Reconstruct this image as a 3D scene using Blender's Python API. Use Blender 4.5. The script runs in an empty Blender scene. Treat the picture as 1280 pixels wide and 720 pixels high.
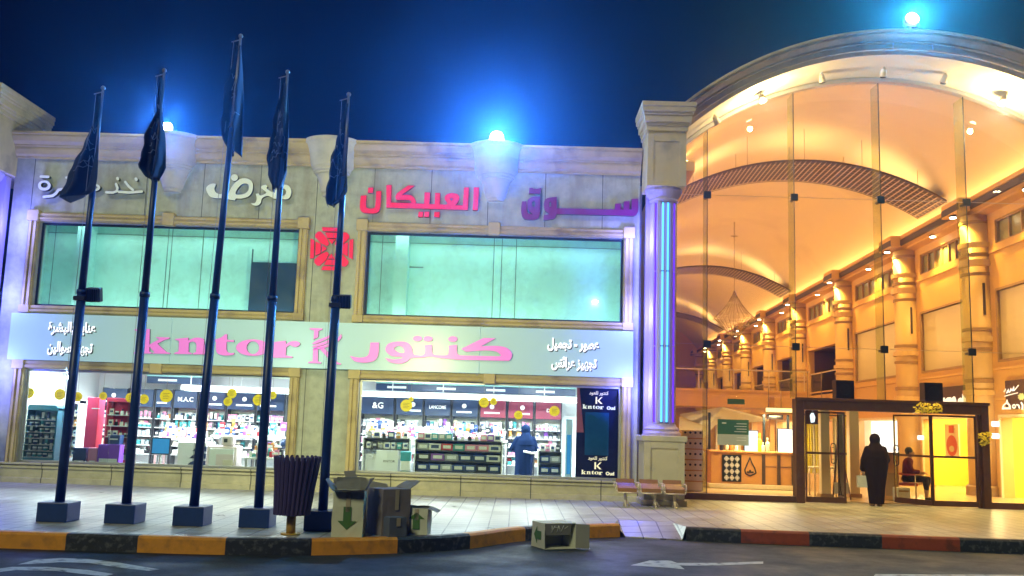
import bpy, bmesh, math, random
from math import sin, cos, pi, radians, atan2, sqrt
from mathutils import Vector, Matrix
from mathutils.geometry import tessellate_polygon
random.seed(7)
SC = bpy.context.scene
COL = SC.collection

# ------------------------------------------------------------------ camera
EYE = 1.55
FPX = 1200.0
_p, _r, _y = radians(8.1), radians(1.78), radians(0.5)
CF = Vector((-sin(_y)*cos(_p), cos(_y)*cos(_p), sin(_p)))
_R0 = Vector((cos(_y), sin(_y), 0)); _U0 = _R0.cross(CF)
CR = _R0*cos(_r) + _U0*sin(_r); CU = -_R0*sin(_r) + _U0*cos(_r)
cam = bpy.data.cameras.new('camera'); camo = bpy.data.objects.new('camera', cam); COL.objects.link(camo)
cam.sensor_width = 36; cam.lens = 36*FPX/1280; cam.clip_start = 0.1; cam.clip_end = 2000
camo.matrix_world = Matrix(((CR.x, CU.x, -CF.x, 0), (CR.y, CU.y, -CF.y, 0), (CR.z, CU.z, -CF.z, EYE), (0, 0, 0, 1)))
SC.camera = camo

# ------------------------------------------------------------------ sky, sun, exposure
SUN_EL, SUN_AZ = radians(38), radians(205)
w = bpy.data.worlds.new("World"); SC.world = w; w.use_nodes = True
wn, wl = w.node_tree.nodes, w.node_tree.links
bg = wn['Background']; bg.inputs[1].default_value = 1.0
sky = wn.new('ShaderNodeTexSky'); sky.sky_type = 'NISHITA'; sky.sun_disc = False
sky.sun_elevation = SUN_EL; sky.sun_rotation = SUN_AZ
skm = wn.new('ShaderNodeMix'); skm.data_type = 'RGBA'; skm.blend_type = 'MULTIPLY'; skm.inputs[0].default_value = 1
wl.new(sky.outputs[0], skm.inputs[6]); skm.inputs[7].default_value = (0.00001, 0.00006, 0.0005, 1)
wl.new(skm.outputs[2], bg.inputs[0])
sl = bpy.data.lights.new('street_fill_sun', 'SUN'); sl.energy = 0.85; sl.angle = radians(12); sl.color = (1.0, 0.97, 0.56)  # yellowish fill standing in for unseen street lamps behind the camera
slo = bpy.data.objects.new('street_fill_sun', sl); COL.objects.link(slo)
slo.rotation_euler = (radians(90) - SUN_EL, 0, radians(180) - SUN_AZ + radians(0))
SC.view_settings.view_transform = 'Standard'; SC.view_settings.look = 'None'
SC.view_settings.exposure = 0.6; SC.view_settings.gamma = 1.0; SC.view_settings.use_curve_mapping = False
SC.cycles.use_denoising = True
SC.cycles.max_bounces = 7; SC.cycles.diffuse_bounces = 3; SC.cycles.glossy_bounces = 3; SC.cycles.transparent_max_bounces = 16
SC.cycles.sample_clamp_indirect = 4.0
SC.cycles.caustics_reflective = False; SC.cycles.caustics_refractive = False

# ------------------------------------------------------------------ pixel -> place helpers (pixels of the 1280x720 photograph)
def ray(px, py): return CF*FPX + CR*(px-640) - CU*(py-360)
def at(px, py, Y):
    v = ray(px, py); return v*(Y/v.y) + Vector((0, 0, EYE))
def gr(px, py, z=0.0):
    v = ray(px, py); return v*((z-EYE)/v.z) + Vector((0, 0, EYE))
HA = Vector((13.0, 22.3, 0)); HT = math.atan(0.042)
HM = Matrix.Translation(HA) @ Matrix.Rotation(-HT, 4, 'Z')     # hall frame: x to the right of the gallery front, y along the hall
def hall(px, py, n=0.0):
    iv = HM.inverted(); o = iv @ Vector((0, 0, EYE)); q = iv.to_3x3() @ ray(px, py)
    t = (n-o.x)/q.x; r = o + q*t; return r.y, r.z

# ------------------------------------------------------------------ materials
M = {}
def mat(name, col, rough=0.6, var=0.0, scale=6.0, metal=0.0, bump=0.0, emit=None, es=0.0, spec=0.5, stain=None):
    m = bpy.data.materials.new(name); m.use_nodes = True; n, l = m.node_tree.nodes, m.node_tree.links
    b = n['Principled BSDF']; b.inputs['Base Color'].default_value = (*col, 1); b.inputs['Roughness'].default_value = rough
    b.inputs['Metallic'].default_value = metal; b.inputs['Specular IOR Level'].default_value = spec
    if emit: b.inputs['Emission Color'].default_value = (*emit, 1); b.inputs['Emission Strength'].default_value = es
    if var or bump or stain:
        tc = n.new('ShaderNodeTexCoord'); nz = n.new('ShaderNodeTexNoise')
        nz.inputs['Scale'].default_value = scale; nz.inputs['Detail'].default_value = 6; nz.inputs['Roughness'].default_value = 0.65
        l.new(tc.outputs['Object'], nz.inputs['Vector'])
        if var:
            mx = n.new('ShaderNodeMix'); mx.data_type = 'RGBA'
            mx.inputs[6].default_value = (*[max(0, c*(1-var)) for c in col], 1); mx.inputs[7].default_value = (*[min(1, c*(1+var)) for c in col], 1)
            l.new(nz.outputs['Fac'], mx.inputs[0]); out = mx.outputs[2]
            if stain:
                n2 = n.new('ShaderNodeTexNoise'); n2.inputs['Scale'].default_value = stain[1]; n2.inputs['Detail'].default_value = 8
                l.new(tc.outputs['Object'], n2.inputs['Vector'])
                mr = n.new('ShaderNodeMapRange'); mr.inputs['From Min'].default_value = 0.52; mr.inputs['From Max'].default_value = 0.68
                mr.inputs['To Max'].default_value = stain[2]; l.new(n2.outputs['Fac'], mr.inputs['Value'])
                m2 = n.new('ShaderNodeMix'); m2.data_type = 'RGBA'; l.new(mr.outputs[0], m2.inputs[0]); l.new(out, m2.inputs[6])
                m2.inputs[7].default_value = (*stain[0], 1); out = m2.outputs[2]
            l.new(out, b.inputs['Base Color'])
        if bump:
            bp = n.new('ShaderNodeBump'); bp.inputs['Strength'].default_value = bump; bp.inputs['Distance'].default_value = 0.02
            l.new(nz.outputs['Fac'], bp.inputs['Height']); l.new(bp.outputs[0], b.inputs['Normal'])
    M[name] = m; return m
def emis(name, col, s):
    m = bpy.data.materials.new(name); m.use_nodes = True; n, l = m.node_tree.nodes, m.node_tree.links
    n.remove(n['Principled BSDF']); e = n.new('ShaderNodeEmission'); e.inputs[0].default_value = (*col, 1); e.inputs[1].default_value = s
    l.new(e.outputs[0], n['Material Output'].inputs[0]); M[name] = m; return m
def glassmat(name, tint=(1, 1, 1), refl=1.0, base=0.0):
    m = bpy.data.materials.new(name); m.use_nodes = True; n, l = m.node_tree.nodes, m.node_tree.links
    n.remove(n['Principled BSDF']); t = n.new('ShaderNodeBsdfTransparent'); t.inputs[0].default_value = (*tint, 1)
    g = n.new('ShaderNodeBsdfGlossy'); g.inputs['Roughness'].default_value = 0.03
    f = n.new('ShaderNodeFresnel'); f.inputs[0].default_value = 1.45
    ma = n.new('ShaderNodeMath'); ma.operation = 'MULTIPLY_ADD'; l.new(f.outputs[0], ma.inputs[0]); ma.inputs[1].default_value = refl; ma.inputs[2].default_value = base
    mx = n.new('ShaderNodeMixShader'); l.new(ma.outputs[0], mx.inputs[0]); l.new(t.outputs[0], mx.inputs[1]); l.new(g.outputs[0], mx.inputs[2])
    l.new(mx.outputs[0], n['Material Output'].inputs[0]); M[name] = m; return m
def brickmat(name, c1, c2, mortar, w, h, ms, plane='xz', off=0.0, rough=0.6, shift=(0, 0), noise=0.12, nscale=3.0, bump=0.3, rvar=0.0, stain=None):
    """stone panels or paving: joints are the material's own lines, measured in metres of the object's plane"""
    m = bpy.data.materials.new(name); m.use_nodes = True; n, l = m.node_tree.nodes, m.node_tree.links
    b = n['Principled BSDF']; b.inputs['Roughness'].default_value = rough
    tc = n.new('ShaderNodeTexCoord'); sp = n.new('ShaderNodeSeparateXYZ'); cb = n.new('ShaderNodeCombineXYZ')
    geo = n.new('ShaderNodeNewGeometry'); l.new(geo.outputs['Position'], sp.inputs[0])
    ax = n.new('ShaderNodeMath'); ax.inputs[1].default_value = shift[0]; l.new(sp.outputs['XYZ'.index(plane[0].upper())], ax.inputs[0])
    ay = n.new('ShaderNodeMath'); ay.inputs[1].default_value = shift[1]; l.new(sp.outputs['XYZ'.index(plane[1].upper())], ay.inputs[0])
    l.new(ax.outputs[0], cb.inputs[0]); l.new(ay.outputs[0], cb.inputs[1])
    br = n.new('ShaderNodeTexBrick'); br.offset = off; br.inputs['Color1'].default_value = (*c1, 1); br.inputs['Color2'].default_value = (*c2, 1)
    br.inputs['Mortar'].default_value = (*mortar, 1); br.inputs['Scale'].default_value = 1; br.inputs['Mortar Size'].default_value = ms
    br.inputs['Brick Width'].default_value = w; br.inputs['Row Height'].default_value = h; br.inputs['Mortar Smooth'].default_value = 0.0
    l.new(cb.outputs[0], br.inputs['Vector'])
    nz = n.new('ShaderNodeTexNoise'); nz.inputs['Scale'].default_value = nscale; nz.inputs['Detail'].default_value = 7; nz.inputs['Roughness'].default_value = 0.6
    l.new(geo.outputs['Position'], nz.inputs['Vector'])
    mx = n.new('ShaderNodeMix'); mx.data_type = 'RGBA'; mx.blend_type = 'MULTIPLY'; mx.inputs[0].default_value = 1
    mr = n.new('ShaderNodeMapRange'); mr.inputs['From Min'].default_value = 0.25; mr.inputs['From Max'].default_value = 0.75
    mr.inputs['To Min'].default_value = 1-noise*2; mr.inputs['To Max'].default_value = 1+noise; l.new(nz.outputs['Fac'], mr.inputs['Value'])
    l.new(br.outputs['Color'], mx.inputs[6]); l.new(mr.outputs[0], mx.inputs[7]); out = mx.outputs[2]
    if stain:
        n2 = n.new('ShaderNodeTexNoise'); n2.inputs['Scale'].default_value = stain[1]; n2.inputs['Detail'].default_value = 8; vm = n.new('ShaderNodeVectorMath'); vm.operation = 'MULTIPLY'; vm.inputs[1].default_value = (1, 1, 1) if plane == 'xy' else (3.2, 3.2, .32); l.new(geo.outputs['Position'], vm.inputs[0]); l.new(vm.outputs[0], n2.inputs['Vector'])
        m3 = n.new('ShaderNodeMapRange'); m3.inputs['From Min'].default_value = 0.5; m3.inputs['From Max'].default_value = 0.7; m3.inputs['To Max'].default_value = stain[2]
        l.new(n2.outputs['Fac'], m3.inputs['Value']); m2 = n.new('ShaderNodeMix'); m2.data_type = 'RGBA'; l.new(m3.outputs[0], m2.inputs[0]); l.new(out, m2.inputs[6]); m2.inputs[7].default_value = (*stain[0], 1); out = m2.outputs[2]
    l.new(out, b.inputs['Base Color'])
    if rvar:
        r2 = n.new('ShaderNodeMapRange'); r2.inputs['From Min'].default_value = 0.3; r2.inputs['From Max'].default_value = 0.7
        r2.inputs['To Min'].default_value = rough-rvar; r2.inputs['To Max'].default_value = rough+rvar; l.new(nz.outputs['Fac'], r2.inputs['Value']); l.new(r2.outputs[0], b.inputs['Roughness'])
    bp = n.new('ShaderNodeBump'); bp.inputs['Strength'].default_value = bump; bp.inputs['Distance'].default_value = 0.01
    inv = n.new('ShaderNodeMath'); inv.operation = 'MULTIPLY_ADD'; inv.inputs[1].default_value = -1.0; l.new(br.outputs['Fac'], inv.inputs[0])
    sc_ = n.new('ShaderNodeMath'); sc_.operation = 'MULTIPLY'; sc_.inputs[1].default_value = 0.5; l.new(nz.outputs['Fac'], sc_.inputs[0]); l.new(sc_.outputs[0], inv.inputs[2])
    l.new(inv.outputs[0], bp.inputs['Height']); l.new(bp.outputs[0], b.inputs['Normal'])
    M[name] = m; return m

brickmat('cladding', (0.40, 0.41, 0.32), (0.43, 0.43, 0.34), (0.05, 0.05, 0.045), 1.28, 9.0, 0.008, shift=(11.02, 0.6), noise=0.16, nscale=5, rough=0.7, stain=((0.22, 0.19, 0.11), 1.0, 0.6))
brickmat('plinth_stone', (0.44, 0.40, 0.27), (0.50, 0.45, 0.31), (0.10, 0.09, 0.06), 1.5, 0.6, 0.012, shift=(0.4, 0.1), off=0.5, noise=0.15, nscale=4, rough=0.65)
brickmat('paving', (0.42, 0.43, 0.38), (0.49, 0.49, 0.43), (0.10, 0.10, 0.10), 0.31, 0.31, 0.010, plane='xy', shift=(0.07, 0), noise=0.22, nscale=1.6, rough=0.42, rvar=0.16, bump=0.2, stain=((0.19, 0.18, 0.16), 0.9, 0.6))
mat('stone_trim', (0.46, 0.35, 0.15), 0.65, 0.2, 5, bump=0.2, stain=((0.22, 0.16, 0.07), 1.6, 0.75))
mat('stone_pale', (0.52, 0.47, 0.36), 0.6, 0.14, 4, bump=0.12, stain=((0.33, 0.30, 0.24), 2.5, 0.5))
mat('arch_stone', (0.56, 0.45, 0.25), 0.65, 0.18, 4, bump=0.12, stain=((0.24, 0.2, 0.13), 1.6, 0.6))
mat('soffit', (0.72, 0.66, 0.50), 0.6, 0.06, 2)
mat('mint_board', (0.36, 0.72, 0.68), 0.45, 0.10, 0.8, stain=((0.30, 0.55, 0.50), 0.7, 0.5))
mat('mint_joint', (0.10, 0.18, 0.17), 0.6)
mat('navy_board', (0.012, 0.045, 0.10), 0.35, 0.3, 3)
mat('alu', (0.55, 0.55, 0.52), 0.35, 0.05, 8, metal=0.7)
mat('dark_metal', (0.02, 0.025, 0.03), 0.4, 0.2, 10, metal=0.5)
mat('brown_frame', (0.11, 0.045, 0.025), 0.4, 0.4, 9, metal=0.3, stain=((0.12, 0.08, 0.05), 6, 0.5))
mat('sign_face', (0.40, 0.56, 0.62), 0.30, 0.03, 1, emit=(.55, 1, 1), es=0.08)  # faint emission added so the flood-lit fascia stays evenly mint
mat('sign_pink', (0.74, 0.17, 0.62), 0.35, 0.04, 3, emit=(0.85, 0.25, 0.80), es=0.22)  # low emission added to make the pink letters stand out
mat('sign_edge', (0.05, 0.01, 0.05), 0.4)
mat('letter_red', (0.70, 0.012, 0.05), 0.35, 0.06, 4, emit=(1.0, 0.01, 0.06), es=0.22)
mat('letter_red_edge', (0.10, 0.004, 0.01), 0.4)
mat('letter_purple', (0.22, 0.01, 0.15), 0.4, 0.15, 4)
mat('letter_white', (0.80, 0.84, 0.80), 0.4, 0.05, 4)
mat('letter_dark', (0.012, 0.014, 0.014), 0.5)
mat('white_text', (0.85, 0.85, 0.85), 0.4, emit=(1, 1, 1), es=0.5)
mat('pole_paint', (0.007, 0.036, 0.18), 0.42, 0.25, 12)
mat('pole_bare', (0.30, 0.30, 0.32), 0.4, 0.2, 20, metal=0.6)
mat('flag_cloth', (0.005, 0.016, 0.040), 0.8, 0.3, 14)
mat('flag_print', (0.16, 0.20, 0.24), 0.8)
def asphalt():
    m = bpy.data.materials.new('asphalt'); m.use_nodes = True; n, l = m.node_tree.nodes, m.node_tree.links; b = n['Principled BSDF']
    g = n.new('ShaderNodeNewGeometry')
    def noise(sc, det, ro=.6):
        x = n.new('ShaderNodeTexNoise'); x.inputs['Scale'].default_value = sc; x.inputs['Detail'].default_value = det; x.inputs['Roughness'].default_value = ro; l.new(g.outputs['Position'], x.inputs['Vector']); return x.outputs['Fac']
    def ramp(f, a, c0, c1, bb):
        r = n.new('ShaderNodeValToRGB'); r.color_ramp.elements[0].position = a; r.color_ramp.elements[0].color = (*c0, 1); r.color_ramp.elements[1].position = bb; r.color_ramp.elements[1].color = (*c1, 1); l.new(f, r.inputs[0]); return r.outputs[0]
    def mix(mode, f, x, y):
        q = n.new('ShaderNodeMix'); q.data_type = 'RGBA'; q.blend_type = mode
        if isinstance(f, float): q.inputs[0].default_value = f
        else: l.new(f, q.inputs[0])
        for s_, i in ((x, 6), (y, 7)):
            if isinstance(s_, tuple): q.inputs[i].default_value = (*s_, 1)
            else: l.new(s_, q.inputs[i])
        return q.outputs[2]
    base = ramp(noise(.55, 5), .35, (.007, .014, .018), (.017, .025, .028), .68)
    grain = ramp(noise(38, 3, .8), .44, (.45, .45, .45), (1.9, 1.9, 1.9), .66); base = mix('MULTIPLY', 1.0, base, grain)
    v = n.new('ShaderNodeTexVoronoi'); v.inputs['Scale'].default_value = 26; l.new(g.outputs['Position'], v.inputs['Vector'])
    speck = ramp(v.outputs['Distance'], .03, (1, 1, 1), (0, 0, 0), .11); base = mix('MIX', speck, base, (.07, .08, .08))
    w = n.new('ShaderNodeTexVoronoi'); w.feature = 'DISTANCE_TO_EDGE'; w.inputs['Scale'].default_value = .33; w.inputs['Randomness'].default_value = 1
    wn_ = n.new('ShaderNodeVectorMath'); wn_.operation = 'ADD'; nz = n.new('ShaderNodeTexNoise'); nz.inputs['Scale'].default_value = 1.3; nz.inputs['Detail'].default_value = 6; l.new(g.outputs['Position'], nz.inputs['Vector']); l.new(g.outputs['Position'], wn_.inputs[0]); l.new(nz.outputs['Color'], wn_.inputs[1]); l.new(wn_.outputs[0], w.inputs['Vector'])
    crack = ramp(w.outputs['Distance'], .004, (.8, .8, .8), (0, 0, 0), .012); base = mix('MIX', crack, base, (.008, .010, .011))
    oil = ramp(noise(1.7, 4), .60, (0, 0, 0), (.75, .75, .75), .72); base = mix('MIX', oil, base, (.012, .013, .014))
    l.new(base, b.inputs['Base Color']); rr = ramp(noise(1.1, 5), .35, (.58, .58, .58), (.92, .92, .92), .65); l.new(rr, b.inputs['Roughness'])
    bp = n.new('ShaderNodeBump'); bp.inputs['Strength'].default_value = .5; bp.inputs['Distance'].default_value = .006; l.new(noise(45, 3, .8), bp.inputs['Height']); l.new(bp.outputs[0], b.inputs['Normal']); M['asphalt'] = m
asphalt()
mat('kerb_yellow', (0.66, 0.28, 0.02), 0.6, 0.25, 9, bump=0.3, stain=((0.22, 0.10, 0.03), 6, 0.5))
mat('kerb_black', (0.014, 0.018, 0.03), 0.6, 0.4, 9, bump=0.3, stain=((0.22, 0.24, 0.26), 14, 0.35))
mat('kerb_red', (0.30, 0.055, 0.020), 0.6, 0.35, 9, bump=0.3, stain=((0.08, 0.03, 0.02), 5, 0.7))
mat('kerb_stone', (0.40, 0.40, 0.38), 0.7, 0.2, 8)
mat('paint_white', (0.42, 0.44, 0.42), 0.75, 0.3, 14, stain=((0.04, 0.05, 0.05), 7, 1.0))
mat('bin_blue', (0.055, 0.040, 0.14), 0.5, 0.3, 7, bump=0.05)
mat('yellow_steel', (0.50, 0.30, 0.03), 0.5, 0.3, 10, stain=((0.15, 0.07, 0.02), 8, 0.7))
mat('card_white', (0.60, 0.62, 0.52), 0.8, 0.08, 5)
mat('card_brown', (0.20, 0.17, 0.17), 0.85, 0.2, 4)
mat('card_grey', (0.24, 0.24, 0.22), 0.85, 0.15, 5)
mat('card_tape', (0.42, 0.36, 0.26), 0.35, 0.1, 9)
mat('card_slate', (0.10, 0.12, 0.18), 0.85, 0.2, 5)
mat('print_green', (0.06, 0.16, 0.03), 0.7)
mat('bench_red', (0.24, 0.11, 0.035), 0.45, 0.2, 9)
mat('bench_metal', (0.62, 0.52, 0.42), 0.4, 0.1, 9, metal=0.2)
mat('neon_column', (0.42, 0.34, 0.62), 0.5, 0.05, 3)
mat('mall_wall', (0.66, 0.40, 0.12), 0.55, 0.10, 2, bump=0.03)
mat('mall_column', (0.66, 0.44, 0.19), 0.45, 0.10, 3)
mat('mall_band', (0.34, 0.20, 0.08), 0.5, 0.2, 3)
mat('mall_panel', (0.60, 0.52, 0.32), 0.28, 0.06, 1.2)
mat('mall_vault', (0.66, 0.54, 0.33), 0.8, 0.05, 0.5, stain=((0.35, 0.25, 0.16), 0.35, 0.25))
mat('cornice_dark', (0.06, 0.035, 0.025), 0.6)
mat('mall_floor', (0.50, 0.36, 0.20), 0.22, 0.1, 1.5)
mat('clerestory', (0.25, 0.24, 0.12), 0.25, 0.2, 2)
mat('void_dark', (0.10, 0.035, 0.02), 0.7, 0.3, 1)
mat('truss_panel', (0.085, 0.05, 0.022), 0.7, 0.2, 3)
mat('truss_bar', (0.50, 0.38, 0.22), 0.6)
mat('wire', (0.30, 0.22, 0.10), 0.4, metal=0.6)
mat('beads', (0.90, 0.80, 0.55), 0.2, metal=0.3)
mat('shop_white', (0.82, 0.84, 0.84), 0.5, 0.03, 2)
mat('shop_floor', (0.55, 0.56, 0.58), 0.2, 0.05, 2)
mat('header_navy', (0.012, 0.03, 0.085), 0.3, 0.2, 2)
mat('header_maroon', (0.22, 0.02, 0.05), 0.35, 0.3, 2)
mat('shelf_black', (0.02, 0.02, 0.025), 0.4)
mat('stand_blue', (0.04, 0.22, 0.50), 0.35, 0.2, 3)
mat('stand_teal', (0.03, 0.15, 0.22), 0.35, 0.2, 4)
mat('stand_red', (0.80, 0.06, 0.15), 0.4, 0.06, 2)
mat('violet', (0.22, 0.06, 0.55), 0.4, 0.15, 4)
mat('disc_yellow', (0.88, 0.72, 0.04), 0.45, 0.08, 6)
mat('disc_ink', (0.25, 0.16, 0.02), 0.6)
mat('screen_blue', (0.02, 0.12, 0.25), 0.15, 0.4, 3, emit=(0.05, 0.35, 0.75), es=0.4)
mat('desk_pink', (0.80, 0.66, 0.66), 0.4, 0.05, 3)
mat('poster_navy', (0.012, 0.012, 0.075), 0.25, 0.4, 1.5)
mat('poster_blue', (0.015, 0.10, 0.30), 0.2, 0.5, 2.5)
mat('rose_reflection', (0.45, 0.12, 0.22), 0.3, 0.3, 2)
mat('gold_text', (0.85, 0.75, 0.50), 0.4, emit=(1, 0.85, 0.6), es=0.6)
mat('cloth_black', (0.022, 0.012, 0.009), 0.85, 0.3, 9, spec=0.06)
mat('cloth_navy', (0.003, 0.011, 0.042), 0.8, 0.3, 9, spec=0.06)
mat('cloth_maroon', (0.16, 0.02, 0.02), 0.8, 0.3, 9, spec=0.06)
mat('cloth_dark', (0.03, 0.02, 0.02), 0.8, 0.3, 9, spec=0.06)
mat('skin', (0.42, 0.24, 0.15), 0.5, 0.06, 8)
mat('bag_white', (0.70, 0.68, 0.62), 0.6, 0.1, 9)
mat('flower_green', (0.55, 0.68, 0.42), 0.5)
mat('sign_dark', (0.05, 0.02, 0.015), 0.4, 0.3, 4)
mat('wood_orange', (0.55, 0.28, 0.08), 0.4, 0.12, 3)
mat('cream', (0.75, 0.66, 0.46), 0.55, 0.06, 3)
mat('yellow_wall', (0.82, 0.64, 0.06), 0.5, 0.06, 3)
mat('red_sign', (0.55, 0.05, 0.02), 0.4, 0.2, 6)
mat('chair_red', (0.60, 0.10, 0.05), 0.45)
mat('petal', (0.85, 0.68, 0.03), 0.6, 0.15, 20)
mat('poster_green', (0.05, 0.16, 0.10), 0.4, 0.2, 5)
mat('poster_grey', (0.55, 0.60, 0.56), 0.4, 0.05, 5)
mat('ink', (0.02, 0.02, 0.02), 0.6)
mat('speaker_black', (0.05, 0.02, 0.012), 0.6, 0.2, 9)
glassmat('glass_wall', (0.97, 0.98, 0.95), 1.0, 0.0)
glassmat('glass_fin', (0.90, 0.92, 0.74), 0.04, 0.0)
def soften(name, col, f, trans=False):
    n, l = M[name].node_tree.nodes, M[name].node_tree.links; o = n['Material Output'].inputs[0]; src = o.links[0].from_socket
    d = n.new('ShaderNodeBsdfDiffuse'); d.inputs[0].default_value = (*col, 1); t = n.new('ShaderNodeBsdfTranslucent'); t.inputs[0].default_value = (*col, 1)
    a = n.new('ShaderNodeMixShader'); a.inputs[0].default_value = .5; l.new(d.outputs[0], a.inputs[1]); l.new(t.outputs[0], a.inputs[2])
    m = n.new('ShaderNodeMixShader'); m.inputs[0].default_value = f; l.new(src, m.inputs[1]); l.new(a.outputs[0], m.inputs[2]); l.new(m.outputs[0], o)
soften('glass_fin', (.75, .78, .55), .16); soften('disc_yellow', (.9, .75, .05), .75)
glassmat('glass_shop', (0.95, 0.99, 0.99), 1.0, 0.0)
emis('lamp_blue_white', (0.80, 0.94, 1.0), 90)
emis('lamp_pole', (0.85, 1.0, 0.95), 12)
glassmat('glass_dusty', (0.95, 0.99, 0.98), 1.0, 0.0); soften('glass_dusty', (.5, .52, .48), .05)
_n, _l = M['glass_dusty'].node_tree.nodes, M['glass_dusty'].node_tree.links
_x = _n.new('ShaderNodeTexNoise'); _x.inputs['Scale'].default_value = 1.6; _x.inputs['Detail'].default_value = 9; _x.inputs['Roughness'].default_value = .7
_g = _n.new('ShaderNodeNewGeometry'); _l.new(_g.outputs['Position'], _x.inputs['Vector']); _q = _n.new('ShaderNodeMapRange'); _q.inputs['From Min'].default_value = .45; _q.inputs['From Max'].default_value = .75; _q.inputs['To Min'].default_value = .02; _q.inputs['To Max'].default_value = .15
_l.new(_x.outputs['Fac'], _q.inputs['Value']); _l.new(_q.outputs[0], [k for k in _n if k.type == 'OUTPUT_MATERIAL'][0].inputs[0].links[0].from_node.inputs[0])
emis('lamp_header', (1.0, .80, .30), 1.6)
emis('lamp_warm', (1.0, 0.86, 0.55), 30)
emis('neon_cyan', (0.10, 0.45, 1.0), 1.6)
emis('violet_fill_glow', (0.16, 0.03, 0.9), 1.0)
emis('tube_white', (0.90, 1.0, 1.0), 7.0)
emis('fill_strip_warm', (1.0, 0.58, 0.22), 14)
emis('lightbox_white', (1.0, 0.98, 0.86), 1.6)
emis('lightbox_blue', (0.75, 0.92, 1.0), 1.2)
PROD = []
for nm, c in (('white', (0.82, 0.82, 0.80)), ('cream', (0.75, 0.66, 0.52)), ('black', (0.02, 0.02, 0.025)), ('navy', (0.02, 0.05, 0.16)),
              ('rose', (0.70, 0.25, 0.40)), ('red', (0.55, 0.04, 0.05)), ('teal', (0.05, 0.30, 0.32)), ('violet', (0.25, 0.08, 0.42)), ('amber', (0.60, 0.26, 0.06)), ('grey', (0.35, 0.37, 0.40))):
    mat('pack_'+nm, c, 0.3, 0.06, 30); PROD.append(nm)

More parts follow.
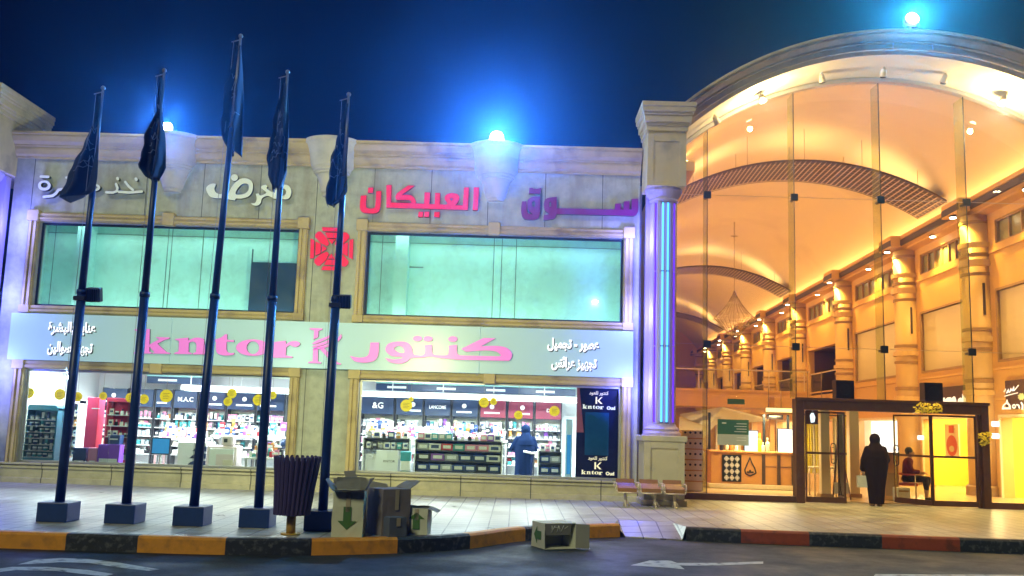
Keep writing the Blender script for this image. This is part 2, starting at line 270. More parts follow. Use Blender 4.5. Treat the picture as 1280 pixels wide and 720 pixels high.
# ------------------------------------------------------------------ mesh builder
class MB:
    def __init__(s, xf=None): s.v = []; s.f = []; s.m = []; s.sm = []; s.xf = xf
    def add(s, vs, fs, mi=0, smooth=False):
        b = len(s.v)
        for q in vs:
            q = Vector(q)
            if s.xf: q = s.xf @ q
            s.v.append(q)
        for k in fs: s.f.append([b+i for i in k]); s.m.append(mi); s.sm.append(smooth)
        return s
    def box(s, x0, x1, y0, y1, z0, z1, mi=0, T=None):
        vs = [Vector(p) for p in ((x0, y0, z0), (x1, y0, z0), (x1, y1, z0), (x0, y1, z0), (x0, y0, z1), (x1, y0, z1), (x1, y1, z1), (x0, y1, z1))]
        if T: vs = [T @ p for p in vs]
        return s.add(vs, [(0, 3, 2, 1), (4, 5, 6, 7), (0, 1, 5, 4), (1, 2, 6, 5), (2, 3, 7, 6), (3, 0, 4, 7)], mi)
    def bbox(s, x0, x1, y0, y1, z0, z1, c=0.01, mi=0, T=None):
        """box with chamfered edges"""
        bm = bmesh.new(); bmesh.ops.create_cube(bm, size=1)
        for q in bm.verts: q.co = Vector((x0+(q.co.x+.5)*(x1-x0), y0+(q.co.y+.5)*(y1-y0), z0+(q.co.z+.5)*(z1-z0)))
        bmesh.ops.bevel(bm, geom=bm.edges[:], offset=c, segments=2, affect='EDGES', profile=0.5)
        bm.verts.index_update(); vs = [(T @ q.co) if T else q.co.copy() for q in bm.verts]; fs = [[q.index for q in f.verts] for f in bm.faces]; bm.free()
        return s.add(vs, fs, mi)
    def cyl(s, p0, p1, r0, r1=None, n=12, mi=0, smooth=True, caps=True):
        p0, p1 = Vector(p0), Vector(p1); r1 = r0 if r1 is None else r1; d = (p1-p0).normalized()
        a = d.orthogonal().normalized(); b = d.cross(a); vs = []
        for p, r in ((p0, r0), (p1, r1)): vs += [p + (a*cos(2*pi*i/n)+b*sin(2*pi*i/n))*r for i in range(n)]
        s.add(vs, [(i, (i+1) % n, n+(i+1) % n, n+i) for i in range(n)], mi, smooth)
        if caps: s.add(vs[:n], [list(range(n))[::-1]], mi); s.add(vs[n:], [list(range(n))], mi)
        return s
    def tube(s, pts, r, n=6, mi=0):
        for a, b in zip(pts, pts[1:]): s.cyl(a, b, r, n=n, mi=mi)
        return s
    def lathe(s, cx, cy, prof, n=24, a0=0, a1=2*pi, mi=0, smooth=False):
        full = abs(a1-a0-2*pi) < 1e-6; k = n if full else n+1; vs = []
        for r, z in prof: vs += [(cx+r*cos(a0+(a1-a0)*i/n), cy+r*sin(a0+(a1-a0)*i/n), z) for i in range(k)]
        fs = []
        for j in range(len(prof)-1):
            for i in range(n): fs.append((j*k+i, j*k+(i+1) % k, (j+1)*k+(i+1) % k, (j+1)*k+i))
        s.add(vs, fs, mi, smooth)
        if full:
            for j in (0, len(prof)-1):
                if prof[j][0] > 1e-4: s.add(vs[j*k:(j+1)*k], [list(range(k))], mi)
        return s
    def prism(s, poly, x0, x1, mi=0):
        """poly of (y,z) extruded along x"""
        n = len(poly); vs = [(x0, y, z) for y, z in poly]+[(x1, y, z) for y, z in poly]
        s.add(vs, [(i, (i+1) % n, n+(i+1) % n, n+i) for i in range(n)], mi)
        tri = tessellate_polygon([[Vector((y, z, 0)) for y, z in poly]])
        s.add(vs[:n], [t for t in tri], mi); s.add(vs[n:], [t[::-1] for t in tri], mi); return s
    def plate(s, polys, y0, y1, mi=0, mside=None, T=None):
        """outline (and holes) of (x,z) extruded from y0 (front) to y1"""
        mside = mi if mside is None else mside; flat = [p for q in polys for p in q]; N = len(flat)
        tri = tessellate_polygon([[Vector((x, z, 0)) for x, z in q] for q in polys])
        vs = [Vector((x, y0, z)) for x, z in flat]+[Vector((x, y1, z)) for x, z in flat]
        if T: vs = [T @ q for q in vs]
        s.add(vs, [t for t in tri]+[[i+N for i in t[::-1]] for t in tri], mi)
        o = 0
        for q in polys:
            k = len(q); s.add(vs, [(o+i, o+(i+1) % k, N+o+(i+1) % k, N+o+i) for i in range(k)], mside); o += k
        return s
    def loft(s, rings, mi=0, smooth=True, caps=True):
        k = len(rings[0]); vs = [p for r in rings for p in r]; fs = []
        for j in range(len(rings)-1):
            for i in range(k): fs.append((j*k+i, j*k+(i+1) % k, (j+1)*k+(i+1) % k, (j+1)*k+i))
        if caps: fs += [list(range(k))[::-1], [(len(rings)-1)*k+i for i in range(k)]]
        return s.add(vs, fs, mi, smooth)
    def ball(s, c, r, sx=1, sy=1, sz=1, mi=0, nu=12, nv=8):
        rings = []
        for j in range(1, nv):
            a = pi*j/nv; rings.append([Vector((c[0]+sx*r*sin(a)*cos(2*pi*i/nu), c[1]+sy*r*sin(a)*sin(2*pi*i/nu), c[2]-sz*r*cos(a))) for i in range(nu)])
        return s.loft(rings, mi)
    def build(s, name, mats, parent=None, remesh=None):
        me = bpy.data.meshes.new(name)
        if parent is not None: o0 = wloc(parent)
        else:
            xs, ys, zs = [q.x for q in s.v], [q.y for q in s.v], [q.z for q in s.v]
            o0 = Vector(((min(xs)+max(xs))/2, (min(ys)+max(ys))/2, min(zs)))
        me.from_pydata([q-o0 for q in s.v], [], s.f)
        if not isinstance(mats, (list, tuple)): mats = [mats]
        for q in mats: me.materials.append(M[q])
        me.polygons.foreach_set('material_index', s.m); me.polygons.foreach_set('use_smooth', s.sm)
        bm = bmesh.new(); bm.from_mesh(me); bmesh.ops.remove_doubles(bm, verts=bm.verts[:], dist=1e-5)
        bmesh.ops.recalc_face_normals(bm, faces=bm.faces[:]); bm.to_mesh(me); bm.free(); me.update()
        o = bpy.data.objects.new(name, me); COL.objects.link(o)
        if parent is not None: o.parent = parent
        else: o.location = o0
        if remesh:
            md = o.modifiers.new('r', 'REMESH'); md.mode = 'VOXEL'; md.voxel_size = remesh; md.use_smooth_shade = True
            sm = o.modifiers.new('s', 'SMOOTH'); sm.iterations = 4; sm.factor = 0.5
            bpy.context.view_layer.update()
            m2 = bpy.data.meshes.new_from_object(o.evaluated_get(bpy.context.evaluated_depsgraph_get()))
            o.modifiers.clear(); o.data = m2
        return o
def wloc(o):
    p = Vector(o.location)
    while o.parent: o = o.parent; p = p + o.location
    return p
def tag(o, label=None, cat=None, group=None, kind=None):
    if label: o['label'] = label
    if cat: o['category'] = cat
    if group: o['group'] = group
    if kind: o['kind'] = kind
    return o
def T(name, label, cat, loc, group=None):
    o = bpy.data.objects.new(name, None); COL.objects.link(o); o.location = Vector(loc); o.empty_display_size = 0.2
    return tag(o, label, cat, group)
def kids(o): return [c for c in bpy.data.objects if c.parent == o]
def copy_tree(o, parent=None):
    c = o.copy(); COL.objects.link(c); c.parent = parent
    for ch in kids(o): copy_tree(ch, c)
    return c
def lamp(kind, name, loc, energy, col, parent=None, size=0.1, **kw):
    l = bpy.data.lights.new(name, kind); l.energy = energy; l.color = col
    if kind == 'AREA': l.shape = 'RECTANGLE'; l.size = kw.get('sx', 1); l.size_y = kw.get('sy', 1)
    else: l.shadow_soft_size = size
    if kind == 'SPOT': l.spot_size = radians(kw.get('angle', 90)); l.spot_blend = kw.get('blend', 0.6)
    o = bpy.data.objects.new(name, l); COL.objects.link(o); loc = Vector(loc)
    if 'to' in kw: o.rotation_euler = (Vector(kw['to'])-loc).to_track_quat('-Z', 'Y').to_euler()
    if parent is not None: o.parent = parent; loc = loc - wloc(parent)
    o.location = loc; return o

# outlines traced in enlargements of the photograph: (x, y) or (x, y, 1) for a sharp corner
def trace(pts, ox, oy, sc, Y, smooth=True):
    P = [at(ox+p[0]/sc, oy+p[1]/sc, Y) for p in pts]; P = [(q.x, q.z) for q in P]
    if not smooth: return P
    n = len(P); out = []
    for i in range(n):
        p0, p1, p2, p3 = P[i-1], P[i], P[(i+1) % n], P[(i+2) % n]
        c1, c2 = len(pts[i]) > 2, len(pts[(i+1) % n]) > 2
        if c1 and c2: out.append(p1); continue
        if c1: p0 = p1
        if c2: p3 = p2
        for t in (0, .25, .5, .75):
            a = [0.5*(2*p1[k]+(-p0[k]+p2[k])*t+(2*p0[k]-5*p1[k]+4*p2[k]-p3[k])*t*t+(-p0[k]+3*p1[k]-3*p2[k]+p3[k])*t**3) for k in (0, 1)]
            out.append(tuple(a))
    return out
def ell(cx, cy, rx, ry, n=20): return [(cx+rx*cos(2*pi*i/n), cy+ry*sin(2*pi*i/n)) for i in range(n)]
def ribbon(pts, wd, n_end=4):
    """pixel polyline -> closed outline of a stroke with round ends"""
    P = [Vector((p[0], p[1])) for p in pts]; L, Rr = [], []
    for i, p in enumerate(P):
        a = P[i-1] if i else p; b = P[i+1] if i < len(P)-1 else p; d = (b-a).normalized(); nn = Vector((-d.y, d.x))*wd/2
        L.append(p+nn); Rr.append(p-nn)
    d = (P[-1]-P[-2]).normalized(); nn = Vector((-d.y, d.x)); e1 = [P[-1]+(nn*cos(pi*k/n_end)+d*sin(pi*k/n_end))*wd/2 for k in range(1, n_end)]
    d = (P[0]-P[1]).normalized(); nn = Vector((-d.y, d.x)); e0 = [P[0]+(nn*cos(pi*k/n_end)+d*sin(pi*k/n_end))*wd/2 for k in range(1, n_end)]
    return [tuple(q) for q in L+e1+Rr[::-1]+e0]

AR = {}
for ch, c, k in (('ا', 0xFE8D, 2), ('ب', 0xFE8F, 4), ('ة', 0xFE93, 2), ('ت', 0xFE95, 4), ('ج', 0xFE9D, 4), ('خ', 0xFEA5, 4), ('د', 0xFEA9, 2), ('ر', 0xFEAD, 2), ('ز', 0xFEAF, 2), ('س', 0xFEB1, 4), ('ش', 0xFEB5, 4),
                 ('ص', 0xFEB9, 4), ('ط', 0xFEC1, 4), ('ع', 0xFEC9, 4), ('ف', 0xFED1, 4), ('ق', 0xFED5, 4), ('ك', 0xFED9, 4), ('ل', 0xFEDD, 4), ('م', 0xFEE1, 4), ('ن', 0xFEE5, 4), ('ه', 0xFEE9, 4), ('و', 0xFEED, 2), ('ي', 0xFEF1, 4), ('ئ', 0xFE89, 4)): AR[ch] = (c, k)
def shape_ar(s):
    o = ''
    for i, ch in enumerate(s):
        if ch not in AR: o += ch; continue
        c, k = AR[ch]; pv = i > 0 and s[i-1] in AR and AR[s[i-1]][1] == 4; nx = i < len(s)-1 and s[i+1] in AR and k == 4
        o += chr(c + (3 if pv and nx else 1 if pv else 2 if nx else 0))
    return o[::-1]
_glyph = {}
def glyph(ch, off):
    if (ch, off) in _glyph: return _glyph[(ch, off)]
    def geo(body, of=0):
        c = bpy.data.curves.new('t', 'FONT'); c.body = body; c.offset = of; c.resolution_u = 3
        o = bpy.data.objects.new('t', c); COL.objects.link(o); bpy.context.view_layer.update()
        m = bpy.data.meshes.new_from_object(o.evaluated_get(bpy.context.evaluated_depsgraph_get()))
        vs = [q.co.copy() for q in m.vertices]; fs = [list(p.vertices) for p in m.polygons]
        bpy.data.objects.remove(o); bpy.data.curves.remove(c); bpy.data.meshes.remove(m); return vs, fs
    vs, fs = geo(ch, off) if ch != ' ' else ([], [])
    a = max(q.x for q in geo(ch+'|')[0]) - max(q.x for q in geo('|')[0])
    _glyph[(ch, off)] = (vs, fs, a); return _glyph[(ch, off)]
def text_into(mb, s, c, height, depth=0.01, bold=0.02, width=None, right=(1, 0, 0), up=(0, 0, 1), mi=0, stretch=1.0):
    """flat raised letters centred on c, facing the viewer; width overrides the height's own width"""
    x = 0; gl = []
    for ch in s: vs, fs, a = glyph(ch, bold); gl.append((vs, fs, x)); x += a
    al = [(q.x+g[2], q.y) for g in gl for q in g[0]]
    x0, x1 = min(a[0] for a in al), max(a[0] for a in al); y0, y1 = min(a[1] for a in al), max(a[1] for a in al)
    sy = height/(y1-y0); sx = sy*stretch if width is None else width/(x1-x0)
    R_, U_ = Vector(right), Vector(up); N_ = R_.cross(U_); c = Vector(c)
    for k, (vs, fs, gx) in enumerate(gl):
        if not vs: continue
        P = [c + R_*((q.x+gx-(x0+x1)/2)*sx) + U_*((q.y-(y0+y1)/2)*sy) + N_*(depth+0.0006*(k % 3)) for q in vs]
        mb.add(P, fs, mi)
    return mb

# ================================================================== GROUND
FY = 21.0                                   # front plane of the shop block
KZ = -0.2                                   # road level
m = MB(); m.add([(-90, -40, KZ), (90, -40, KZ), (90, 140, KZ), (-90, 140, KZ)], [(0, 1, 2, 3)])
road = tag(m.build('road', 'asphalt'), kind='structure')
KL = [gr(px, py, 0) for px, py in ((-260, 655), (0, 665), (130, 669), (260, 673), (380, 674.5), (480, 673), (540, 671), (590, 667.5), (650, 660), (700, 657.5), (775, 655.5))]
KR = [gr(px, py, 0) for px, py in ((858, 659.5), (960, 664), (1120, 670), (1280, 676), (1500, 684))]
KL = [Vector((p.x, p.y, 0)) for p in KL]; KR = [Vector((p.x, p.y, 0)) for p in KR]
KL[0] = Vector((KL[1].x-9, 12.45, 0)); KR[-1] = Vector((KR[-2].x+12, KR[-2].y-0.5, 0))
def subdiv(P, n=6):
    out = []
    for i in range(len(P)-1):
        p0, p1, p2, p3 = P[max(i-1, 0)], P[i], P[i+1], P[min(i+2, len(P)-1)]
        for k in range(n):
            t = k/n; out.append(0.5*(2*p1+(-p0+p2)*t+(2*p0-5*p1+4*p2-p3)*t*t+(-p0+3*p1-3*p2+p3)*t**3))
    return out+[P[-1]]
KLs, KRs = subdiv(KL), subdiv(KR)
rampL, rampR = KL[-1], KR[0]
TW = 0.16                                   # kerb stone width
def off(P, d):
    out = []
    for i, p in enumerate(P):
        t = (P[min(i+1, len(P)-1)]-P[max(i-1, 0)]).normalized(); out.append(p+Vector((-t.y, t.x, 0))*d)
    return out
iL, iR = off(KLs, TW), off(KRs, TW)
# pavement sheet behind the kerb stones, dropping to the road at the ramp between them
m = MB()
def strip(inner, yb=23.6):
    for a, b in zip(inner, inner[1:]): m.add([(a.x, a.y, 0), (b.x, b.y, 0), (b.x, yb, 0), (a.x, yb, 0)], [(0, 1, 2, 3)])
strip(iL); strip(iR)
rt = 0.62
a, b = iL[-1], iR[0]; ml, mr_ = Vector((a.x+.12, a.y+rt, 0)), Vector((b.x-.12, b.y+rt, 0))
m.add([(a.x, a.y, 0), (ml.x, ml.y, 0), (mr_.x, mr_.y, 0), (b.x, b.y, 0), (b.x, 23.6, 0), (a.x, 23.6, 0)], [(0, 1, 5), (1, 2, 4, 5), (2, 3, 4)])
fl, fr = Vector((a.x+.16, a.y-.2, KZ+.02)), Vector((b.x-.10, b.y-.24, KZ+.02))
m.add([a, ml, mr_, b, fr, fl], [(0, 1, 5), (1, 2, 4, 5), (2, 3, 4)])
m.add([fl, fr, fr+Vector((0, 0, -.1)), fl+Vector((0, 0, -.1))], [(0, 1, 2, 3)])
pavement = tag(m.build('pavement', 'paving'), kind='structure')
# kerb: painted stretches along one line of stones
def arcpos(P):
    s = [0]
    for p, q in zip(P, P[1:]): s.append(s[-1]+(q-p).length)
    return s
def kerb_run(m, P, cuts, first):
    """cuts: x positions where the colour changes"""
    mi = first; k = 0; ci = list(cuts)
    In = off(P, TW); pts = []
    for i in range(len(P)-1):
        segs = [0.0]
        for c in ci:
            if P[i].x < c < P[i+1].x: segs.append((c-P[i].x)/(P[i+1].x-P[i].x))
        segs.append(1.0)
        for t0, t1 in zip(segs, segs[1:]):
            A, B = P[i].lerp(P[i+1], t0), P[i].lerp(P[i+1], t1); C, D = In[i].lerp(In[i+1], t0), In[i].lerp(In[i+1], t1)
            idx = (first + sum(1 for c in ci if c <= A.x+1e-6)) % 2
            z1, ch = 0.006, 0.03
            nA = (C-A).normalized()*ch; nB = (D-B).normalized()*ch
            m.add([A+Vector((0, 0, KZ-.1)), B+Vector((0, 0, KZ-.1)), B+Vector((0, 0, z1-ch)), A+Vector((0, 0, z1-ch)), B+nB+Vector((0, 0, z1)), A+nA+Vector((0, 0, z1)), D+Vector((0, 0, z1)), C+Vector((0, 0, z1)), D+Vector((0, 0, -.1)), C+Vector((0, 0, -.1))],
                  [(0, 1, 2, 3), (3, 2, 4, 5), (5, 4, 6, 7), (7, 6, 8, 9)], idx)
    for e, f in ((P[0], In[0]), (P[-1], In[-1])):
        m.add([e+Vector((0, 0, KZ-.1)), f+Vector((0, 0, KZ-.1)), f+Vector((0, 0, .006)), e+Vector((0, 0, .006))], [(0, 1, 2, 3)], first)
m = MB(); cutsL = [gr(x, 670).x for x in (-240, -130, -30, 73, 174, 291, 398, 500, 587)] + [gr(657, 660).x, gr(737, 656).x]
kerb_run(m, KLs, cutsL, 0)
kerb = tag(m.build('kerb', ['kerb_black', 'kerb_yellow']), kind='structure')
m = MB(); cutsR = [gr(x, 668).x for x in (938, 1017, 1098, 1180, 1265, 1345, 1430)]
kerb_run(m, KRs, cutsR, 0)
tag(m.build('kerb', ['kerb_black', 'kerb_red']), kind='structure')
# painted arrows and curves on the asphalt
def marking(polys):
    m = MB()
    for P in polys:
        q = [gr(x, y, KZ) for x, y in P]; n = len(q)
        tri = tessellate_polygon([[Vector((p.x, p.y, 0)) for p in q]])
        m.add([(p.x, p.y, KZ+.004) for p in q], tri)
    o = m.build('road_marking', 'paint_white', road); return o
marking([[(22, 706), (45, 700), (75, 698), (110, 699), (150, 704), (180, 709), (200, 712), (186, 714), (150, 710), (110, 704), (75, 703), (48, 705)],
         [(-6, 712), (15, 709), (60, 709), (110, 713), (142, 718), (130, 721), (70, 714), (20, 713), (-6, 716)]])
marking([[(788, 707), (812, 701), (838, 701), (846, 704), (900, 704), (954, 702), (954, 705), (900, 707), (850, 707.5), (856, 712), (836, 710)]])
marking([[(1094, 718), (1280, 719), (1280, 724), (1090, 724)]])

# ================================================================== SHOP BLOCK
XL, XR = -11.45, 2.62
U1, U2 = (-10.77, -4.95), (-3.44, 2.27)     # the two bays
UZ0, UZ1, SZ0, SZ1 = 3.83, 5.72, 0.43, 2.44
PT = 7.70
blk = T('retail_building', 'two-storey stone shop block with wide mint upper windows and lit shop windows', 'building', (-4.4, 21, 0))
rect = lambda x0, x1, z0, z1: [(x0, z0), (x1, z0), (x1, z1), (x0, z1)]
m = MB(); m.plate([rect(XL, XR, 0, 7.2), rect(*U1, UZ0, UZ1), rect(*U2, UZ0, UZ1), rect(*U1, SZ0, SZ1), rect(*U2, SZ0, SZ1)], FY, FY+.28)
m.build('wall', 'cladding', blk)
m = MB(); prof = [(21.0, 7.16), (20.93, 7.16), (20.93, 7.20), (20.88, 7.24), (20.84, 7.34), (20.84, 7.40), (20.80, 7.41), (20.80, 7.44), (20.72, 7.50), (20.67, 7.60), (20.67, 7.64), (20.63, 7.65), (20.63, PT), (21.3, PT), (21.3, 7.21), (21.0, 7.21)]
m.prism(prof, XL, XR); m.build('cornice', 'stone_trim', blk)
m = MB()
for cx in (-7.86, -4.30, -0.615):
    c = MB()
    c.lathe(cx, 20.99, [(.66, PT+.012), (.66, 7.64), (.62, 7.60), (.55, 7.46), (.52, 7.40), (.50, 7.24), (.47, 7.12), (.42, 7.06), (.42, 7.02), (.39, 7.0), (.39, 6.97), (.34, 6.95), (.32, 6.9), (.22, 6.56), (.19, 6.53), (.19, 6.47), (.0, 6.46)], n=28, a0=pi, a1=2*pi)
    c.build('corbel', 'stone_pale', blk)
def surround(x0, x1, z0, z1, sides, mids, name='window_surround'):
    m = MB(); b = .24; y0, y1 = 20.90, FY
    def bar(a, c, d, e):
        m.bbox(a, c, y0, y1, d, e, .012)
        if c-a > e-d:
            h = (e-d)
            m.box(a, c, y0-.045, y0, d+h*.14, d+h*.38); m.box(a, c, y0-.03, y0, d+h*.60, d+h*.86)
        else:
            h = (c-a)
            m.box(a+h*.14, a+h*.38, y0-.045, y0, d, e); m.box(a+h*.60, a+h*.86, y0-.03, y0, d, e)
    if 't' in sides: bar(x0, x1, z1, z1+b*.8)
    if 'b' in sides: bar(x0, x1, z0-.16, z0)
    bar(x0-b*.85, x0, z0, z1); bar(x1, x1+b*.85, z0, z1)
    for cx in [x0-b*.43, x1+b*.43]:
        if 't' in sides: m.bbox(cx-.13, cx+.13, y0-.075, FY, z1-.01, z1+b*.8+.05, .015)
        if 'b' in sides: m.bbox(cx-.12, cx+.12, y0-.065, FY, z0-.17, z0+.0, .015)
    for cx in mids: m.bbox(cx-.13, cx+.13, y0-.085, FY, z1-.03, z1+b*.8+.06, .015)
    return m.build(name, 'stone_trim', blk)
surround(*U1, UZ0, UZ1, 'tb', [(-7.86)])
surround(*U2, UZ0, UZ1, 'tb', [(-.615)])
surround(*U1, SZ0, SZ1, 't', [(-7.86)])
surround(*U2, SZ0, SZ1, 't', [(-.615)])
# plinth under the shop windows, with a moulded sill
m = MB(); m.prism([(20.9, 0), (20.9, .10), (20.93, .12), (20.93, .30), (20.89, .31), (20.89, .35), (20.93, .37), (20.93, .385), (20.86, .39), (20.86, .43), (21.28, .43), (21.28, 0)], XL, XR)
m.build('plinth', 'plinth_stone', blk)
m = MB()
m.box(XL, XR, FY-.009, FY, 5.98, 6.0)
m = MB()
# closed rooms behind the openings
SHX0, SHX1, SHY = -11.3, 2.5, 26.0
m = MB()
m.add([(SHX0, FY+.285, .02), (SHX1, FY+.285, .02), (SHX1, SHY, .02), (SHX0, SHY, .02)], [(0, 1, 2, 3)]); m.build('shop_floor', 'shop_floor', blk)
m = MB(); z1 = 2.78
m.box(SHX0, SHX1, SHY, SHY+.1, 0, z1); m.box(SHX0-.1, SHX0, FY+.285, SHY, 0, z1); m.box(SHX1, SHX1+.1, FY+.285, SHY, 0, z1)
m.build('shop_back_wall', 'shop_white', blk)
m = MB(); m.box(SHX0-.1, SHX1+.1, FY+.285, SHY+.1, z1, z1+.15); m.build('shop_ceiling', 'shop_white', blk)
m = MB(); m.box(SHX0-.1, SHX1+.1, FY+.29, SHY+.1, 7.0, 7.15); m.build('roof', 'kerb_stone', blk)
m = MB(); m.box(SHX0-.1, SHX1+.1, SHY+.101, SHY+.2, 0, 7.0); m.box(SHX0-.2, SHX0-.101, FY+.29, SHY+.1, 0, 7.0); m.box(SHX1+.101, SHX1+.2, FY+.29, SHY+.1, 0, 7.0); m.build('side_wall', 'kerb_stone', blk)
# blind upper windows: mint boarding behind the glass
def upper(x0, x1, joints, door=None, board=None):
    d = FY+1.0
    m = MB(); m.box(x0-.35, x1+.35, d, d+.06, UZ0-.25, UZ1+.3); m.box(x0-.36, x0-.30, FY+.285, d, UZ0-.25, UZ1+.3); m.box(x1+.30, x1+.36, FY+.285, d, UZ0-.25, UZ1+.3)
    m.box(x0-.35, x1+.35, FY+.285, d, UZ1+.3, UZ1+.36); m.box(x0-.35, x1+.35, FY+.285, d, UZ0-.3, UZ0-.25)
    o = m.build('window_boarding', 'mint_board', blk)
    j = MB()
    for jx in joints: j.box(jx-.008, jx+.008, d-.006, d-.002, UZ0-.2, UZ1+.25)
    j.box(x0-.3, x1+.3, d-.006, d-.002, UZ1-.06, UZ1-.045)
    if door:
        a, b, h = door; j.box(a-.012, a+.012, d-.008, d-.003, UZ0-.2, h); j.box(a+.012, b, d-.008, d-.003, h-.03, h)
    for k in range(5): j.cyl((x0+.6+k*(x1-x0-1.2)/4, d-.3, UZ1+.295), (x0+.6+k*(x1-x0-1.2)/4, d-.3, UZ1+.27), .05, n=10)
    j.build('board_joint', 'mint_joint', o)
    j = MB(); j.box(x0+.55, x0+.85, d-.35, d-.001, UZ0-.249, UZ1+.299); j.box(x0-.29, x1+.29, d-.42, d-.36, UZ1+.12, UZ1+.299); j.build('inner_pier', 'mint_board', o)
    f = MB(); t = .05
    f.box(x0, x1, FY+.10, FY+.15, UZ0, UZ0+t); f.box(x0, x1, FY+.10, FY+.15, UZ1-t, UZ1); f.box(x0, x0+t, FY+.10, FY+.15, UZ0+t, UZ1-t); f.box(x1-t, x1, FY+.10, FY+.15, UZ0+t, UZ1-t)
    w_ = f.build('window', 'dark_metal', blk)
    n = 2; xs = [x0+t+(x1-x0-2*t)*k/n for k in range(n+1)]
    for a, b in zip(xs, xs[1:]):
        g = MB(); g.box(a+.004, b-.004, FY+.12, FY+.13, UZ0+t, UZ1-t); g.build('pane', 'glass_dusty', w_)
    lamp('AREA', 'window_light', ((x0+x1)/2, FY+.36, UZ1+.24), 25, (.80, 1, .90), blk, sx=x1-x0, sy=.12, to=((x0+x1)/2, FY+1.0, UZ0+.5))
    lamp('AREA', 'window_light', ((x0+x1)/2, FY+.36, UZ0-.2), 27, (.80, 1, .92), blk, sx=x1-x0, sy=.12, to=((x0+x1)/2, FY+1.0, UZ0+1.0))  # lower lamp added behind the frame to even out the boarding
p = lambda x, y, Y=FY+1.0: at(x, y, Y)
upper(*U1, [p(66, 330).x, p(208, 330).x, p(213, 330).x, p(252, 330).x])
upper(*U2, [p(477, 330).x, p(617, 330).x, p(627, 330).x, p(645, 330).x], door=(p(497, 360).x, p(528, 360).x, p(510, 333).z))
a, b = at(316, 328, FY+.55), at(369, 391, FY+.55)
m = MB(); m.box(a.x, b.x+.1, FY+.5, FY+.55, UZ0-.24, a.z); m.box(a.x-.02, a.x, FY+.5, FY+.55, UZ0-.24, a.z+.3)
tag(m.build('board', 'navy_board'), 'dark navy board standing at the right end of the upper left window', 'board')
q = at(744, 377, FY+.9)
m = MB(); m.ball((q.x, q.y, q.z), .05, 1.4, 1, .6); m.cyl((q.x, q.y+.01, q.z), (q.x, FY+1.0, q.z), .02)
tag(m.build('spot_light', 'lamp_pole'), 'small lit spot low behind the upper right window', 'lamp')
# shop windows: slim frame and panes
def shopwin(x0, x1, splits):
    f = MB(); t = .045; y0, y1 = FY+.10, FY+.15
    f.box(x0, x1, y0, y1, SZ0, SZ0+t); f.box(x0, x1, y0, y1, SZ1-t, SZ1); f.box(x0, x0+t, y0, y1, SZ0+t, SZ1-t); f.box(x1-t, x1, y0, y1, SZ0+t, SZ1-t)
    w_ = f.build('shop_window', 'alu', blk); xs = [x0+t]+splits+[x1-t]
    for a, b in zip(xs, xs[1:]):
        g = MB(); g.box(a+.005, b-.005, FY+.12, FY+.132, SZ0+t, SZ1-t); g.build('pane', 'glass_shop', w_)
shopwin(*U1, [-8.85, -6.9]); shopwin(*U2, [-1.5, .35])

# sign fascia
SY0 = 20.80
fas = T('shop_sign', 'long pale fascia sign with pink Latin and Arabic shop name between the two storeys', 'sign', (-4.3, 20.8, 2.6))
m = MB(); xs = [-11.10, at(213, 430, SY0).x, at(406, 430, SY0).x, at(600, 430, SY0).x, 2.49]
for a, b in zip(xs, xs[1:]): m.bbox(a+.003, b-.003, SY0, FY-.002, 2.625, 3.635, .004)
m.build('sign_panel', 'sign_face', fas)
LY = SY0-.05
def letter(name, polys, mats, parent, y0=LY, y1=SY0-.002):
    m = MB()
    for P in polys: m.plate(P, y0, y1, 0, 1)
    return m.build(name, mats, parent)
PK = ['sign_pink', 'sign_edge']
ox, oy, sc = 410, 400, 1280/240
tr = lambda pts, s=True: trace(pts, ox, oy, sc, LY, s)
arab = [[tr([(283, 150, 1), (340, 150, 1), (335, 230), (310, 270), (250, 284), (180, 275), (145, 238, 1), (200, 250), (250, 245), (272, 222)])],
 [tr([(383, 200), (400, 160), (450, 145), (520, 147), (555, 175), (565, 215), (575, 232, 1), (630, 235), (645, 215), (645, 168, 1), (695, 163, 1), (697, 218), (720, 232), (790, 235), (803, 218), (805, 170, 1), (860, 165, 1), (862, 222), (885, 236, 1), (1145, 242, 1), (1150, 232), (1120, 210), (1060, 203), (1000, 205), (920, 212, 1), (888, 192, 1), (1035, 120, 1), (1118, 122, 1), (1020, 175, 1), (1120, 172), (1190, 185), (1225, 220), (1222, 255), (1205, 272, 1), (880, 265), (800, 258), (750, 255), (680, 245), (640, 250), (555, 255), (530, 275), (480, 292), (410, 280), (380, 250, 1), (430, 262), (490, 256), (485, 246), (420, 238)]),
  tr([(440, 190), (470, 172), (500, 185), (508, 218), (470, 216)])]]
arab += [[tr(ell(cx, cy, 31, 19), False)] for cx, cy in ((597, 124), (667, 126), (832, 127))]
letter('arabic_lettering', arab, PK, fas)
ox, oy, sc = 170, 390, 5.12
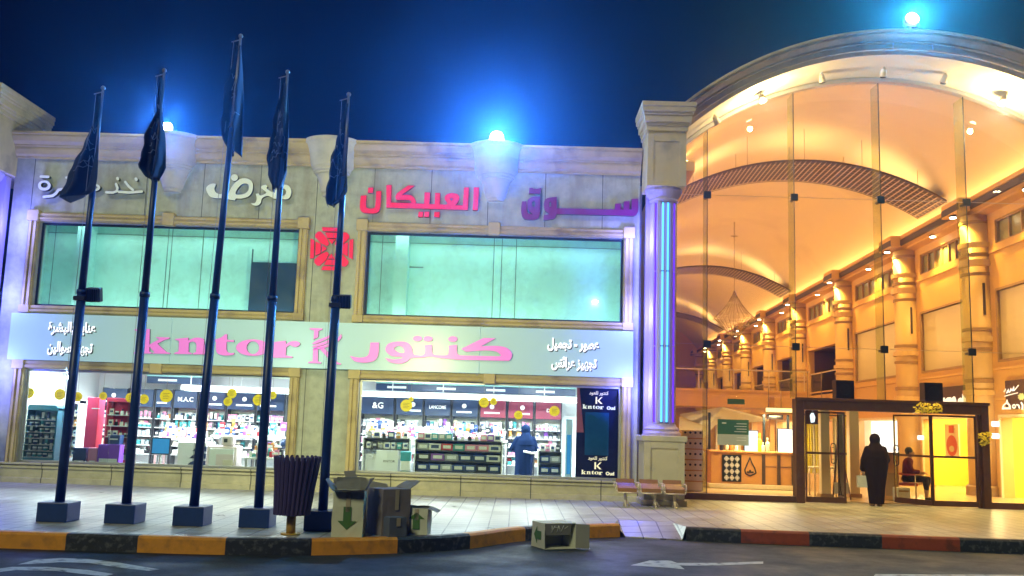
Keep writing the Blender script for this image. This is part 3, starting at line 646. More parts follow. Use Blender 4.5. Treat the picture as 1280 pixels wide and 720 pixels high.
KNT = {'k': [[(-15, 266, 1), (-12, 258, 1), (12, 252, 1), (14, 124, 1), (-12, 116, 1), (-10, 110, 1), (88, 108, 1), (86, 208, 1), (150, 173, 1), (128, 166, 1), (128, 160, 1), (216, 163, 1), (214, 170, 1), (180, 180, 1), (137, 203, 1), (195, 256, 1), (219, 262, 1), (219, 268, 1), (105, 266, 1), (105, 261, 1), (118, 258, 1), (86, 222, 1), (86, 254, 1), (100, 260, 1), (100, 266, 1)]],
 'n': [[(243, 268, 1), (245, 261, 1), (272, 253, 1), (275, 185, 1), (250, 177, 1), (250, 172, 1), (335, 164, 1), (336, 182, 1), (370, 166), (410, 165), (436, 182), (440, 252, 1), (463, 262, 1), (463, 272, 1), (363, 271, 1), (366, 263, 1), (384, 256, 1), (385, 205), (365, 189), (338, 197, 1), (336, 256, 1), (357, 263, 1), (357, 270, 1)]],
 't': [[(503, 187, 1), (503, 177, 1), (545, 162), (570, 142, 1), (583, 142, 1), (583, 177, 1), (628, 180, 1), (627, 191, 1), (580, 190, 1), (580, 245), (600, 262), (627, 261, 1), (624, 272), (580, 279), (535, 272), (514, 252), (512, 189, 1)]],
 'o': [ell(748, 228, 108, 53, 32), ell(748, 228, 40, 41, 24)],
 'r': [[(840, 292, 1), (843, 284, 1), (878, 277, 1), (882, 208, 1), (848, 200, 1), (848, 195, 1), (958, 184, 1), (960, 206, 1), (990, 189), (1030, 188), (1051, 204), (1030, 222), (1005, 221), (985, 212), (962, 227, 1), (958, 277, 1), (1003, 286, 1), (1002, 293, 1)]]}
for ch in 'kntor':
    letter('letter', [[tr(P, ch != 'o') for P in KNT[ch]]], PK, fas)
KLOGO = [[[(1110, 102, 1), (1194, 105, 1), (1192, 113, 1), (1168, 121, 1), (1166, 160, 1), (1136, 176, 1), (1140, 118, 1), (1112, 111, 1)]], [[(1134, 232, 1), (1164, 222, 1), (1164, 316, 1), (1186, 322, 1), (1185, 330, 1), (1101, 327, 1), (1103, 319, 1), (1130, 314, 1)]],
         [[(1172, 232, 1), (1200, 226, 1), (1290, 322, 1), (1312, 330, 1), (1312, 336, 1), (1240, 334, 1), (1240, 326, 1), (1252, 322, 1)]]]
letter('monogram', [[tr(P) for P in g] for g in KLOGO], PK, fas)
sw = [[(1126, 205), (1150, 185), (1200, 165), (1240, 145), (1262, 105, 1), (1266, 128), (1240, 162), (1200, 183), (1150, 204)], [(1126, 222), (1160, 204), (1215, 186), (1260, 160), (1290, 118, 1), (1292, 145), (1260, 180), (1215, 204), (1160, 222)], [(1128, 240), (1170, 222), (1225, 206), (1275, 184), (1312, 140, 1), (1314, 165), (1275, 204), (1225, 224), (1170, 238)]]
letter('swoosh', [[tr(P)] for P in sw], ['sign_pink', 'sign_edge'], fas)
def sign_text(s, x0, x1, y0, y1, parent, matn='white_text', bold=.045, name='small_lettering'):
    """white caption over a dark offset copy painted as its shadow, between two pixel corners on the fascia"""
    c0, c1 = at(x0, y1, SY0), at(x1, y0, SY0); c = (c0+c1)/2; m = MB(); ss = shape_ar(s)
    text_into(m, ss, (c.x, SY0-.008, c.z), c1.z-c0.z, .02, bold, width=c1.x-c0.x)
    o = m.build(name, matn, parent)
    m = MB(); text_into(m, ss, (c.x+.02, SY0, c.z-.02), c1.z-c0.z, .006, bold, width=c1.x-c0.x); m.build('letter_shadow', 'letter_dark', o)
sign_text('عطور - تجميل', 684, 749, 424, 439, fas); sign_text('تجهيز عرائس', 689, 746, 447, 463, fas)
sign_text('عناية بالبشرة', 60, 121, 403, 419, fas); sign_text('تجهيز صوالين', 59, 117, 428, 444, fas)

# big letters on the upper wall
WY = 20.88
RD = ['letter_red', 'letter_red_edge']
ox, oy, sc = 440, 220, 1280/180
tr = lambda pts, s=True: trace(pts, ox, oy, sc, WY, s)
red = T('wall_lettering', 'bright red Arabic name on the upper wall over the right window', 'sign', (-1.5, WY, 6.2))
letter('letter', [[tr([(78, 175, 1), (130, 172, 1), (124, 265), (148, 288), (188, 286), (206, 262), (215, 135, 1), (260, 132, 1), (250, 285), (215, 328), (150, 331), (95, 322), (70, 282)])], [tr([(145, 103, 1), (190, 103, 1), (185, 150, 1), (140, 150, 1)])]], RD, red, WY, FY-.03)
letter('letter', [[tr([(305, 80, 1), (352, 80, 1), (347, 236, 1), (515, 241, 1), (528, 226), (505, 213, 1), (395, 213, 1), (385, 185), (405, 150), (500, 84, 1), (558, 86, 1), (445, 166, 1), (520, 170), (560, 205), (570, 243, 1), (640, 247, 1), (645, 145, 1), (695, 147, 1), (688, 249, 1), (735, 250, 1), (738, 150, 1), (785, 152, 1), (780, 252, 1), (835, 255, 1), (848, 240), (825, 210), (830, 175), (870, 152), (930, 158), (955, 190), (942, 232), (920, 259, 1), (985, 261, 1), (995, 102, 1), (1040, 102, 1), (1030, 302, 1), (305, 281, 1)]), tr([(870, 200, 1), (897, 200, 1), (885, 224, 1)])]]
       + [[tr(P)] for P in ([(592, 318, 1), (634, 318, 1), (630, 364, 1), (586, 364, 1)], [(645, 318, 1), (688, 318, 1), (684, 364, 1), (641, 364, 1)], [(732, 320, 1), (780, 320, 1), (776, 366, 1), (728, 366, 1)])], RD, red, WY, FY-.03)
letter('letter', [[tr([(1082, 100, 1), (1130, 103, 1), (1118, 304, 1), (1072, 302, 1)])]], RD, red, WY, FY-.03)
ox, oy = 640, 225
pur = T('wall_lettering', 'dull purple Arabic word on the upper wall next to the neon column', 'sign', (1.5, WY, 6.2))
PU = ['letter_purple', 'letter_dark']
letter('letter', [[tr([(88, 190, 1), (130, 188, 1), (132, 268), (150, 300), (186, 302, 1), (150, 278), (136, 240), (140, 180), (180, 150), (252, 145, 1), (248, 295), (225, 345), (150, 353), (100, 335), (80, 270)]), tr([(178, 200), (195, 188), (205, 200), (200, 235), (182, 232)])], [tr([(155, 68, 1), (178, 70), (205, 80), (262, 70, 1), (250, 122, 1), (150, 122, 1)])]], PU, pur, WY, FY-.03)
letter('letter', [[tr([(285, 200), (312, 162), (398, 150, 1), (398, 250, 1), (912, 262, 1), (918, 210, 1), (970, 208, 1), (968, 263, 1), (990, 263, 1), (995, 190, 1), (1045, 188, 1), (1043, 263, 1), (1062, 263, 1), (1065, 168, 1), (1122, 165, 1), (1118, 285), (1085, 318, 1), (398, 302, 1), (368, 344), (280, 356, 1), (282, 312, 1), (330, 300), (292, 268)]), tr([(332, 200), (345, 195), (348, 230), (334, 236)])]], PU, pur, WY, FY-.03)
ox, oy, sc = 240, 200, 1280/140
whi = T('wall_lettering', 'larger white Arabic word with dark edges beside the third flagpole', 'sign', (-6.2, WY, 6.3))
WH = ['letter_white', 'letter_dark']
letter('letter', [[tr([(160, 330), (190, 285), (240, 268), (272, 275, 1), (266, 300), (256, 330), (272, 368), (310, 388), (350, 388), (400, 392), (418, 380), (432, 345), (480, 270), (540, 222), (600, 206), (660, 225), (694, 270), (690, 350), (650, 412), (570, 440), (505, 440), (492, 462, 1), (440, 456), (400, 442), (340, 437), (260, 435), (198, 410)]), tr([(500, 390), (512, 340), (560, 285), (610, 268), (645, 285), (645, 340), (610, 380), (560, 394)])], [tr(ell(485, 200, 40, 39), False)]], WH, whi, WY, FY-.03)
letter('letter', [[tr([(672, 492, 1), (720, 490), (740, 440), (726, 386, 1), (760, 382), (782, 405), (830, 388), (848, 370), (820, 345), (790, 322), (800, 295), (842, 280, 1), (862, 300), (852, 320), (880, 345), (920, 365), (960, 340), (1000, 292), (1060, 280), (1110, 300), (1136, 360), (1115, 430), (1070, 450), (1000, 440), (940, 442), (900, 422), (860, 410), (802, 436), (785, 490), (750, 520), (700, 516)]), tr([(1010, 352), (1048, 326), (1075, 360), (1060, 400), (1016, 402)])]], WH, whi, WY, FY-.03)
ox, oy, sc = 30, 200, 8
sml = T('wall_lettering', 'smaller white Arabic words with dark edges behind the leftmost flag', 'sign', (-9.9, WY, 6.3))
rb = lambda pts, wd: [tr(ribbon(pts, wd), False)]
letter('letter', [[tr(ell(203, 255, 64, 52, 24), False), tr(ell(203, 252, 34, 26, 18), False)], rb([(168, 165), (242, 168)], 27), rb([(395, 290), (345, 297), (318, 335), (285, 358), (198, 368)], 28), rb([(424, 175), (440, 182)], 26)], WH, sml, WY, FY-.03)
letter('letter', [rb([(1012, 218), (1050, 268), (1090, 300)], 24), rb([(948, 318), (1050, 325), (1178, 315)], 26), rb([(920, 240), (936, 280), (926, 312), (890, 325), (822, 322)], 26), rb([(1118, 188), (1124, 196)], 30), rb([(934, 182), (938, 190)], 30)], WH, sml, WY, FY-.03)
letter('letter', [[tr(ell(700, 275, 62, 38, 24), False), tr(ell(700, 275, 34, 16, 18), False)]], WH, sml, WY, FY-.03)
# red emblem
emb = T('wall_emblem', 'red eight-sided emblem of bars and wedges between the upper windows', 'sign', (-4.1, WY, 5.5))
ox, oy, sc = 380, 275, 720/70
def rot(P, a): return [(352+x*cos(a)-y*sin(a), 368+x*sin(a)+y*cos(a)) for x, y in P]
for k in range(4):
    a = k*pi/2+.03
    for P in ([(-135, -275), (128, -275), (104, -226), (-122, -226)], [(-92, -208), (90, -208), (58, -140), (-60, -140)], [(-48, -126), (46, -126), (6, -66), (-4, -66)]): letter('bar', [[tr(rot(P, a), False)]], RD, emb, WY+.03, FY-.03)
    letter('wedge', [[tr(rot([(-50, -262), (-22, -285), (24, -285), (52, -262), (52, -150), (20, -70), (-20, -70), (-52, -150)], a+pi/4), False)]], RD, emb, WY+.05, FY-.03)

# ================================================================== ENTRANCE PORTAL
AX, AZ, RI, RO = 8.5, 2.8, 7.3, 7.70
por = T('mall_entrance', 'stone portal with wide segmental arch around the glass front', 'entrance', (8.5, 21.5, 0))
m = MB(); prof = [(RI, 22.5), (RI, 20.78), (RI+.08, 20.72), (RI+.08, 20.66), (RI+.20, 20.62), (RI+.20, 20.55), (RI+.24, 20.55), (RI+.30, 20.46), (RI+.33, 20.40), (RO-.02, 20.40), (RO-.02, 20.34), (RO+.03, 20.34), (RO+.03, 22.9)]
n = 64; a0, a1 = radians(46.2), radians(133.8); rings = []
for i in range(n+1):
    a = a0+(a1-a0)*i/n; rings.append([Vector((AX+r*cos(a), y, AZ+r*sin(a))) for r, y in prof])
for j in range(n):
    for k in range(len(prof)-1):
        m.add([rings[j][k], rings[j+1][k], rings[j+1][k+1], rings[j][k+1]], [(0, 1, 2, 3)], 1 if k == 0 else 0)
m.build('arch', ['arch_stone', 'soffit'], por)
def column(name, label, cx, deep, group=None):
    t = T(name, label, 'column', (cx, 20.4, 0), group)
    y0 = 20.08; y1 = 22.2 if deep else 21.0
    m = MB(); m.bbox(cx-.42, cx+.42, y0+.02, 20.98, .12, 1.30, .01); m.bbox(cx-.47, cx+.47, y0-.04, 20.985, 0, .12, .015); m.bbox(cx-.47, cx+.47, y0-.04, 20.985, 1.30, 1.42, .015)
    for a, b, c, d in ((-.42, -.28, .12, 1.3), (.28, .42, .12, 1.3), (-.28, .28, 1.16, 1.30), (-.28, .28, .12, .22)): m.box(cx+a+.002, cx+b-.002, y0-.012, y0+.03, c+.004, d-.004)
    m.build('pedestal', 'stone_pale', t)
    m = MB(); m.lathe(cx, 20.5, [(.40, 1.42), (.40, 1.47), (.36, 1.52), (.37, 1.56), (.31, 1.62), (.30, 1.66)], 28); 
    prof_ = []
    nfl = 72
    for i in range(nfl):
        a = 2*pi*i/nfl; r = .285-(.022 if i % 6 in (2, 3, 4) else 0); prof_.append((cx+r*cos(a), 20.5+r*sin(a)))
    m.loft([[Vector((x, y, z)) for x, y in prof_] for z in (1.64, 6.45)], smooth=False)
    m.lathe(cx, 20.5, [(.30, 6.42), (.32, 6.46), (.30, 6.50), (.36, 6.58), (.40, 6.66), (.40, 6.72)], 28)
    m.box(cx-.33, cx+.33, 20.78, 21.0, 1.42, 6.7)
    m.build('shaft', 'neon_column', t)
    m = MB(); m.bbox(cx-.42, cx+.42, 20.1, y1-.05, 6.72, 7.85, .01)
    for a, b, c, d in ((-.42, -.28, 6.72, 7.85), (.28, .42, 6.72, 7.85), (-.28, .28, 7.70, 7.85), (-.28, .28, 6.72, 6.86)): m.box(cx+a+.002, cx+b-.002, 20.07, 20.12, c+.004, d-.004)
    e = 0.0
    for z0, z1, ov in ((7.85, 7.93, .04), (7.93, 8.03, .10), (8.03, 8.10, .14), (8.10, 8.24, .22), (8.24, 8.30, .27), (8.30, 8.40, .33), (8.40, 8.50, .36)):
        m.bbox(cx-.40-ov*.5, cx+.40+ov*.5, 20.13-ov, y1, z0, z1, .012)
    m.build('capital', 'arch_stone', t)
    for k, (dx, mt, r) in enumerate(((-.055, 'neon_cyan', .022), (.055, 'neon_cyan', .022), (.20, 'violet_fill_glow', .016), (-.20, 'violet_fill_glow', .016))):  # violet pair added to tint the shaft beside the cyan neon
        m = MB(); yy = 20.5-sqrt(.30**2-dx*dx)-.012
        for z0, z1 in ((1.70, 3.28), (3.30, 4.88), (4.90, 6.38)): m.cyl((cx+dx, yy, z0), (cx+dx, yy, z1), r, n=8)
        m.build('neon_tube', mt, t)
        if mt == 'neon_cyan': 
            m = MB()
            for z in (1.70, 3.29, 4.89, 6.38): m.box(cx+dx-.03, cx+dx+.03, yy+.0, yy+.07, z-.012, z+.012)
            m.build('tube_clip', 'dark_metal', t)
    for z in (2.4, 4.0, 5.6): lamp('POINT', 'neon_glow', (cx-.62 if cx > 0 else cx+.62, 20.45, z), 80, (.13, .15, 1), t, .15)
    return t
column('neon_column', 'fluted column with blue neon tubes between the shop block and the glass entrance', 3.07, False)
column('neon_column', 'fluted column cut off by the left edge of the picture', -11.85, True)
m = MB(); m.box(-20, -12.3, 20.9, 21.2, 0, 8.3); m.build('side_building', 'cladding', None)
tag(bpy.data.objects['side_building'], 'plain stone wall beyond the column at the left edge', 'building')
column('neon_column', 'fluted column closing the right end of the glass entrance', 13.95, False)

# glass front
GY = 22.3
gw = T('glass_front', 'tall frameless glass front with fins and black fittings under the arch', 'glass front', (8.5, GY, 0))
XS = [3.50, 4.38, 6.44, 8.49, 10.52, 12.55, 13.5]
archz = lambda x, r=RI-.09: AZ+sqrt(max(r*r-(x-AX)**2, 0))
for i, (a, b) in enumerate(zip(XS, XS[1:])):
    for z0, z1 in ((.14, 2.36), (2.36, 3.545), (3.545, 7.10), (7.10, None)):
        if z1 == 2.36 and 6 < a and b < 11.5 and not b > 11: continue
        lo = z0; xa, xb = a+.006, b-.006
        if z1 is None:
            top = [(xb-(xb-xa)*k/10, archz(xb-(xb-xa)*k/10)) for k in range(11)]; P = [(xa, z0+.004), (xb, z0+.004)]+top
        else: P = rect(xa, xb, z0+.004, z1-.004)
        g = MB(); g.plate([P], GY, GY+.012); g.build('pane', 'glass_wall', gw)
for x in XS[1:-1]:
    g = MB(); zt = archz(x)-.02; g.box(x-.010, x+.010, GY+.05, GY+.50, (2.37 if 6 < x < 11 else .14), zt); g.build('fin', 'glass_fin', gw)
    s = MB(); s.box(x-.006, x+.006, GY-.004, GY+.03, (2.37 if 6 < x < 11 else .14), zt); s.build('seam', 'dark_metal', gw)
    for z in (7.10, 3.545):
        f = MB(); f.bbox(x-.085, x+.085, GY-.03, GY+.045, z-.085, z+.085, .008); f.box(x-.03, x+.03, GY+.045, GY+.3, z-.05, z+.0); f.build('patch_fitting', 'dark_metal', gw)
s = MB()
for z in (7.10, 3.545): s.box(3.5, 13.5, GY+.001, GY+.010, z-.004, z+.004)
s.build('seam', 'alu', gw)
m = MB(); rr = [(RI-.02, GY-.10), (RI-.11, GY-.10), (RI-.11, GY+.08), (RI-.02, GY+.08)]
for j in range(n):
    A, B = a0+(a1-a0)*j/n, a0+(a1-a0)*(j+1)/n
    for k in range(4):
        q0, q1 = rr[k], rr[(k+1) % 4]
        m.add([(AX+q0[0]*cos(A), q0[1], AZ+q0[0]*sin(A)), (AX+q0[0]*cos(B), q0[1], AZ+q0[0]*sin(B)), (AX+q1[0]*cos(B), q1[1], AZ+q1[0]*sin(B)), (AX+q1[0]*cos(A), q1[1], AZ+q1[0]*sin(A))], [(0, 1, 2, 3)])
m.build('arch_frame', 'alu', gw)
for a, b in ((3.5, 6.38), (10.77, 13.5)): m = MB(); m.box(a, b, GY-.08, GY+.10, 0, .14); m.build('base_rail', 'brown_frame', gw)
# door portal with two fixed leaves and two open leaves
dp = T('entrance_door', 'dark brown framed entrance doors with push bars in the glass front', 'door', (8.5, GY, 0))
m = MB(); m.bbox(6.38, 6.56, GY-.16, GY+.16, 0, 2.35, .01); m.bbox(10.60, 10.77, GY-.16, GY+.16, 0, 2.35, .01); m.bbox(6.56, 10.60, GY-.16, GY+.16, 2.10, 2.35, .01)
m.bbox(6.36, 10.79, GY-.20, GY-.16, 2.31, 2.375, .008); m.box(6.56, 6.60, GY-.06, GY+.06, .0, 2.10); m.box(10.56, 10.60, GY-.06, GY+.06, 0, 2.10); m.build('door_frame', 'brown_frame', dp)
def leaf(x0, x1, T_=None, hx=None):
    f = MB(); f.box(x0, x1, GY-.03, GY+.03, .02, .14, T=T_); f.box(x0, x1, GY-.02, GY+.02, 2.03, 2.07, T=T_); f.box(x0, x0+.028, GY-.02, GY+.02, .14, 2.03, T=T_); f.box(x1-.028, x1, GY-.02, GY+.02, .14, 2.03, T=T_)
    f.box(x0, x1, GY-.05, GY-.03, 1.10, 1.15, T=T_); L = f.build('door_leaf', 'brown_frame', dp)
    g = MB(); g.box(x0+.028, x1-.028, GY-.005, GY+.005, .14, 2.03, T=T_); g.build('pane', 'glass_wall', L)
    if hx:
        h = MB(); r = [(hx+.055*cos(t), GY-.09, 1.13+(.17 if sin(t) > 0 else -.17)+.055*sin(t)) for t in [2*pi*k/16 for k in range(17)]]
        h.tube(r, .012); h.cyl((hx, GY-.09, 1.0), (hx, GY-.03, 1.0), .01); h.cyl((hx, GY-.09, 1.26), (hx, GY-.03, 1.26), .01); h.build('handle', 'dark_metal', L)
a = at(1056, 570, GY).x; b = at(1165, 570, GY).x
leaf(6.63, a, None, at(1040, 570, GY).x); leaf(b, 10.53)
hinge = Matrix.Translation((b, GY, 0)) @ Matrix.Rotation(radians(-58), 4, 'Z') @ Matrix.Translation((-b, -GY, 0))
leaf(b-1.0, b-.02, hinge, b-.85)
hinge = Matrix.Translation((a, GY, 0)) @ Matrix.Rotation(radians(80), 4, 'Z') @ Matrix.Translation((-a, -GY, 0))
leaf(a+.02, a+.95, hinge)

# ================================================================== THE MALL HALL (own frame: x into the shops, y along the hall)
HLEN = 62.0
m = MB(HM); m.box(-10.6, 6, .3, HLEN, -.05, .012); tag(m.build('mall_floor', 'mall_floor'), kind='structure')
gal = T('shopping_gallery', 'long two-storey orange lit gallery with round columns inside the mall hall', 'building', (13, 30, 0))
HW = 8.02                                    # cornice level
colS = [hall(px, 430)[0] for px in (1232, 1141, 1062, 1005)]
sp = (colS[3]-colS[0])/3
colS = [colS[0]-sp] + colS + [colS[3]+sp*k for k in range(1, 7)]
bays = list(zip(colS, colS[1:]))
# wall with real shop openings, display panels and clerestory windows
m = MB(HM)
for i, (s0, s1) in enumerate(bays):
    x0, x1 = s0+.75, s1-.75
    dark_upper = i >= 3
    rows = [(0, 2.15, x0, x1), (3.72, 5.62, x0+.1, x1-.1), (6.95, 7.62, x0+.1, x1-.1)]
    zs = [0, 2.15, 3.72, 5.62, 6.95, 7.62, HW]
    if dark_upper: rows[1] = (3.35, 5.5, x0, x1); zs[2], zs[3] = 3.35, 5.5
    m.box(0, .3, s0, rows[1][2]-.1 if False else x0, 0, HW); m.box(0, .3, x1, s1, 0, HW)
    for z0, z1 in ((2.15, zs[2]), (zs[3], 6.95), (7.62, HW)): m.box(0, .3, x0+.001, x1-.001, z0, z1)
    if not dark_upper:
        m.box(0, .3, x0+.001, x0+.1, zs[2], zs[3]); m.box(0, .3, x1-.1, x1-.001, zs[2], zs[3])
    m.box(0, .3, x0+.001, x0+.1, 6.95, 7.62); m.box(0, .3, x1-.1, x1-.001, 6.95, 7.62)
m.box(0, .3, -1.2, colS[0], 0, HW) if colS[0] > -1.2 else None
m.box(0, .3, colS[-1], HLEN, 0, HW)
m.build('wall', 'mall_wall', gal)
for i, (s0, s1) in enumerate(bays):
    x0, x1 = s0+.75, s1-.75
    if i < 3:
        d = MB(HM); d.box(.06, .14, x0+.1, x1-.1, 3.72, 5.62); o = d.build('display_panel', 'mall_panel', gal)
        f = MB(HM); b = .07
        f.box(-.03, .06, x0+.1-b, x1-.1+b, 3.72-b, 3.72); f.box(-.03, .06, x0+.1-b, x1-.1+b, 5.62, 5.62+b); f.box(-.03, .06, x0+.1-b, x0+.1, 3.72, 5.62); f.box(-.03, .06, x1-.1, x1-.1+b, 3.72, 5.62); f.build('panel_frame', 'mall_band', o)
    else:
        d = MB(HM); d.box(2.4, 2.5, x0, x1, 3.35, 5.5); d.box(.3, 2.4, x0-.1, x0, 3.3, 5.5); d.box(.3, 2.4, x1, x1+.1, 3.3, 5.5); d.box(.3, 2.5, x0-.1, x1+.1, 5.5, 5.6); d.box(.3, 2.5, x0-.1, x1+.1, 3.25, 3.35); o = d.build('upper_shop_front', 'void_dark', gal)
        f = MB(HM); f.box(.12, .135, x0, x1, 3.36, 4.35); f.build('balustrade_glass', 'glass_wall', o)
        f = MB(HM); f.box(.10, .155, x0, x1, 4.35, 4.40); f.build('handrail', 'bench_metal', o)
    c = MB(HM); c.box(.12, .2, x0+.1, x1-.1, 6.95, 7.62); o = c.build('clerestory_window', 'clerestory', gal)
    f = MB(HM); nb = 7
    for k in range(nb+1): y = x0+.1+(x1-x0-.2)*k/nb; f.box(.05, .12, y-.025, y+.025, 6.95, 7.62)
    f.box(.05, .12, x0+.1, x1-.1, 6.95, 7.0); f.box(.05, .12, x0+.1, x1-.1, 7.57, 7.62); f.build('window_bar', 'mall_band', o)
    # lit shop behind the ground floor opening
    c = MB(HM); D = 2.6
    c.box(D, D+.1, x0-.3, x1+.3, 0, 2.6); c.box(.3, D, x0-.4, x0-.3, 0, 2.6); c.box(.3, D, x1+.3, x1+.4, 0, 2.6); c.box(.3, D+.1, x0-.4, x1+.4, 2.6, 2.7)
    c.build('shop_interior', ['yellow_wall', 'yellow_wall', 'cream', 'wood_orange', 'cream', 'wood_orange', 'cream', 'cream', 'cream', 'cream', 'cream'][i], gal)
    f = MB(HM); b = .08
    f.box(-.04, .02, x0-b, x0, 0, 2.15+b); f.box(-.04, .02, x1, x1+b, 0, 2.15+b); f.box(-.04, .02, x0, x1, 2.15, 2.15+b); f.build('shop_door_frame', 'cream', gal)
    lamp('AREA', 'shop_light', HM @ Vector((1.5, (x0+x1)/2, 2.55)), [330, 400, 220, 330, 330, 240, 200, 160, 160, 160, 160][i], [(1, .80, .35), (1, .78, .22), (1, .9, .7), (1, .75, .4)][min(i, 3)], gal, sx=2.0, sy=3.0, to=HM @ Vector((1.5, (x0+x1)/2, 0)))
# mouldings of the wall
m = MB(HM)
for z0, z1, ov in ((2.62, 2.70, .05), (3.44, 3.50, .05), (6.72, 6.78, .05)):
    for s0, s1 in bays: m.box(-ov, -.001, s0+.5, s1-.5, z0, z1)
m.build('string_course', 'mall_wall', gal)
# cornice: bracketed step at every column
def hprism(m, prof, y0, y1, mi=0):
    k = len(prof); vs = [(x, y0, z) for x, z in prof]+[(x, y1, z) for x, z in prof]
    m.add(vs, [(i, (i+1) % k, k+(i+1) % k, k+i) for i in range(k)]+[list(range(k)), list(range(k, 2*k))], mi)
m = MB(HM)
hprism(m, [(0, 7.86), (-.30, 7.90), (-.30, 7.96), (-.46, 8.0), (-.46, 8.17), (-.54, 8.2), (-.54, 8.32), (0.3, 8.32), (.3, 8.03), (0, 8.03)], -1.0, HLEN)
for s in colS: m.box(-.86, -.541, s-.62, s+.62, 7.93, 8.31)
m.build('cornice', 'mall_wall', gal)
m = MB(HM); m.box(-.555, -.47, -1.0, HLEN, 7.99, 8.16)
for s in colS: m.box(-.875, -.861, s-.60, s+.60, 7.97, 8.16)
m.build('cornice_dark_strip', 'cornice_dark', gal)  # solid dark strip set on the cornice front
CW = (1.0, .60, .22)
def gcol(s, i):
    t = T('gallery_column', ['round banded gallery column nearest the glass at the right edge', 'round banded gallery column beside the yellow lit shop', 'round banded gallery column between the yellow and the white lit shop', 'round banded gallery column behind the left door post', 'round banded gallery column standing before the dark upper shopfronts'][min(i, 4)] if i < 5 else 'distant round banded gallery column far down the hall', 'column', HM @ Vector((-.15, s, 0)), 'banded gallery columns')
    xf = HM @ Matrix.Translation((-.15, s, 0)); m = MB(xf); m.lathe(0, 0, [(.42, .3), (.42, 7.88)], 22, smooth=True); m.build('shaft', 'mall_column', t)
    m = MB(xf); m.lathe(0, 0, [(.50, 0), (.50, .25), (.45, .3)], 22); m.build('base', 'mall_band', t)
    for z, h, r, mt in ((7.62, .10, .45, 'mall_band'), (6.92, .16, .50, 'mall_column'), (6.66, .12, .47, 'mall_band'), (6.38, .20, .52, 'mall_column'), (6.12, .10, .46, 'mall_band'), (4.55, .10, .46, 'mall_band'), (4.25, .16, .50, 'mall_column'), (4.0, .10, .46, 'mall_band'), (3.1, .12, .46, 'mall_band'), (2.75, .16, .5, 'mall_column')):
        m = MB(xf); m.lathe(0, 0, [(.41, z), (r, z+.01), (r, z+h-.01), (.41, z+h)], 22); m.build('band', mt, t)
    m = MB(xf); m.box(-.06, .0, -.46, -.425, 5.0, 5.9); m.build('slot', 'cornice_dark', t)
for i, s in enumerate(colS): gcol(s, i)
# cornice downlights
k = 0
for i, (s0, s1) in enumerate(bays[:9]):
    for s, x in (((s0+s1)/2, -.30), (s0+.02, -.78)):
        if i == 0 and x < -.5: pass
        p = HM @ Vector((x, s, 7.86)); t = T('downlight', 'bright downlight under the gallery cornice', 'lamp', p, 'downlights under the gallery cornice')
        m = MB(); m.cyl(p+Vector((0, 0, .05)), p, .10, n=12); m.build('housing', 'cornice_dark', t)
        m = MB(); m.cyl(p-Vector((0, 0, .001)), p-Vector((0, 0, .02)), .085, n=12); m.build('lens', 'lamp_warm', t)
        e = 55 if x > -.5 else 28
        lamp('SPOT', 'downlight_beam', p-Vector((0, 0, .06)), e*10, (1, .62, .13), t, .05, angle=115, blend=.5, to=p+Vector((.16, 0, -2)))
# wall spots low on the columns
for i, (px, py, dx) in enumerate(((1150, 547, 0), (1243, 530, 0), (1243, 545, 0))):
    s, z = hall(px, py, -.72); p = HM @ Vector((-.72, s, z)); m = MB(); m.bbox(p.x-.09, p.x+.09, p.y-.1, p.y, p.z-.07, p.z+.07, .02)
    tag(m.build('wall_light', 'lightbox_white'), ['small white wall light on the column left of the yellow shop', 'upper white wall light on the column right of the door', 'lower white wall light on the column right of the door'][i], 'lamp'); lamp('POINT', 'wall_light_glow', (p.x-.16, p.y-.1, p.z), 55, (1, .72, .30), None, .06)
# vault
VC, VS, VCR = -4.55, 8.3, 11.05
half = 4.75; R_ = (half**2+(VCR-VS)**2)/(2*(VCR-VS)); cz = VCR-R_
m = MB(HM); nv = 40; th = math.asin(half/R_)
pr_ = [(VC+R_*sin(-th+2*th*k/nv), cz+R_*cos(-th+2*th*k/nv)) for k in range(nv+1)]; ys = [.25+HLEN*k/12 for k in range(13)]
vs = [(x, y, z) for y in ys for x, z in pr_]
m.add(vs, [(j*(nv+1)+k, j*(nv+1)+k+1, (j+1)*(nv+1)+k+1, (j+1)*(nv+1)+k) for j in range(12) for k in range(nv)], 0, True)
pr2 = [(x, z+.25) for x, z in pr_]; vs = [(x, y, z) for y in (ys[0], ys[-1]) for x, z in pr2]
m.add(vs, [(k, k+1, nv+2+k, nv+1+k) for k in range(nv)])
m.build('vault', 'mall_vault', gal)
m = MB(HM); m.box(-9.5, -9.2, .7, HLEN, 0, VS+.1); m.build('wall', 'mall_wall', gal)
m = MB(HM); m.box(-9.2, 0, HLEN-.3, HLEN, 0, VCR); m.build('end_wall', 'mall_wall', gal)
m = MB(HM); m.box(-9.2, -8.75, .8, HLEN-.3, 8.0, 8.25); m.build('cornice', 'mall_wall', gal)
# unseen glowing strips added on both cornices to brighten the vault
for x in (-.22, -8.95):
    m = MB(HM); m.box(x-.05, x+.05, 1.0, 55, 8.34 if x > -1 else 8.27, 8.39 if x > -1 else 8.32); o = m.build('vault_fill_strip', 'fill_strip_warm', gal)
for k in range(5):
    lamp('AREA', 'hall_fill', HM @ Vector((-8.7, 4+k*7.5, 8.7)), 420, (1, .54, .19), gal, sx=.3, sy=6.5, to=HM @ Vector((-1, 4+k*7.5, 8.4)))  # wash lamps added at the left cornice to light vault and right wall
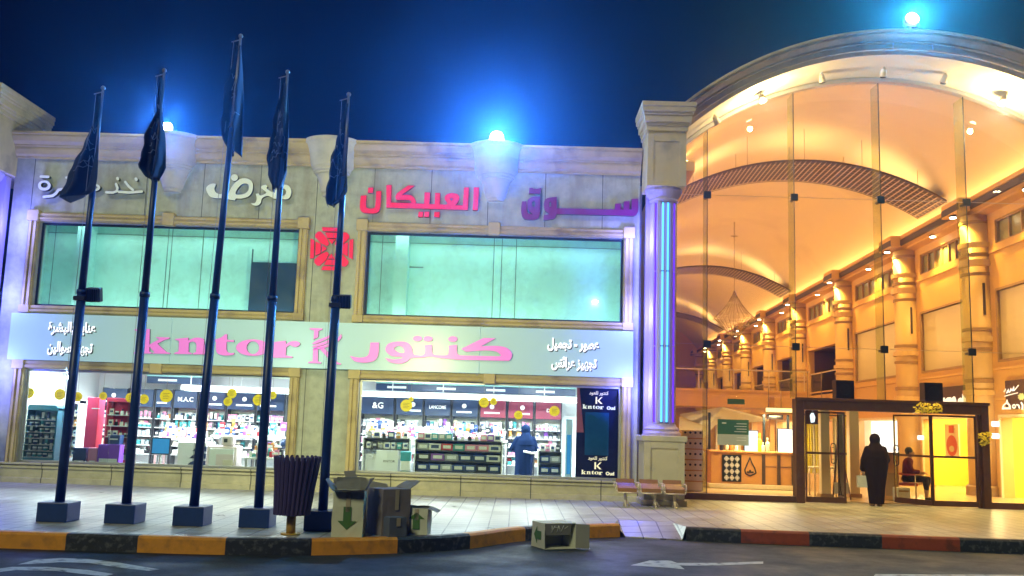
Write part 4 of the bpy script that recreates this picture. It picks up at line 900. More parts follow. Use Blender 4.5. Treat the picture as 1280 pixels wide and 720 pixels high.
# spots fixed to the arch soffit
def soffit_spot(px, py, lit, label, Y=21.55):
    p = at(px, py, Y); t = T('spot_light', label, 'lamp', p, 'spot lights under the arch')
    d = Vector((AX-p.x, 0, AZ-p.z)).normalized(); m = MB(); m.cyl(p, p+d*.17+Vector((0, .06, 0)), .055, .085, n=14); m.box(p.x-.02, p.x+.02, p.y-.02, p.y+.02, p.z, p.z+.06); m.build('housing', 'soffit', t)
    e = p+d*.172+Vector((0, .06, 0)); m = MB(); m.cyl(e, e+d*.01, .075, n=14); m.build('lens', 'lamp_warm' if lit else 'dark_metal', t)
    if lit: lamp('POINT', 'spot_beam', e+d*.10+Vector((0, -.1, -.1)), 200, (1, .74, .34), t, .06); lamp('SPOT', 'ground_beam', e+d*.12, 1100, (1, .60, .14), t, .06, angle=95, blend=.9, to=Vector((e.x+(8.5-e.x)*.35, 18.6, 0)))
soffit_spot(893, 146, False, 'unlit cylinder spot at the left foot of the arch soffit'); soffit_spot(951, 118, True, 'lit cylinder spot on the left part of the arch soffit')
soffit_spot(1027, 93, False, 'unlit cylinder spot left of the arch crown'); soffit_spot(1105, 86, False, 'unlit cylinder spot at the arch crown')
soffit_spot(1182, 94, False, 'unlit cylinder spot right of the arch crown'); soffit_spot(1256, 121, True, 'lit cylinder spot on the right part of the arch soffit')
# hanging lattice arcs
def truss(y0, label):
    yw = 2.35; xf = HM @ Matrix.Translation((-4.5-.0, y0, 0)); crown = 9.95; Rt = 8.1; th = math.asin(4.25/Rt)
    t = T('lattice_arc', label, 'ceiling decoration', HM @ Vector((-4.5, y0, crown)), 'curved lattice panels hung under the vault')
    pt = lambda a, dz=0: (Rt*sin(a), crown-Rt+Rt*cos(a)+dz)
    m = MB(xf); N = 40
    for k in range(N):
        a, b = -th+2*th*k/N, -th+2*th*(k+1)/N; (xa, za), (xb, zb) = pt(a), pt(b)
        m.add([(xa, 0, za), (xb, 0, zb), (xb, yw, zb), (xa, yw, za), (xa, 0, za+.06), (xb, 0, zb+.06), (xb, yw, zb+.06), (xa, yw, za+.06)], [(0, 1, 2, 3), (4, 7, 6, 5), (0, 4, 5, 1), (3, 2, 6, 7)])
    m.build('panel', 'truss_panel', t)
    m = MB(xf); N = 58
    for k in range(N+1):
        a = -th+2*th*k/N; x, z = pt(a); x2, z2 = pt(a, 0); m.box(x-.012, x+.012, 0, yw, z-.03, z-.006)
    for j in range(10):
        y = yw*j/9
        for k in range(40):
            a, b = -th+2*th*k/40, -th+2*th*(k+1)/40; (xa, za), (xb, zb) = pt(a), pt(b); hw = .014 if 0 < j < 9 else .04
            m.add([(xa, y-hw, za-.03), (xb, y-hw, zb-.03), (xb, y+hw, zb-.03), (xa, y+hw, za-.03)], [(0, 1, 2, 3)], 1 if j in (0, 9) else 0)
    m.build('lattice', ['truss_bar', 'truss_panel'], t)
    for q in (-1, 0, 1):
        a = q*th*.62; x, z = pt(a); v0 = HM @ Vector((-4.5+x, y0+yw/2, z+.10)); v1 = HM @ Vector((-4.5+x*1.4, y0+yw/2, z+3)); lamp('AREA', 'added_uplight', v0, 40, (1, .60, .26), t, sx=yw*.8, sy=2.2, to=v1)  # unseen lamps added above the arc to brighten the vault
    for k in range(5):
        a = -th*.8+1.6*th*k/4; x, z = pt(a)
        for y in (.2, yw-.2):
            zt = cz+sqrt(max(R_**2-(x+(-4.5-VC))**2, 0)); c = MB(xf); c.cyl((x, y, z+.05), (x, y, zt), .008, n=5); c.build('hanger', 'wire', t)
truss(6.6, 'largest curved lattice panel hung close behind the glass front'); truss(26.5, 'middle curved lattice panel behind the chandelier chain'); truss(46.5, 'farthest curved lattice panel deep in the hall')
# chandelier
p = HM @ Vector((-4.55, 18.6, 0)); t = T('chandelier', 'beaded pyramid chandelier hanging on a long chain in the hall', 'chandelier', (p.x, p.y, 5.4))
rg = [(0.02, 7.55), (.10, 7.35), (.30, 7.0), (.55, 6.68), (.88, 6.38), (.62, 6.12), (.30, 5.75), (.02, 5.45)]
m = MB()
for j in range(24):
    a = 2*pi*j/24; m.tube([(p.x+r*cos(a), p.y+r*sin(a), z) for r, z in rg], .009, 4)
m.build('frame', 'wire', t); m = MB()
for r, z in rg[1:-1]:
    for zz in (0, .12): m.tube([(p.x+r*cos(2*pi*k/20), p.y+r*sin(2*pi*k/20), z-zz*(.8)) for k in range(21)], .012, 4)
for r, z in rg[1:-1]:
    for k in range(20): a = 2*pi*k/20; m.ball((p.x+r*cos(a), p.y+r*sin(a), z-.05), .028, nu=6, nv=4)
m.build('beads', 'beads', t); m = MB(); m.cyl((p.x, p.y, 7.5), (p.x, p.y, 10.6), .012, n=6); m.box(p.x-.15, p.x+.15, p.y-.02, p.y+.02, 9.95, 9.98); m.build('chain', 'wire', t)
# bridge across the hall at first floor
t = T('gallery_bridge', 'pinkish bridge with glass rail crossing the hall at first floor', 'bridge', HM @ Vector((-4, 21, 2.6)))
m = MB(HM); m.box(-9.2, -.9, 20.5, 24, 2.62, 3.36); m.box(-9.2, -.9, 20.45, 20.499, 3.30, 3.40); m.build('slab', 'mall_wall', t)
m = MB(HM); m.box(-9.2, -.9, 20.52, 20.535, 3.40, 4.25); m.build('rail_glass', 'glass_wall', t)
m = MB(HM); m.box(-9.2, -.9, 20.50, 20.56, 4.25, 4.30)
for k in range(6): m.box(-8.9+k*1.55, -8.86+k*1.55, 20.5, 20.54, 3.4, 4.25)
m.build('handrail', 'bench_metal', t)

# ---- signs over the shops of the gallery
def gsign(px0, py0, px1, py1, label, words, col='white_text'):
    s1, zt = hall(px0, py0, -.09); s0, zb = hall(px1, py1, -.09); zt2 = hall(px1, py0, -.09)[1]
    t = T('shop_sign', label, 'sign', HM @ Vector((-.05, (s0+s1)/2, 2.4)))
    z0, z1 = 2.36, 3.12
    m = MB(HM); m.bbox(-.09, -.002, s0, s1, z0, z1, .01); m.build('sign_panel', 'sign_dark', t)
    m = MB(); R0_ = HM.to_3x3() @ Vector((0, -1, 0))
    for wd, fy, fz, hh, ww in words:
        c = HM @ Vector((-.092, s1+(s0-s1)*fy, z0+(z1-z0)*fz)); text_into(m, wd, c, hh*(z1-z0), .012, .03, width=ww*(s1-s0), right=R0_)
    m.build('sign_lettering', col, t); return t
b1, b0, b2 = bays[1], bays[0], bays[2]
def hall_marks(t, name, shapes, ox, oy, sc, mt, n=-.10):
    m = MB(HM)
    for polys in shapes:
        Q = [[hall(ox+x/sc, oy+y/sc, n) for x, y in P] for P in polys]; flat = [p for P in Q for p in P]
        m.add([(n, a, b) for a, b in flat], tessellate_polygon([[Vector((a, b, 0)) for a, b in P] for P in Q]))
    return m.build(name, mt, t)
t = gsign(1175, 487, 1226, 504, 'dark sign with white Arabic letters over the yellow lit shop', [])
hall_marks(t, 'sign_lettering', [[[(666, 345), (680, 290), (720, 268), (742, 285), (752, 250), (745, 205), (780, 200), (792, 262), (830, 292), (850, 250), (868, 200), (890, 200), (900, 240), (922, 212), (946, 270), (922, 318), (935, 348)]], [[(378, 340), (385, 300), (420, 266), (446, 272), (440, 308), (490, 266), (545, 262), (560, 284), (598, 246), (626, 256), (652, 345)]]], 1150, 478, 14.22, 'white_text')
t = gsign(1256, 480, 1300, 515, 'dark sign with white script and a pale flower at the right edge', [])
zz = [(300, 235), (322, 190), (336, 258), (368, 190), (378, 250), (408, 178), (420, 222), (450, 150), (458, 214), (515, 140)]
hall_marks(t, 'script_lettering', [[ribbon(zz, 16)], [ribbon([(310, 303), (400, 278), (505, 252)], 13)]], 1230, 470, 12, 'white_text')
hall_marks(t, 'large_lettering', [[[(266, 502), (280, 440), (325, 398), (345, 342), (364, 398), (398, 440), (404, 500)], [(300, 470), (310, 432), (340, 420), (366, 436), (370, 470)]], [ell(450, 455, 30, 34), ell(450, 455, 13, 15)], [ribbon([(490, 430), (520, 440), (530, 480)], 22)], [ribbon([(560, 400), (580, 440), (575, 495)], 24)], [ribbon([(620, 400), (640, 450), (680, 490)], 24)]], 1230, 470, 12, 'white_text')
hall_marks(t, 'flower_mark', [[[(560+(62 if k % 2 else 44)*cos(pi*k/8), 310+(62 if k % 2 else 44)*sin(pi*k/8)) for k in range(16)]]], 1230, 470, 12, 'flower_green')
s, z = hall(1036, 477, -.05); t = T('shop_sign', 'small brown upstairs shop sign with a pale round emblem left of the speaker', 'sign', HM @ Vector((1.2, s, 3.5)))
m = MB(HM); m.box(.9, 1.0, s-1.6, s+1.2, 3.42, 4.2); m.build('sign_panel', 'sign_dark', t)
hall_marks(t, 'sign_emblem', [[[(425+(80 if k % 2 else 62)*cos(pi*k/10), 278+(80 if k % 2 else 62)*sin(pi*k/10)) for k in range(20)], ell(425, 278, 26, 26, 12)], [ribbon([(490, 240), (494, 400)], 18)], [ribbon([(535, 225), (538, 390)], 18)], [ribbon([(592, 205), (570, 290), (590, 378)], 18)]], 1010, 460, 18, 'white_text', .88)
# white lightbox in the second shop, round red poster in the yellow shop
s0, s1 = bays[2][0]+.85, bays[2][1]-.85
m = MB(HM); m.box(.55, .62, s0, s1, .9, 2.12); tag(m.build('lightbox', 'lightbox_white'), 'large white glowing panel in the shopfront behind the standing woman', 'lightbox')
m = MB(HM); m.bbox(.5, 1.0, s0, s1, .02, .88, .02); tag(m.build('counter', 'wood_orange'), 'orange brown counter below the white glowing panel', 'counter')
sA, zA = hall(1190, 560, .5); t = T('poster', 'poster with a round red emblem inside the yellow shop', 'poster', HM @ Vector((.5, sA, 1.0)))
m = MB(HM); m.box(.5, .53, sA-.55, sA+.55, .95, 2.0); m.build('poster_board', 'cream', t)
m = MB(HM); m.add([(.494, sA+.42*cos(2*pi*k/28), 1.32+.33*sin(2*pi*k/28)) for k in range(28)], [list(range(28))]); m.add([(.492, sA-.2, 1.72), (.492, sA+.2, 1.72), (.492, sA+.2, 1.95), (.492, sA-.2, 1.95)], [(0, 1, 2, 3)]); m.build('emblem', 'red_sign', t)
m = MB(HM); m.add([(.490, sA+.2*cos(2*pi*k/20), 1.22+.10*sin(2*pi*k/20)) for k in range(20)], [list(range(20))]); m.build('emblem_mark', 'mall_panel', t)
for k, (fy, wd) in enumerate(((.12, 1.3), (.78, 1.5))):
    s0, s1 = bays[1][0]+.8, bays[1][1]-.8; y = s0+(s1-s0)*fy
    t = T('display_shelf', ['tall wooden shelf with packets at the right end of the yellow shop', 'tall wooden shelf with packets at the left end of the yellow shop'][k], 'shelf', HM @ Vector((1.6, y, 0)))
    m = MB(HM); m.box(1.9, 1.95, y-wd/2, y+wd/2, 0, 2.1); m.box(1.5, 1.9, y-wd/2, y-wd/2+.05, 0, 2.1); m.box(1.5, 1.9, y+wd/2-.05, y+wd/2, 0, 2.1); m.build('case', 'wood_orange', t)
    m = MB(HM)
    for j in range(5): m.box(1.5, 1.9, y-wd/2+.05, y+wd/2-.05, .2+j*.4, .23+j*.4)
    m.build('shelf_board', 'cream', t); m = MB(HM)
    for j in range(5):
        yy = y-wd/2+.1
        while yy < y+wd/2-.2: h = random.uniform(.12, .28); m.box(1.55, 1.8, yy, yy+.12, .231+j*.4, .231+j*.4+h); yy += .16
    m.build('packets', 'pack_amber', t)

# ================================================================== KIOSK AND LOOSE THINGS IN THE HALL
KY = 26.6
kx = lambda px, py=590, Y=KY: at(px, py, Y).x
kz = lambda px, py, Y=KY: at(px, py, Y).z
t = T('kiosk', 'orange kiosk counter with white lattice front and drop emblem', 'kiosk', (kx(935), KY+.4, 0))
m = MB(); m.bbox(kx(886), kx(996), KY, KY+.9, .02, .14, .01); m.build('plinth', 'cream', t)
m = MB(); m.bbox(kx(889), kx(994), KY+.05, KY+.85, .14, .98, .01); m.bbox(kx(887), kx(996), KY+.0, KY+.9, .98, 1.03, .008); m.build('counter', 'wood_orange', t)
m = MB(); m.box(kx(903), kx(927), KY+.02, KY+.048, .20, .92); m.build('lattice_frame', 'dark_metal', t)
m = MB(); xa, xb = kx(905), kx(925)
for i in range(3):
    for j in range(4):
        cx, cz_ = xa+(xb-xa)*(i+.5)/3, .22+.68*(j+.5)/4; rx, rz = (xb-xa)/6*.92, .085*.92
        for r0 in (1, .5):
            P = [(cx-rx*r0, cz_), (cx, cz_-rz*r0), (cx+rx*r0, cz_), (cx, cz_+rz*r0)]; q = .72 if r0 == 1 else .3
            H = [(cx-rx*r0*q, cz_), (cx, cz_-rz*r0*q), (cx+rx*r0*q, cz_), (cx, cz_+rz*r0*q)]; m.plate([P, H], KY+.008, KY+.02)
m.build('lattice', 'shop_white', t)
m = MB(); P = [(0, .34), (-.10, .12), (-.16, -.02), (-.13, -.14), (0, -.20), (.13, -.14), (.18, -.10), (.14, .04), (.06, .18)]; cx = kx(938)
H = [(x*.8, z*.8-.005) for x, z in P]; m.plate([[(cx+x, .55+z) for x, z in P], [(cx+x, .55+z) for x, z in H]], KY+.03, KY+.05)
m.plate([[(cx-.09, .45), (cx+.10, .45), (cx+.10, .49), (cx+.02, .49), (cx+.02, .53), (cx-.02, .53), (cx-.02, .49), (cx-.09, .49)]], KY+.03, KY+.05); m.build('emblem', 'ink', t)
m = MB()
for px in (953, 972, 990): m.box(kx(px), kx(px+4), KY+.02, KY+.049, .15, .95)
for px in (957, 976): m.box(kx(px), kx(px+14), KY+.035, KY+.049, .62, .635)
m.build('gap', 'cornice_dark', t)
m = MB()
for px in (890, 960, 991): m.box(kx(px), kx(px)+.06, KY+.5, KY+.56, 1.031, 2.06)
m.build('upright', 'dark_metal', t)
m = MB(); m.bbox(kx(956), kx(996), KY+.02, KY+.62, 2.061, 2.10, .008); m.bbox(kx(957), kx(995), KY+.02, KY+.08, 2.10, 2.24, .008); m.build('canopy_frame', 'wood_orange', t)
m = MB(); m.box(kx(958), kx(994), KY+.012, KY+.019, 2.115, 2.225); m.build('lit_header', 'lamp_header', t)
lamp('AREA', 'canopy_fill', (kx(975), KY+.3, 2.05), 60, (1, .82, .45), t, sx=.7, sy=.4)  # lamp added under the canopy to brighten the kiosk
lamp('AREA', 'counter_fill', (kx(935), KY-.25, 2.17), 110, (1, .75, .35), t, sx=1.6, sy=.12, to=(kx(925), KY-.3, 0))  # unseen lamp added before the kiosk to brighten the counter front
def standing_lightbox(x0, y0, x1, y1, Y, label, mt):
    a, b = at(x0, y1, Y), at(x1, y0, Y); t = T('lightbox', label, 'lightbox', ((a.x+b.x)/2, Y, a.z)); m = MB(); m.bbox(a.x, b.x, Y, Y+.08, a.z, b.z, .008); m.build('case', 'dark_metal', t)
    m = MB(); m.box(a.x+.02, b.x-.02, Y-.006, Y, a.z+.02, b.z-.02); m.build('screen', mt, t)
standing_lightbox(930, 538, 948, 566, KY+.3, 'pale blue lit screen standing on the kiosk counter', 'lightbox_blue')
standing_lightbox(972, 536, 993, 566, KY+.4, 'bright white lit screen at the right end of the kiosk', 'lightbox_white')
zc = 1.032
for k, (px, mt, h) in enumerate(((905, 'pack_black', .3), (911, 'pack_cream', .36), (917, 'pack_amber', .28), (923, 'pack_white', .34), (953, 'petal', .5), (957, 'pack_white', .25), (963, 'pack_cream', .38))):
    m = MB(); x = kx(px, 568); m.lathe(x, KY+.3, [(.055, zc), (.06, zc+.02), (.06, zc+h*.6), (.02, zc+h*.72), (.02, zc+h*.8), (.03, zc+h*.82), (.03, zc+h)], 12)
    tag(m.build('perfume_bottle', mt), ['black perfume bottle at the left end of the kiosk counter', 'cream perfume bottle on the kiosk beside the black one', 'amber perfume bottle on the kiosk counter', 'white perfume bottle left of the pale blue screen', 'tall yellow bottle right of the pale blue screen', 'short white bottle on the kiosk between the two screens', 'tall cream bottle left of the white screen'][k], 'bottle', 'bottles on the hall kiosk')
# pale display cabinet left of the kiosk, behind the column
t = T('display_cabinet', 'pale perfume cabinet with drawers at the left edge of the glass front', 'cabinet', (kx(866, 590, 25), 25, 0)); x0, x1 = kx(852, 590, 25), kx(879, 590, 25)
m = MB(); m.bbox(x0, x1, 25, 25.5, .02, 1.55, .01); m.build('case', 'cream', t)
m = MB()
for j in range(5): m.box(x0-.01, x1+.01, 24.97, 24.999, .25+j*.27, .28+j*.27)
m.build('shelf_board', 'wood_orange', t)
m = MB()
for j in range(5):
    for k in range(4): x = x0+.08+k*(x1-x0-.16)/3; m.cyl((x, 24.97, .31+j*.27+.1), (x, 24.94, .31+j*.27+.1), .03, n=8)
m.build('knob', 'dark_metal', t)
# cream umbrella-like canopy and the kiosk roof sign
c = at(905, 516, 30); t = T('canopy', 'cream sloping canopy with a tan side behind the kiosk', 'canopy', (c.x, 30.5, 0))
A, B, C_, D = at(850, 520, 29), at(903, 511, 29), at(962, 526, 31), at(880, 532, 29)
m = MB(); P = [A, B, C_, D]; m.add([p for p in P]+[p+Vector((0, 0, .06)) for p in P], [(0, 1, 2, 3), (4, 7, 6, 5), (0, 4, 5, 1), (1, 5, 6, 2), (2, 6, 7, 3), (3, 7, 4, 0)]); m.build('roof', 'shop_white', t)
m = MB(); a, b = at(849, 547, 29), at(899, 520, 29); m.plate([[(a.x, a.z), (at(880, 549, 29).x, a.z), (b.x+.1, b.z-.05), (A.x, A.z-.02)]], 29.1, 29.16); m.build('side', 'soffit', t)
m = MB(); m.cyl((b.x, 29.4, 0), (b.x, 29.4, b.z+.02), .04); m.cyl((A.x+.1, 29.3, 0), (A.x+.1, 29.3, A.z), .04); m.build('pole', 'bench_metal', t)
a, b = at(959, 524, 27.5), at(979, 511, 27.5); t = T('kiosk_sign', 'dark sign with two grey slats hanging above the kiosk', 'sign', ((a.x+b.x)/2, 27.5, a.z)); m = MB(); m.bbox(a.x, b.x, 27.5, 27.56, a.z, b.z, .01); m.build('sign_panel', 'sign_dark', t); m = MB()
for k in range(2): z_ = a.z+(b.z-a.z)*(.3+.42*k); m.box(a.x+.06+.03*k, b.x-.06-.05*k, 27.492, 27.499, z_-.025, z_+.025)
m.build('slat', 'alu', t)
m = MB(); m.cyl((a.x+.05, 27.53, b.z), (a.x+.05, 27.53, 2.8), .012); m.cyl((b.x-.05, 27.53, b.z), (b.x-.05, 27.53, 2.8), .012); m.build('hanger', 'wire', t)
m = MB(); a, b = at(910, 505, 27.9), at(931, 499, 27.9); m.bbox(a.x, b.x, 27.9, 28.0, a.z, b.z, .01); t = tag(m.build('hanging_sign', 'poster_green'), 'small green sign in front of the bridge', 'sign')
for px0, px1, Y, z1, lab, mt in ((1027, 1038, 24.2, 2.25, 'beige square post left of the easel inside the door', 'cream'), (1063, 1075, 24.6, 2.3, 'beige square post right of the easel inside the door', 'cream'), (963, 969, 28.2, 2.6, 'slim orange post behind the kiosk screens', 'wood_orange')):
    a, b = at(px0, 600, Y).x, at(px1, 600, Y).x; t = T('post', lab, 'post', ((a+b)/2, Y, 0)); m = MB(); m.bbox(a, b, Y, Y+b-a, .10, z1, .01); m.build('shaft', mt, t); m = MB(); m.bbox(a-.04, b+.04, Y-.04, Y+b-a+.04, .012, .10, .01); m.build('base', 'mall_band', t)
# hanging fabrics in the far shops, seen through the left door leaf
for k, (px, w_, mt, lab) in enumerate(((1011, .22, 'petal', 'yellow fabric length hanging leftmost inside the left door leaf'), (1018, .26, 'cream', 'cream fabric length hanging second inside the left door leaf'), (1024, .20, 'petal', 'yellow fabric length hanging next to the beige post'), (1047, .30, 'cream', 'cream fabric hanging right of the beige post'), (1055, .24, 'petal', 'yellow fabric hanging behind the easel'))):
    x = at(px, 560, 28).x; m = MB(); rows_ = []
    for z in (.45, .8, 1.2, 1.6, 2.05): rows_.append([(x-w_/2+w_*j/14, 28+.05*sin(j*1.5+z*.8+k), z+.02*sin(j+k)) for j in range(15)])
    f_ = [Vector(q) for r in rows_ for q in r]; b_ = [q+Vector((0, .012, 0)) for q in f_]; m.add(f_, [(i*15+j, i*15+j+1, i*15+j+16, i*15+j+15) for i in range(4) for j in range(14)], 0, True); m.add(b_, [(i*15+j+15, i*15+j+16, i*15+j+1, i*15+j) for i in range(4) for j in range(14)], 0, True)
    tag(m.build('hanging_fabric', mt), lab, 'fabric')
t = T('clothes_rail', 'dark rail carrying hanging fabrics inside the left door leaf', 'rail', (at(1033, 560, 28).x, 28, 0)); x0, x1 = at(1004, 560, 28).x, at(1062, 560, 28).x
m = MB(); m.cyl((x0, 28.02, 2.1), (x1, 28.02, 2.1), .018, n=8); m.build('bar', 'dark_metal', t)
for xx in (x0, x1): m = MB(); m.cyl((xx, 28.02, .012), (xx, 28.02, 2.1), .018, n=8); m.cyl((xx, 27.75, .03), (xx, 28.3, .03), .018, n=8); m.build('stand', 'dark_metal', t)
# easel
x, y = at(1050, 600, 23.6).x, 23.6; t = T('easel', 'thin dark display easel with white card inside the entrance', 'easel', (x, y, 0)); m = MB()
m.cyl((x-.22, y-.1, .012), (x-.02, y+.06, 1.5), .014); m.cyl((x+.22, y-.1, .012), (x+.02, y+.06, 1.5), .014); m.cyl((x, y+.5, .012), (x, y+.08, 1.45), .014); m.cyl((x-.2, y-.07, .3), (x+.2, y-.07, .3), .012); m.build('frame', 'brown_frame', t)
m = MB(); m.box(x-.17, x+.17, y-.10, y-.085, .16, .42); m.build('card', 'shop_white', t)
x0, x1 = at(1016, 590, 24.6).x, at(1045, 590, 24.6).x; t = T('table', 'small pale side table inside the left door leaf', 'table', ((x0+x1)/2, 24.8, 0)); m = MB(); m.bbox(x0, x1, 24.5, 25, .70, .74, .008); m.build('tabletop', 'cream', t)
for dx in (x0+.03, x1-.03):
    for dy in (24.53, 24.97): m = MB(); m.cyl((dx, dy, .012), (dx, dy, .70), .02); m.build('leg', 'bench_metal', t)
# framed picture with red and blue print, top left in the door
a, b = at(1008, 530, 25.5), at(1030, 513, 25.5); t = T('picture', 'small dark picture with blue and red print high inside the left door leaf', 'picture', ((a.x+b.x)/2, 25.5, a.z)); m = MB(); m.bbox(a.x, b.x, 25.5, 25.54, a.z, b.z, .008); m.build('picture_board', 'sign_dark', t)
w_, h_ = b.x-a.x, b.z-a.z; m = MB(); m.plate([[(a.x+w_*.25, a.z+h_*.1), (a.x+w_*.45, a.z+h_*.15), (a.x+w_*.5, a.z+h_*.5), (a.x+w_*.35, a.z+h_*.95), (a.x+w_*.2, a.z+h_*.6)]], 25.492, 25.499); m.build('blue_print', 'lightbox_blue', t); m = MB(); m.plate([[(a.x+w_*.6, a.z+h_*.1), (a.x+w_*.95, a.z+h_*.7), (a.x+w_*.95, a.z+h_*.9), (a.x+w_*.7, a.z+h_*.5)]], 25.492, 25.499); m.build('red_print', 'red_sign', t)
m = MB(); m.cyl((a.x+.05, 25.52, b.z), (a.x+.05, 25.52, 3.2), .01); m.cyl((b.x-.05, 25.52, b.z), (b.x-.05, 25.52, 3.2), .01); m.build('hanger', 'wire', t)
# poster on the glass
a, b = at(897, 556, GY-.02), at(936, 525, GY-.02); t = T('poster', 'green and grey notice stuck on the glass left of the door', 'poster', ((a.x+b.x)/2, GY-.01, a.z)); zm = a.z+(b.z-a.z)*.42
m = MB(); m.box(a.x, b.x, GY-.012, GY-.006, zm, b.z)
for k in range(4): m.box(b.x-.28-(k % 2)*.05, b.x-.05, GY-.016, GY-.0125, b.z-.10-k*.06, b.z-.085-k*.06, 1)
m.box(a.x+.1, a.x+.2, GY-.016, GY-.0125, b.z-.1, b.z-.07, 1); m.build('upper_half', ['poster_green', 'shop_white'], t)
m = MB(); m.box(a.x, b.x, GY-.012, GY-.006, a.z, zm)
for k in range(2): m.box(b.x-.28, b.x-.06, GY-.016, GY-.0125, zm-.08-k*.06, zm-.06-k*.06, 1)
m.build('lower_half', ['poster_grey', 'shop_white'], t)
# speakers on the door frame, flower garland
for k, (x0, y0, x1, y1) in enumerate(((1043, 476, 1065, 499), (1153, 479, 1175, 503))):
    a, b = at(x0, y1, GY+.2), at(x1, y0, GY+.2); t = T('speaker', ['dark square speaker on the door frame left of the middle', 'dark square speaker on the right half of the door frame'][k], 'speaker', ((a.x+b.x)/2, GY+.2, 2.377)); m = MB(); m.bbox(a.x, b.x, GY+.05, GY+.35, 2.377, b.z, .012); m.build('cabinet', 'speaker_black', t)
    m = MB(); cx, cz_ = (a.x+b.x)/2, (2.38+b.z)/2; m.lathe(0, 0, [(.13, 0), (.12, .012), (.10, .004), (.04, -.012), (.0, -.012)], 20)
    m.v = [Vector((cx+q.x, GY+.048-q.z*.6, cz_+q.y)) for q in m.v]; m.build('cone', 'cornice_dark', t)
def garland(n, x0, y0, x1, y1, label):
    m = MB()
    for k in range(n):
        p = at(random.uniform(x0, x1), random.uniform(y0, y1), GY-.2-random.random()*.08); r = random.uniform(.03, .065)
        for j in range(5):
            a = random.random()*6.28; e = random.uniform(-.8, .8); d = Vector((cos(a)*cos(e), sin(a)*cos(e)*.6, sin(e)))*r; u = d.orthogonal().normalized()*r*.45; m.add([p, p+d*.6+u, p+d*1.3, p+d*.6-u], [(0, 1, 2, 3)])
    tag(m.build('flower_garland', 'petal'), label, 'flowers')
garland(60, 1143, 504, 1176, 515, 'yellow flower garland on the beam above the doors'); garland(34, 1224, 541, 1238, 556, 'yellow flowers tied to the right door post')

# ================================================================== SHOP INTERIOR
# ceiling bulkhead with long light trough
t = T('ceiling_trough', 'long white lit trough under the shop ceiling', 'ceiling light', (-4.3, 25.2, 2.3))
m = MB(); m.bbox(-8.6, 2.2, 24.6, 24.95, 2.17, 2.30, .03)
for k in range(9): m.cyl((-8.4+k*1.3, 24.78, 2.29), (-8.4+k*1.3, 24.78, 2.778), .012, n=6)
m.build('housing', 'shop_white', t)
m = MB(); m.box(-8.5, 2.1, 24.66, 24.90, 2.158, 2.168); m.build('diffuser', 'tube_white', t)
t2 = T('ceiling_trough', 'second white lit trough across the left part of the shop', 'ceiling light', (-9.5, 23.5, 2.5))
m = MB(); m.bbox(-11.0, -8.0, 23.3, 23.6, 2.55, 2.775, .02); m.build('housing', 'shop_white', t2); m = MB(); m.box(-10.9, -8.1, 23.33, 23.57, 2.538, 2.547); m.build('diffuser', 'tube_white', t2)
for k, (x, y) in enumerate([(-10.4, 22.2), (-9.0, 22.4), (-7.4, 22.4), (-5.8, 22.4), (-2.6, 22.4), (-1.0, 22.4), (.6, 22.4), (1.6, 22.6), (-8.4, 24.0), (-5.4, 23.6), (-2.0, 23.6), (.4, 23.6)]):
    t = T('ceiling_light', 'square white panel light in the shop ceiling', 'ceiling light', (x, y, 2.78), 'panel lights in the shop ceiling'); m = MB(); m.box(x-.31, x+.31, y-.31, y+.31, 2.755, 2.778); m.build('frame', 'alu', t); m = MB(); m.box(x-.27, x+.27, y-.27, y+.27, 2.748, 2.754); m.build('diffuser', 'shop_white', t)
    lamp('AREA', 'panel_glow', (x, y, 2.735), 62 if y > 23 else 120, (.90, 1, .98), t, sx=.54, sy=.54)
q = at(88, 472, FY+.6); t = T('shop_spot', 'glaring white spotlight high in the left end of the shop window', 'lamp', q); m = MB(); m.cyl(q+Vector((0, .05, 0)), q, .05, .07, n=14); m.cyl(q+Vector((0, .03, 0)), (q.x, q.y+.05, 2.775), .012); m.build('housing', 'alu', t); m = MB(); m.cyl(q-Vector((0, .001, 0)), q-Vector((0, .02, 0)), .062, n=14); m.build('lens', 'lamp_blue_white', t)
lamp('POINT', 'spot_glow', q-Vector((0, .16, .02)), 60, (.6, .85, 1), t, .06)
for k, px in enumerate((48, 62, 75)):
    q2 = at(px, 472, FY+.7); t = T('shop_spot', ['small white spot at the far left end of the shop window', 'small white spot second from the left end', 'small white spot next to the glaring one'][k], 'lamp', q2); m = MB(); m.cyl(q2+Vector((0, .05, 0)), q2, .04, .05, n=12); m.cyl(q2+Vector((0, .03, 0)), (q2.x, q2.y+.04, 2.775), .01); m.build('housing', 'alu', t); m = MB(); m.cyl(q2-Vector((0, .001, 0)), q2-Vector((0, .015, 0)), .045, n=12); m.build('lens', 'tube_white', t)

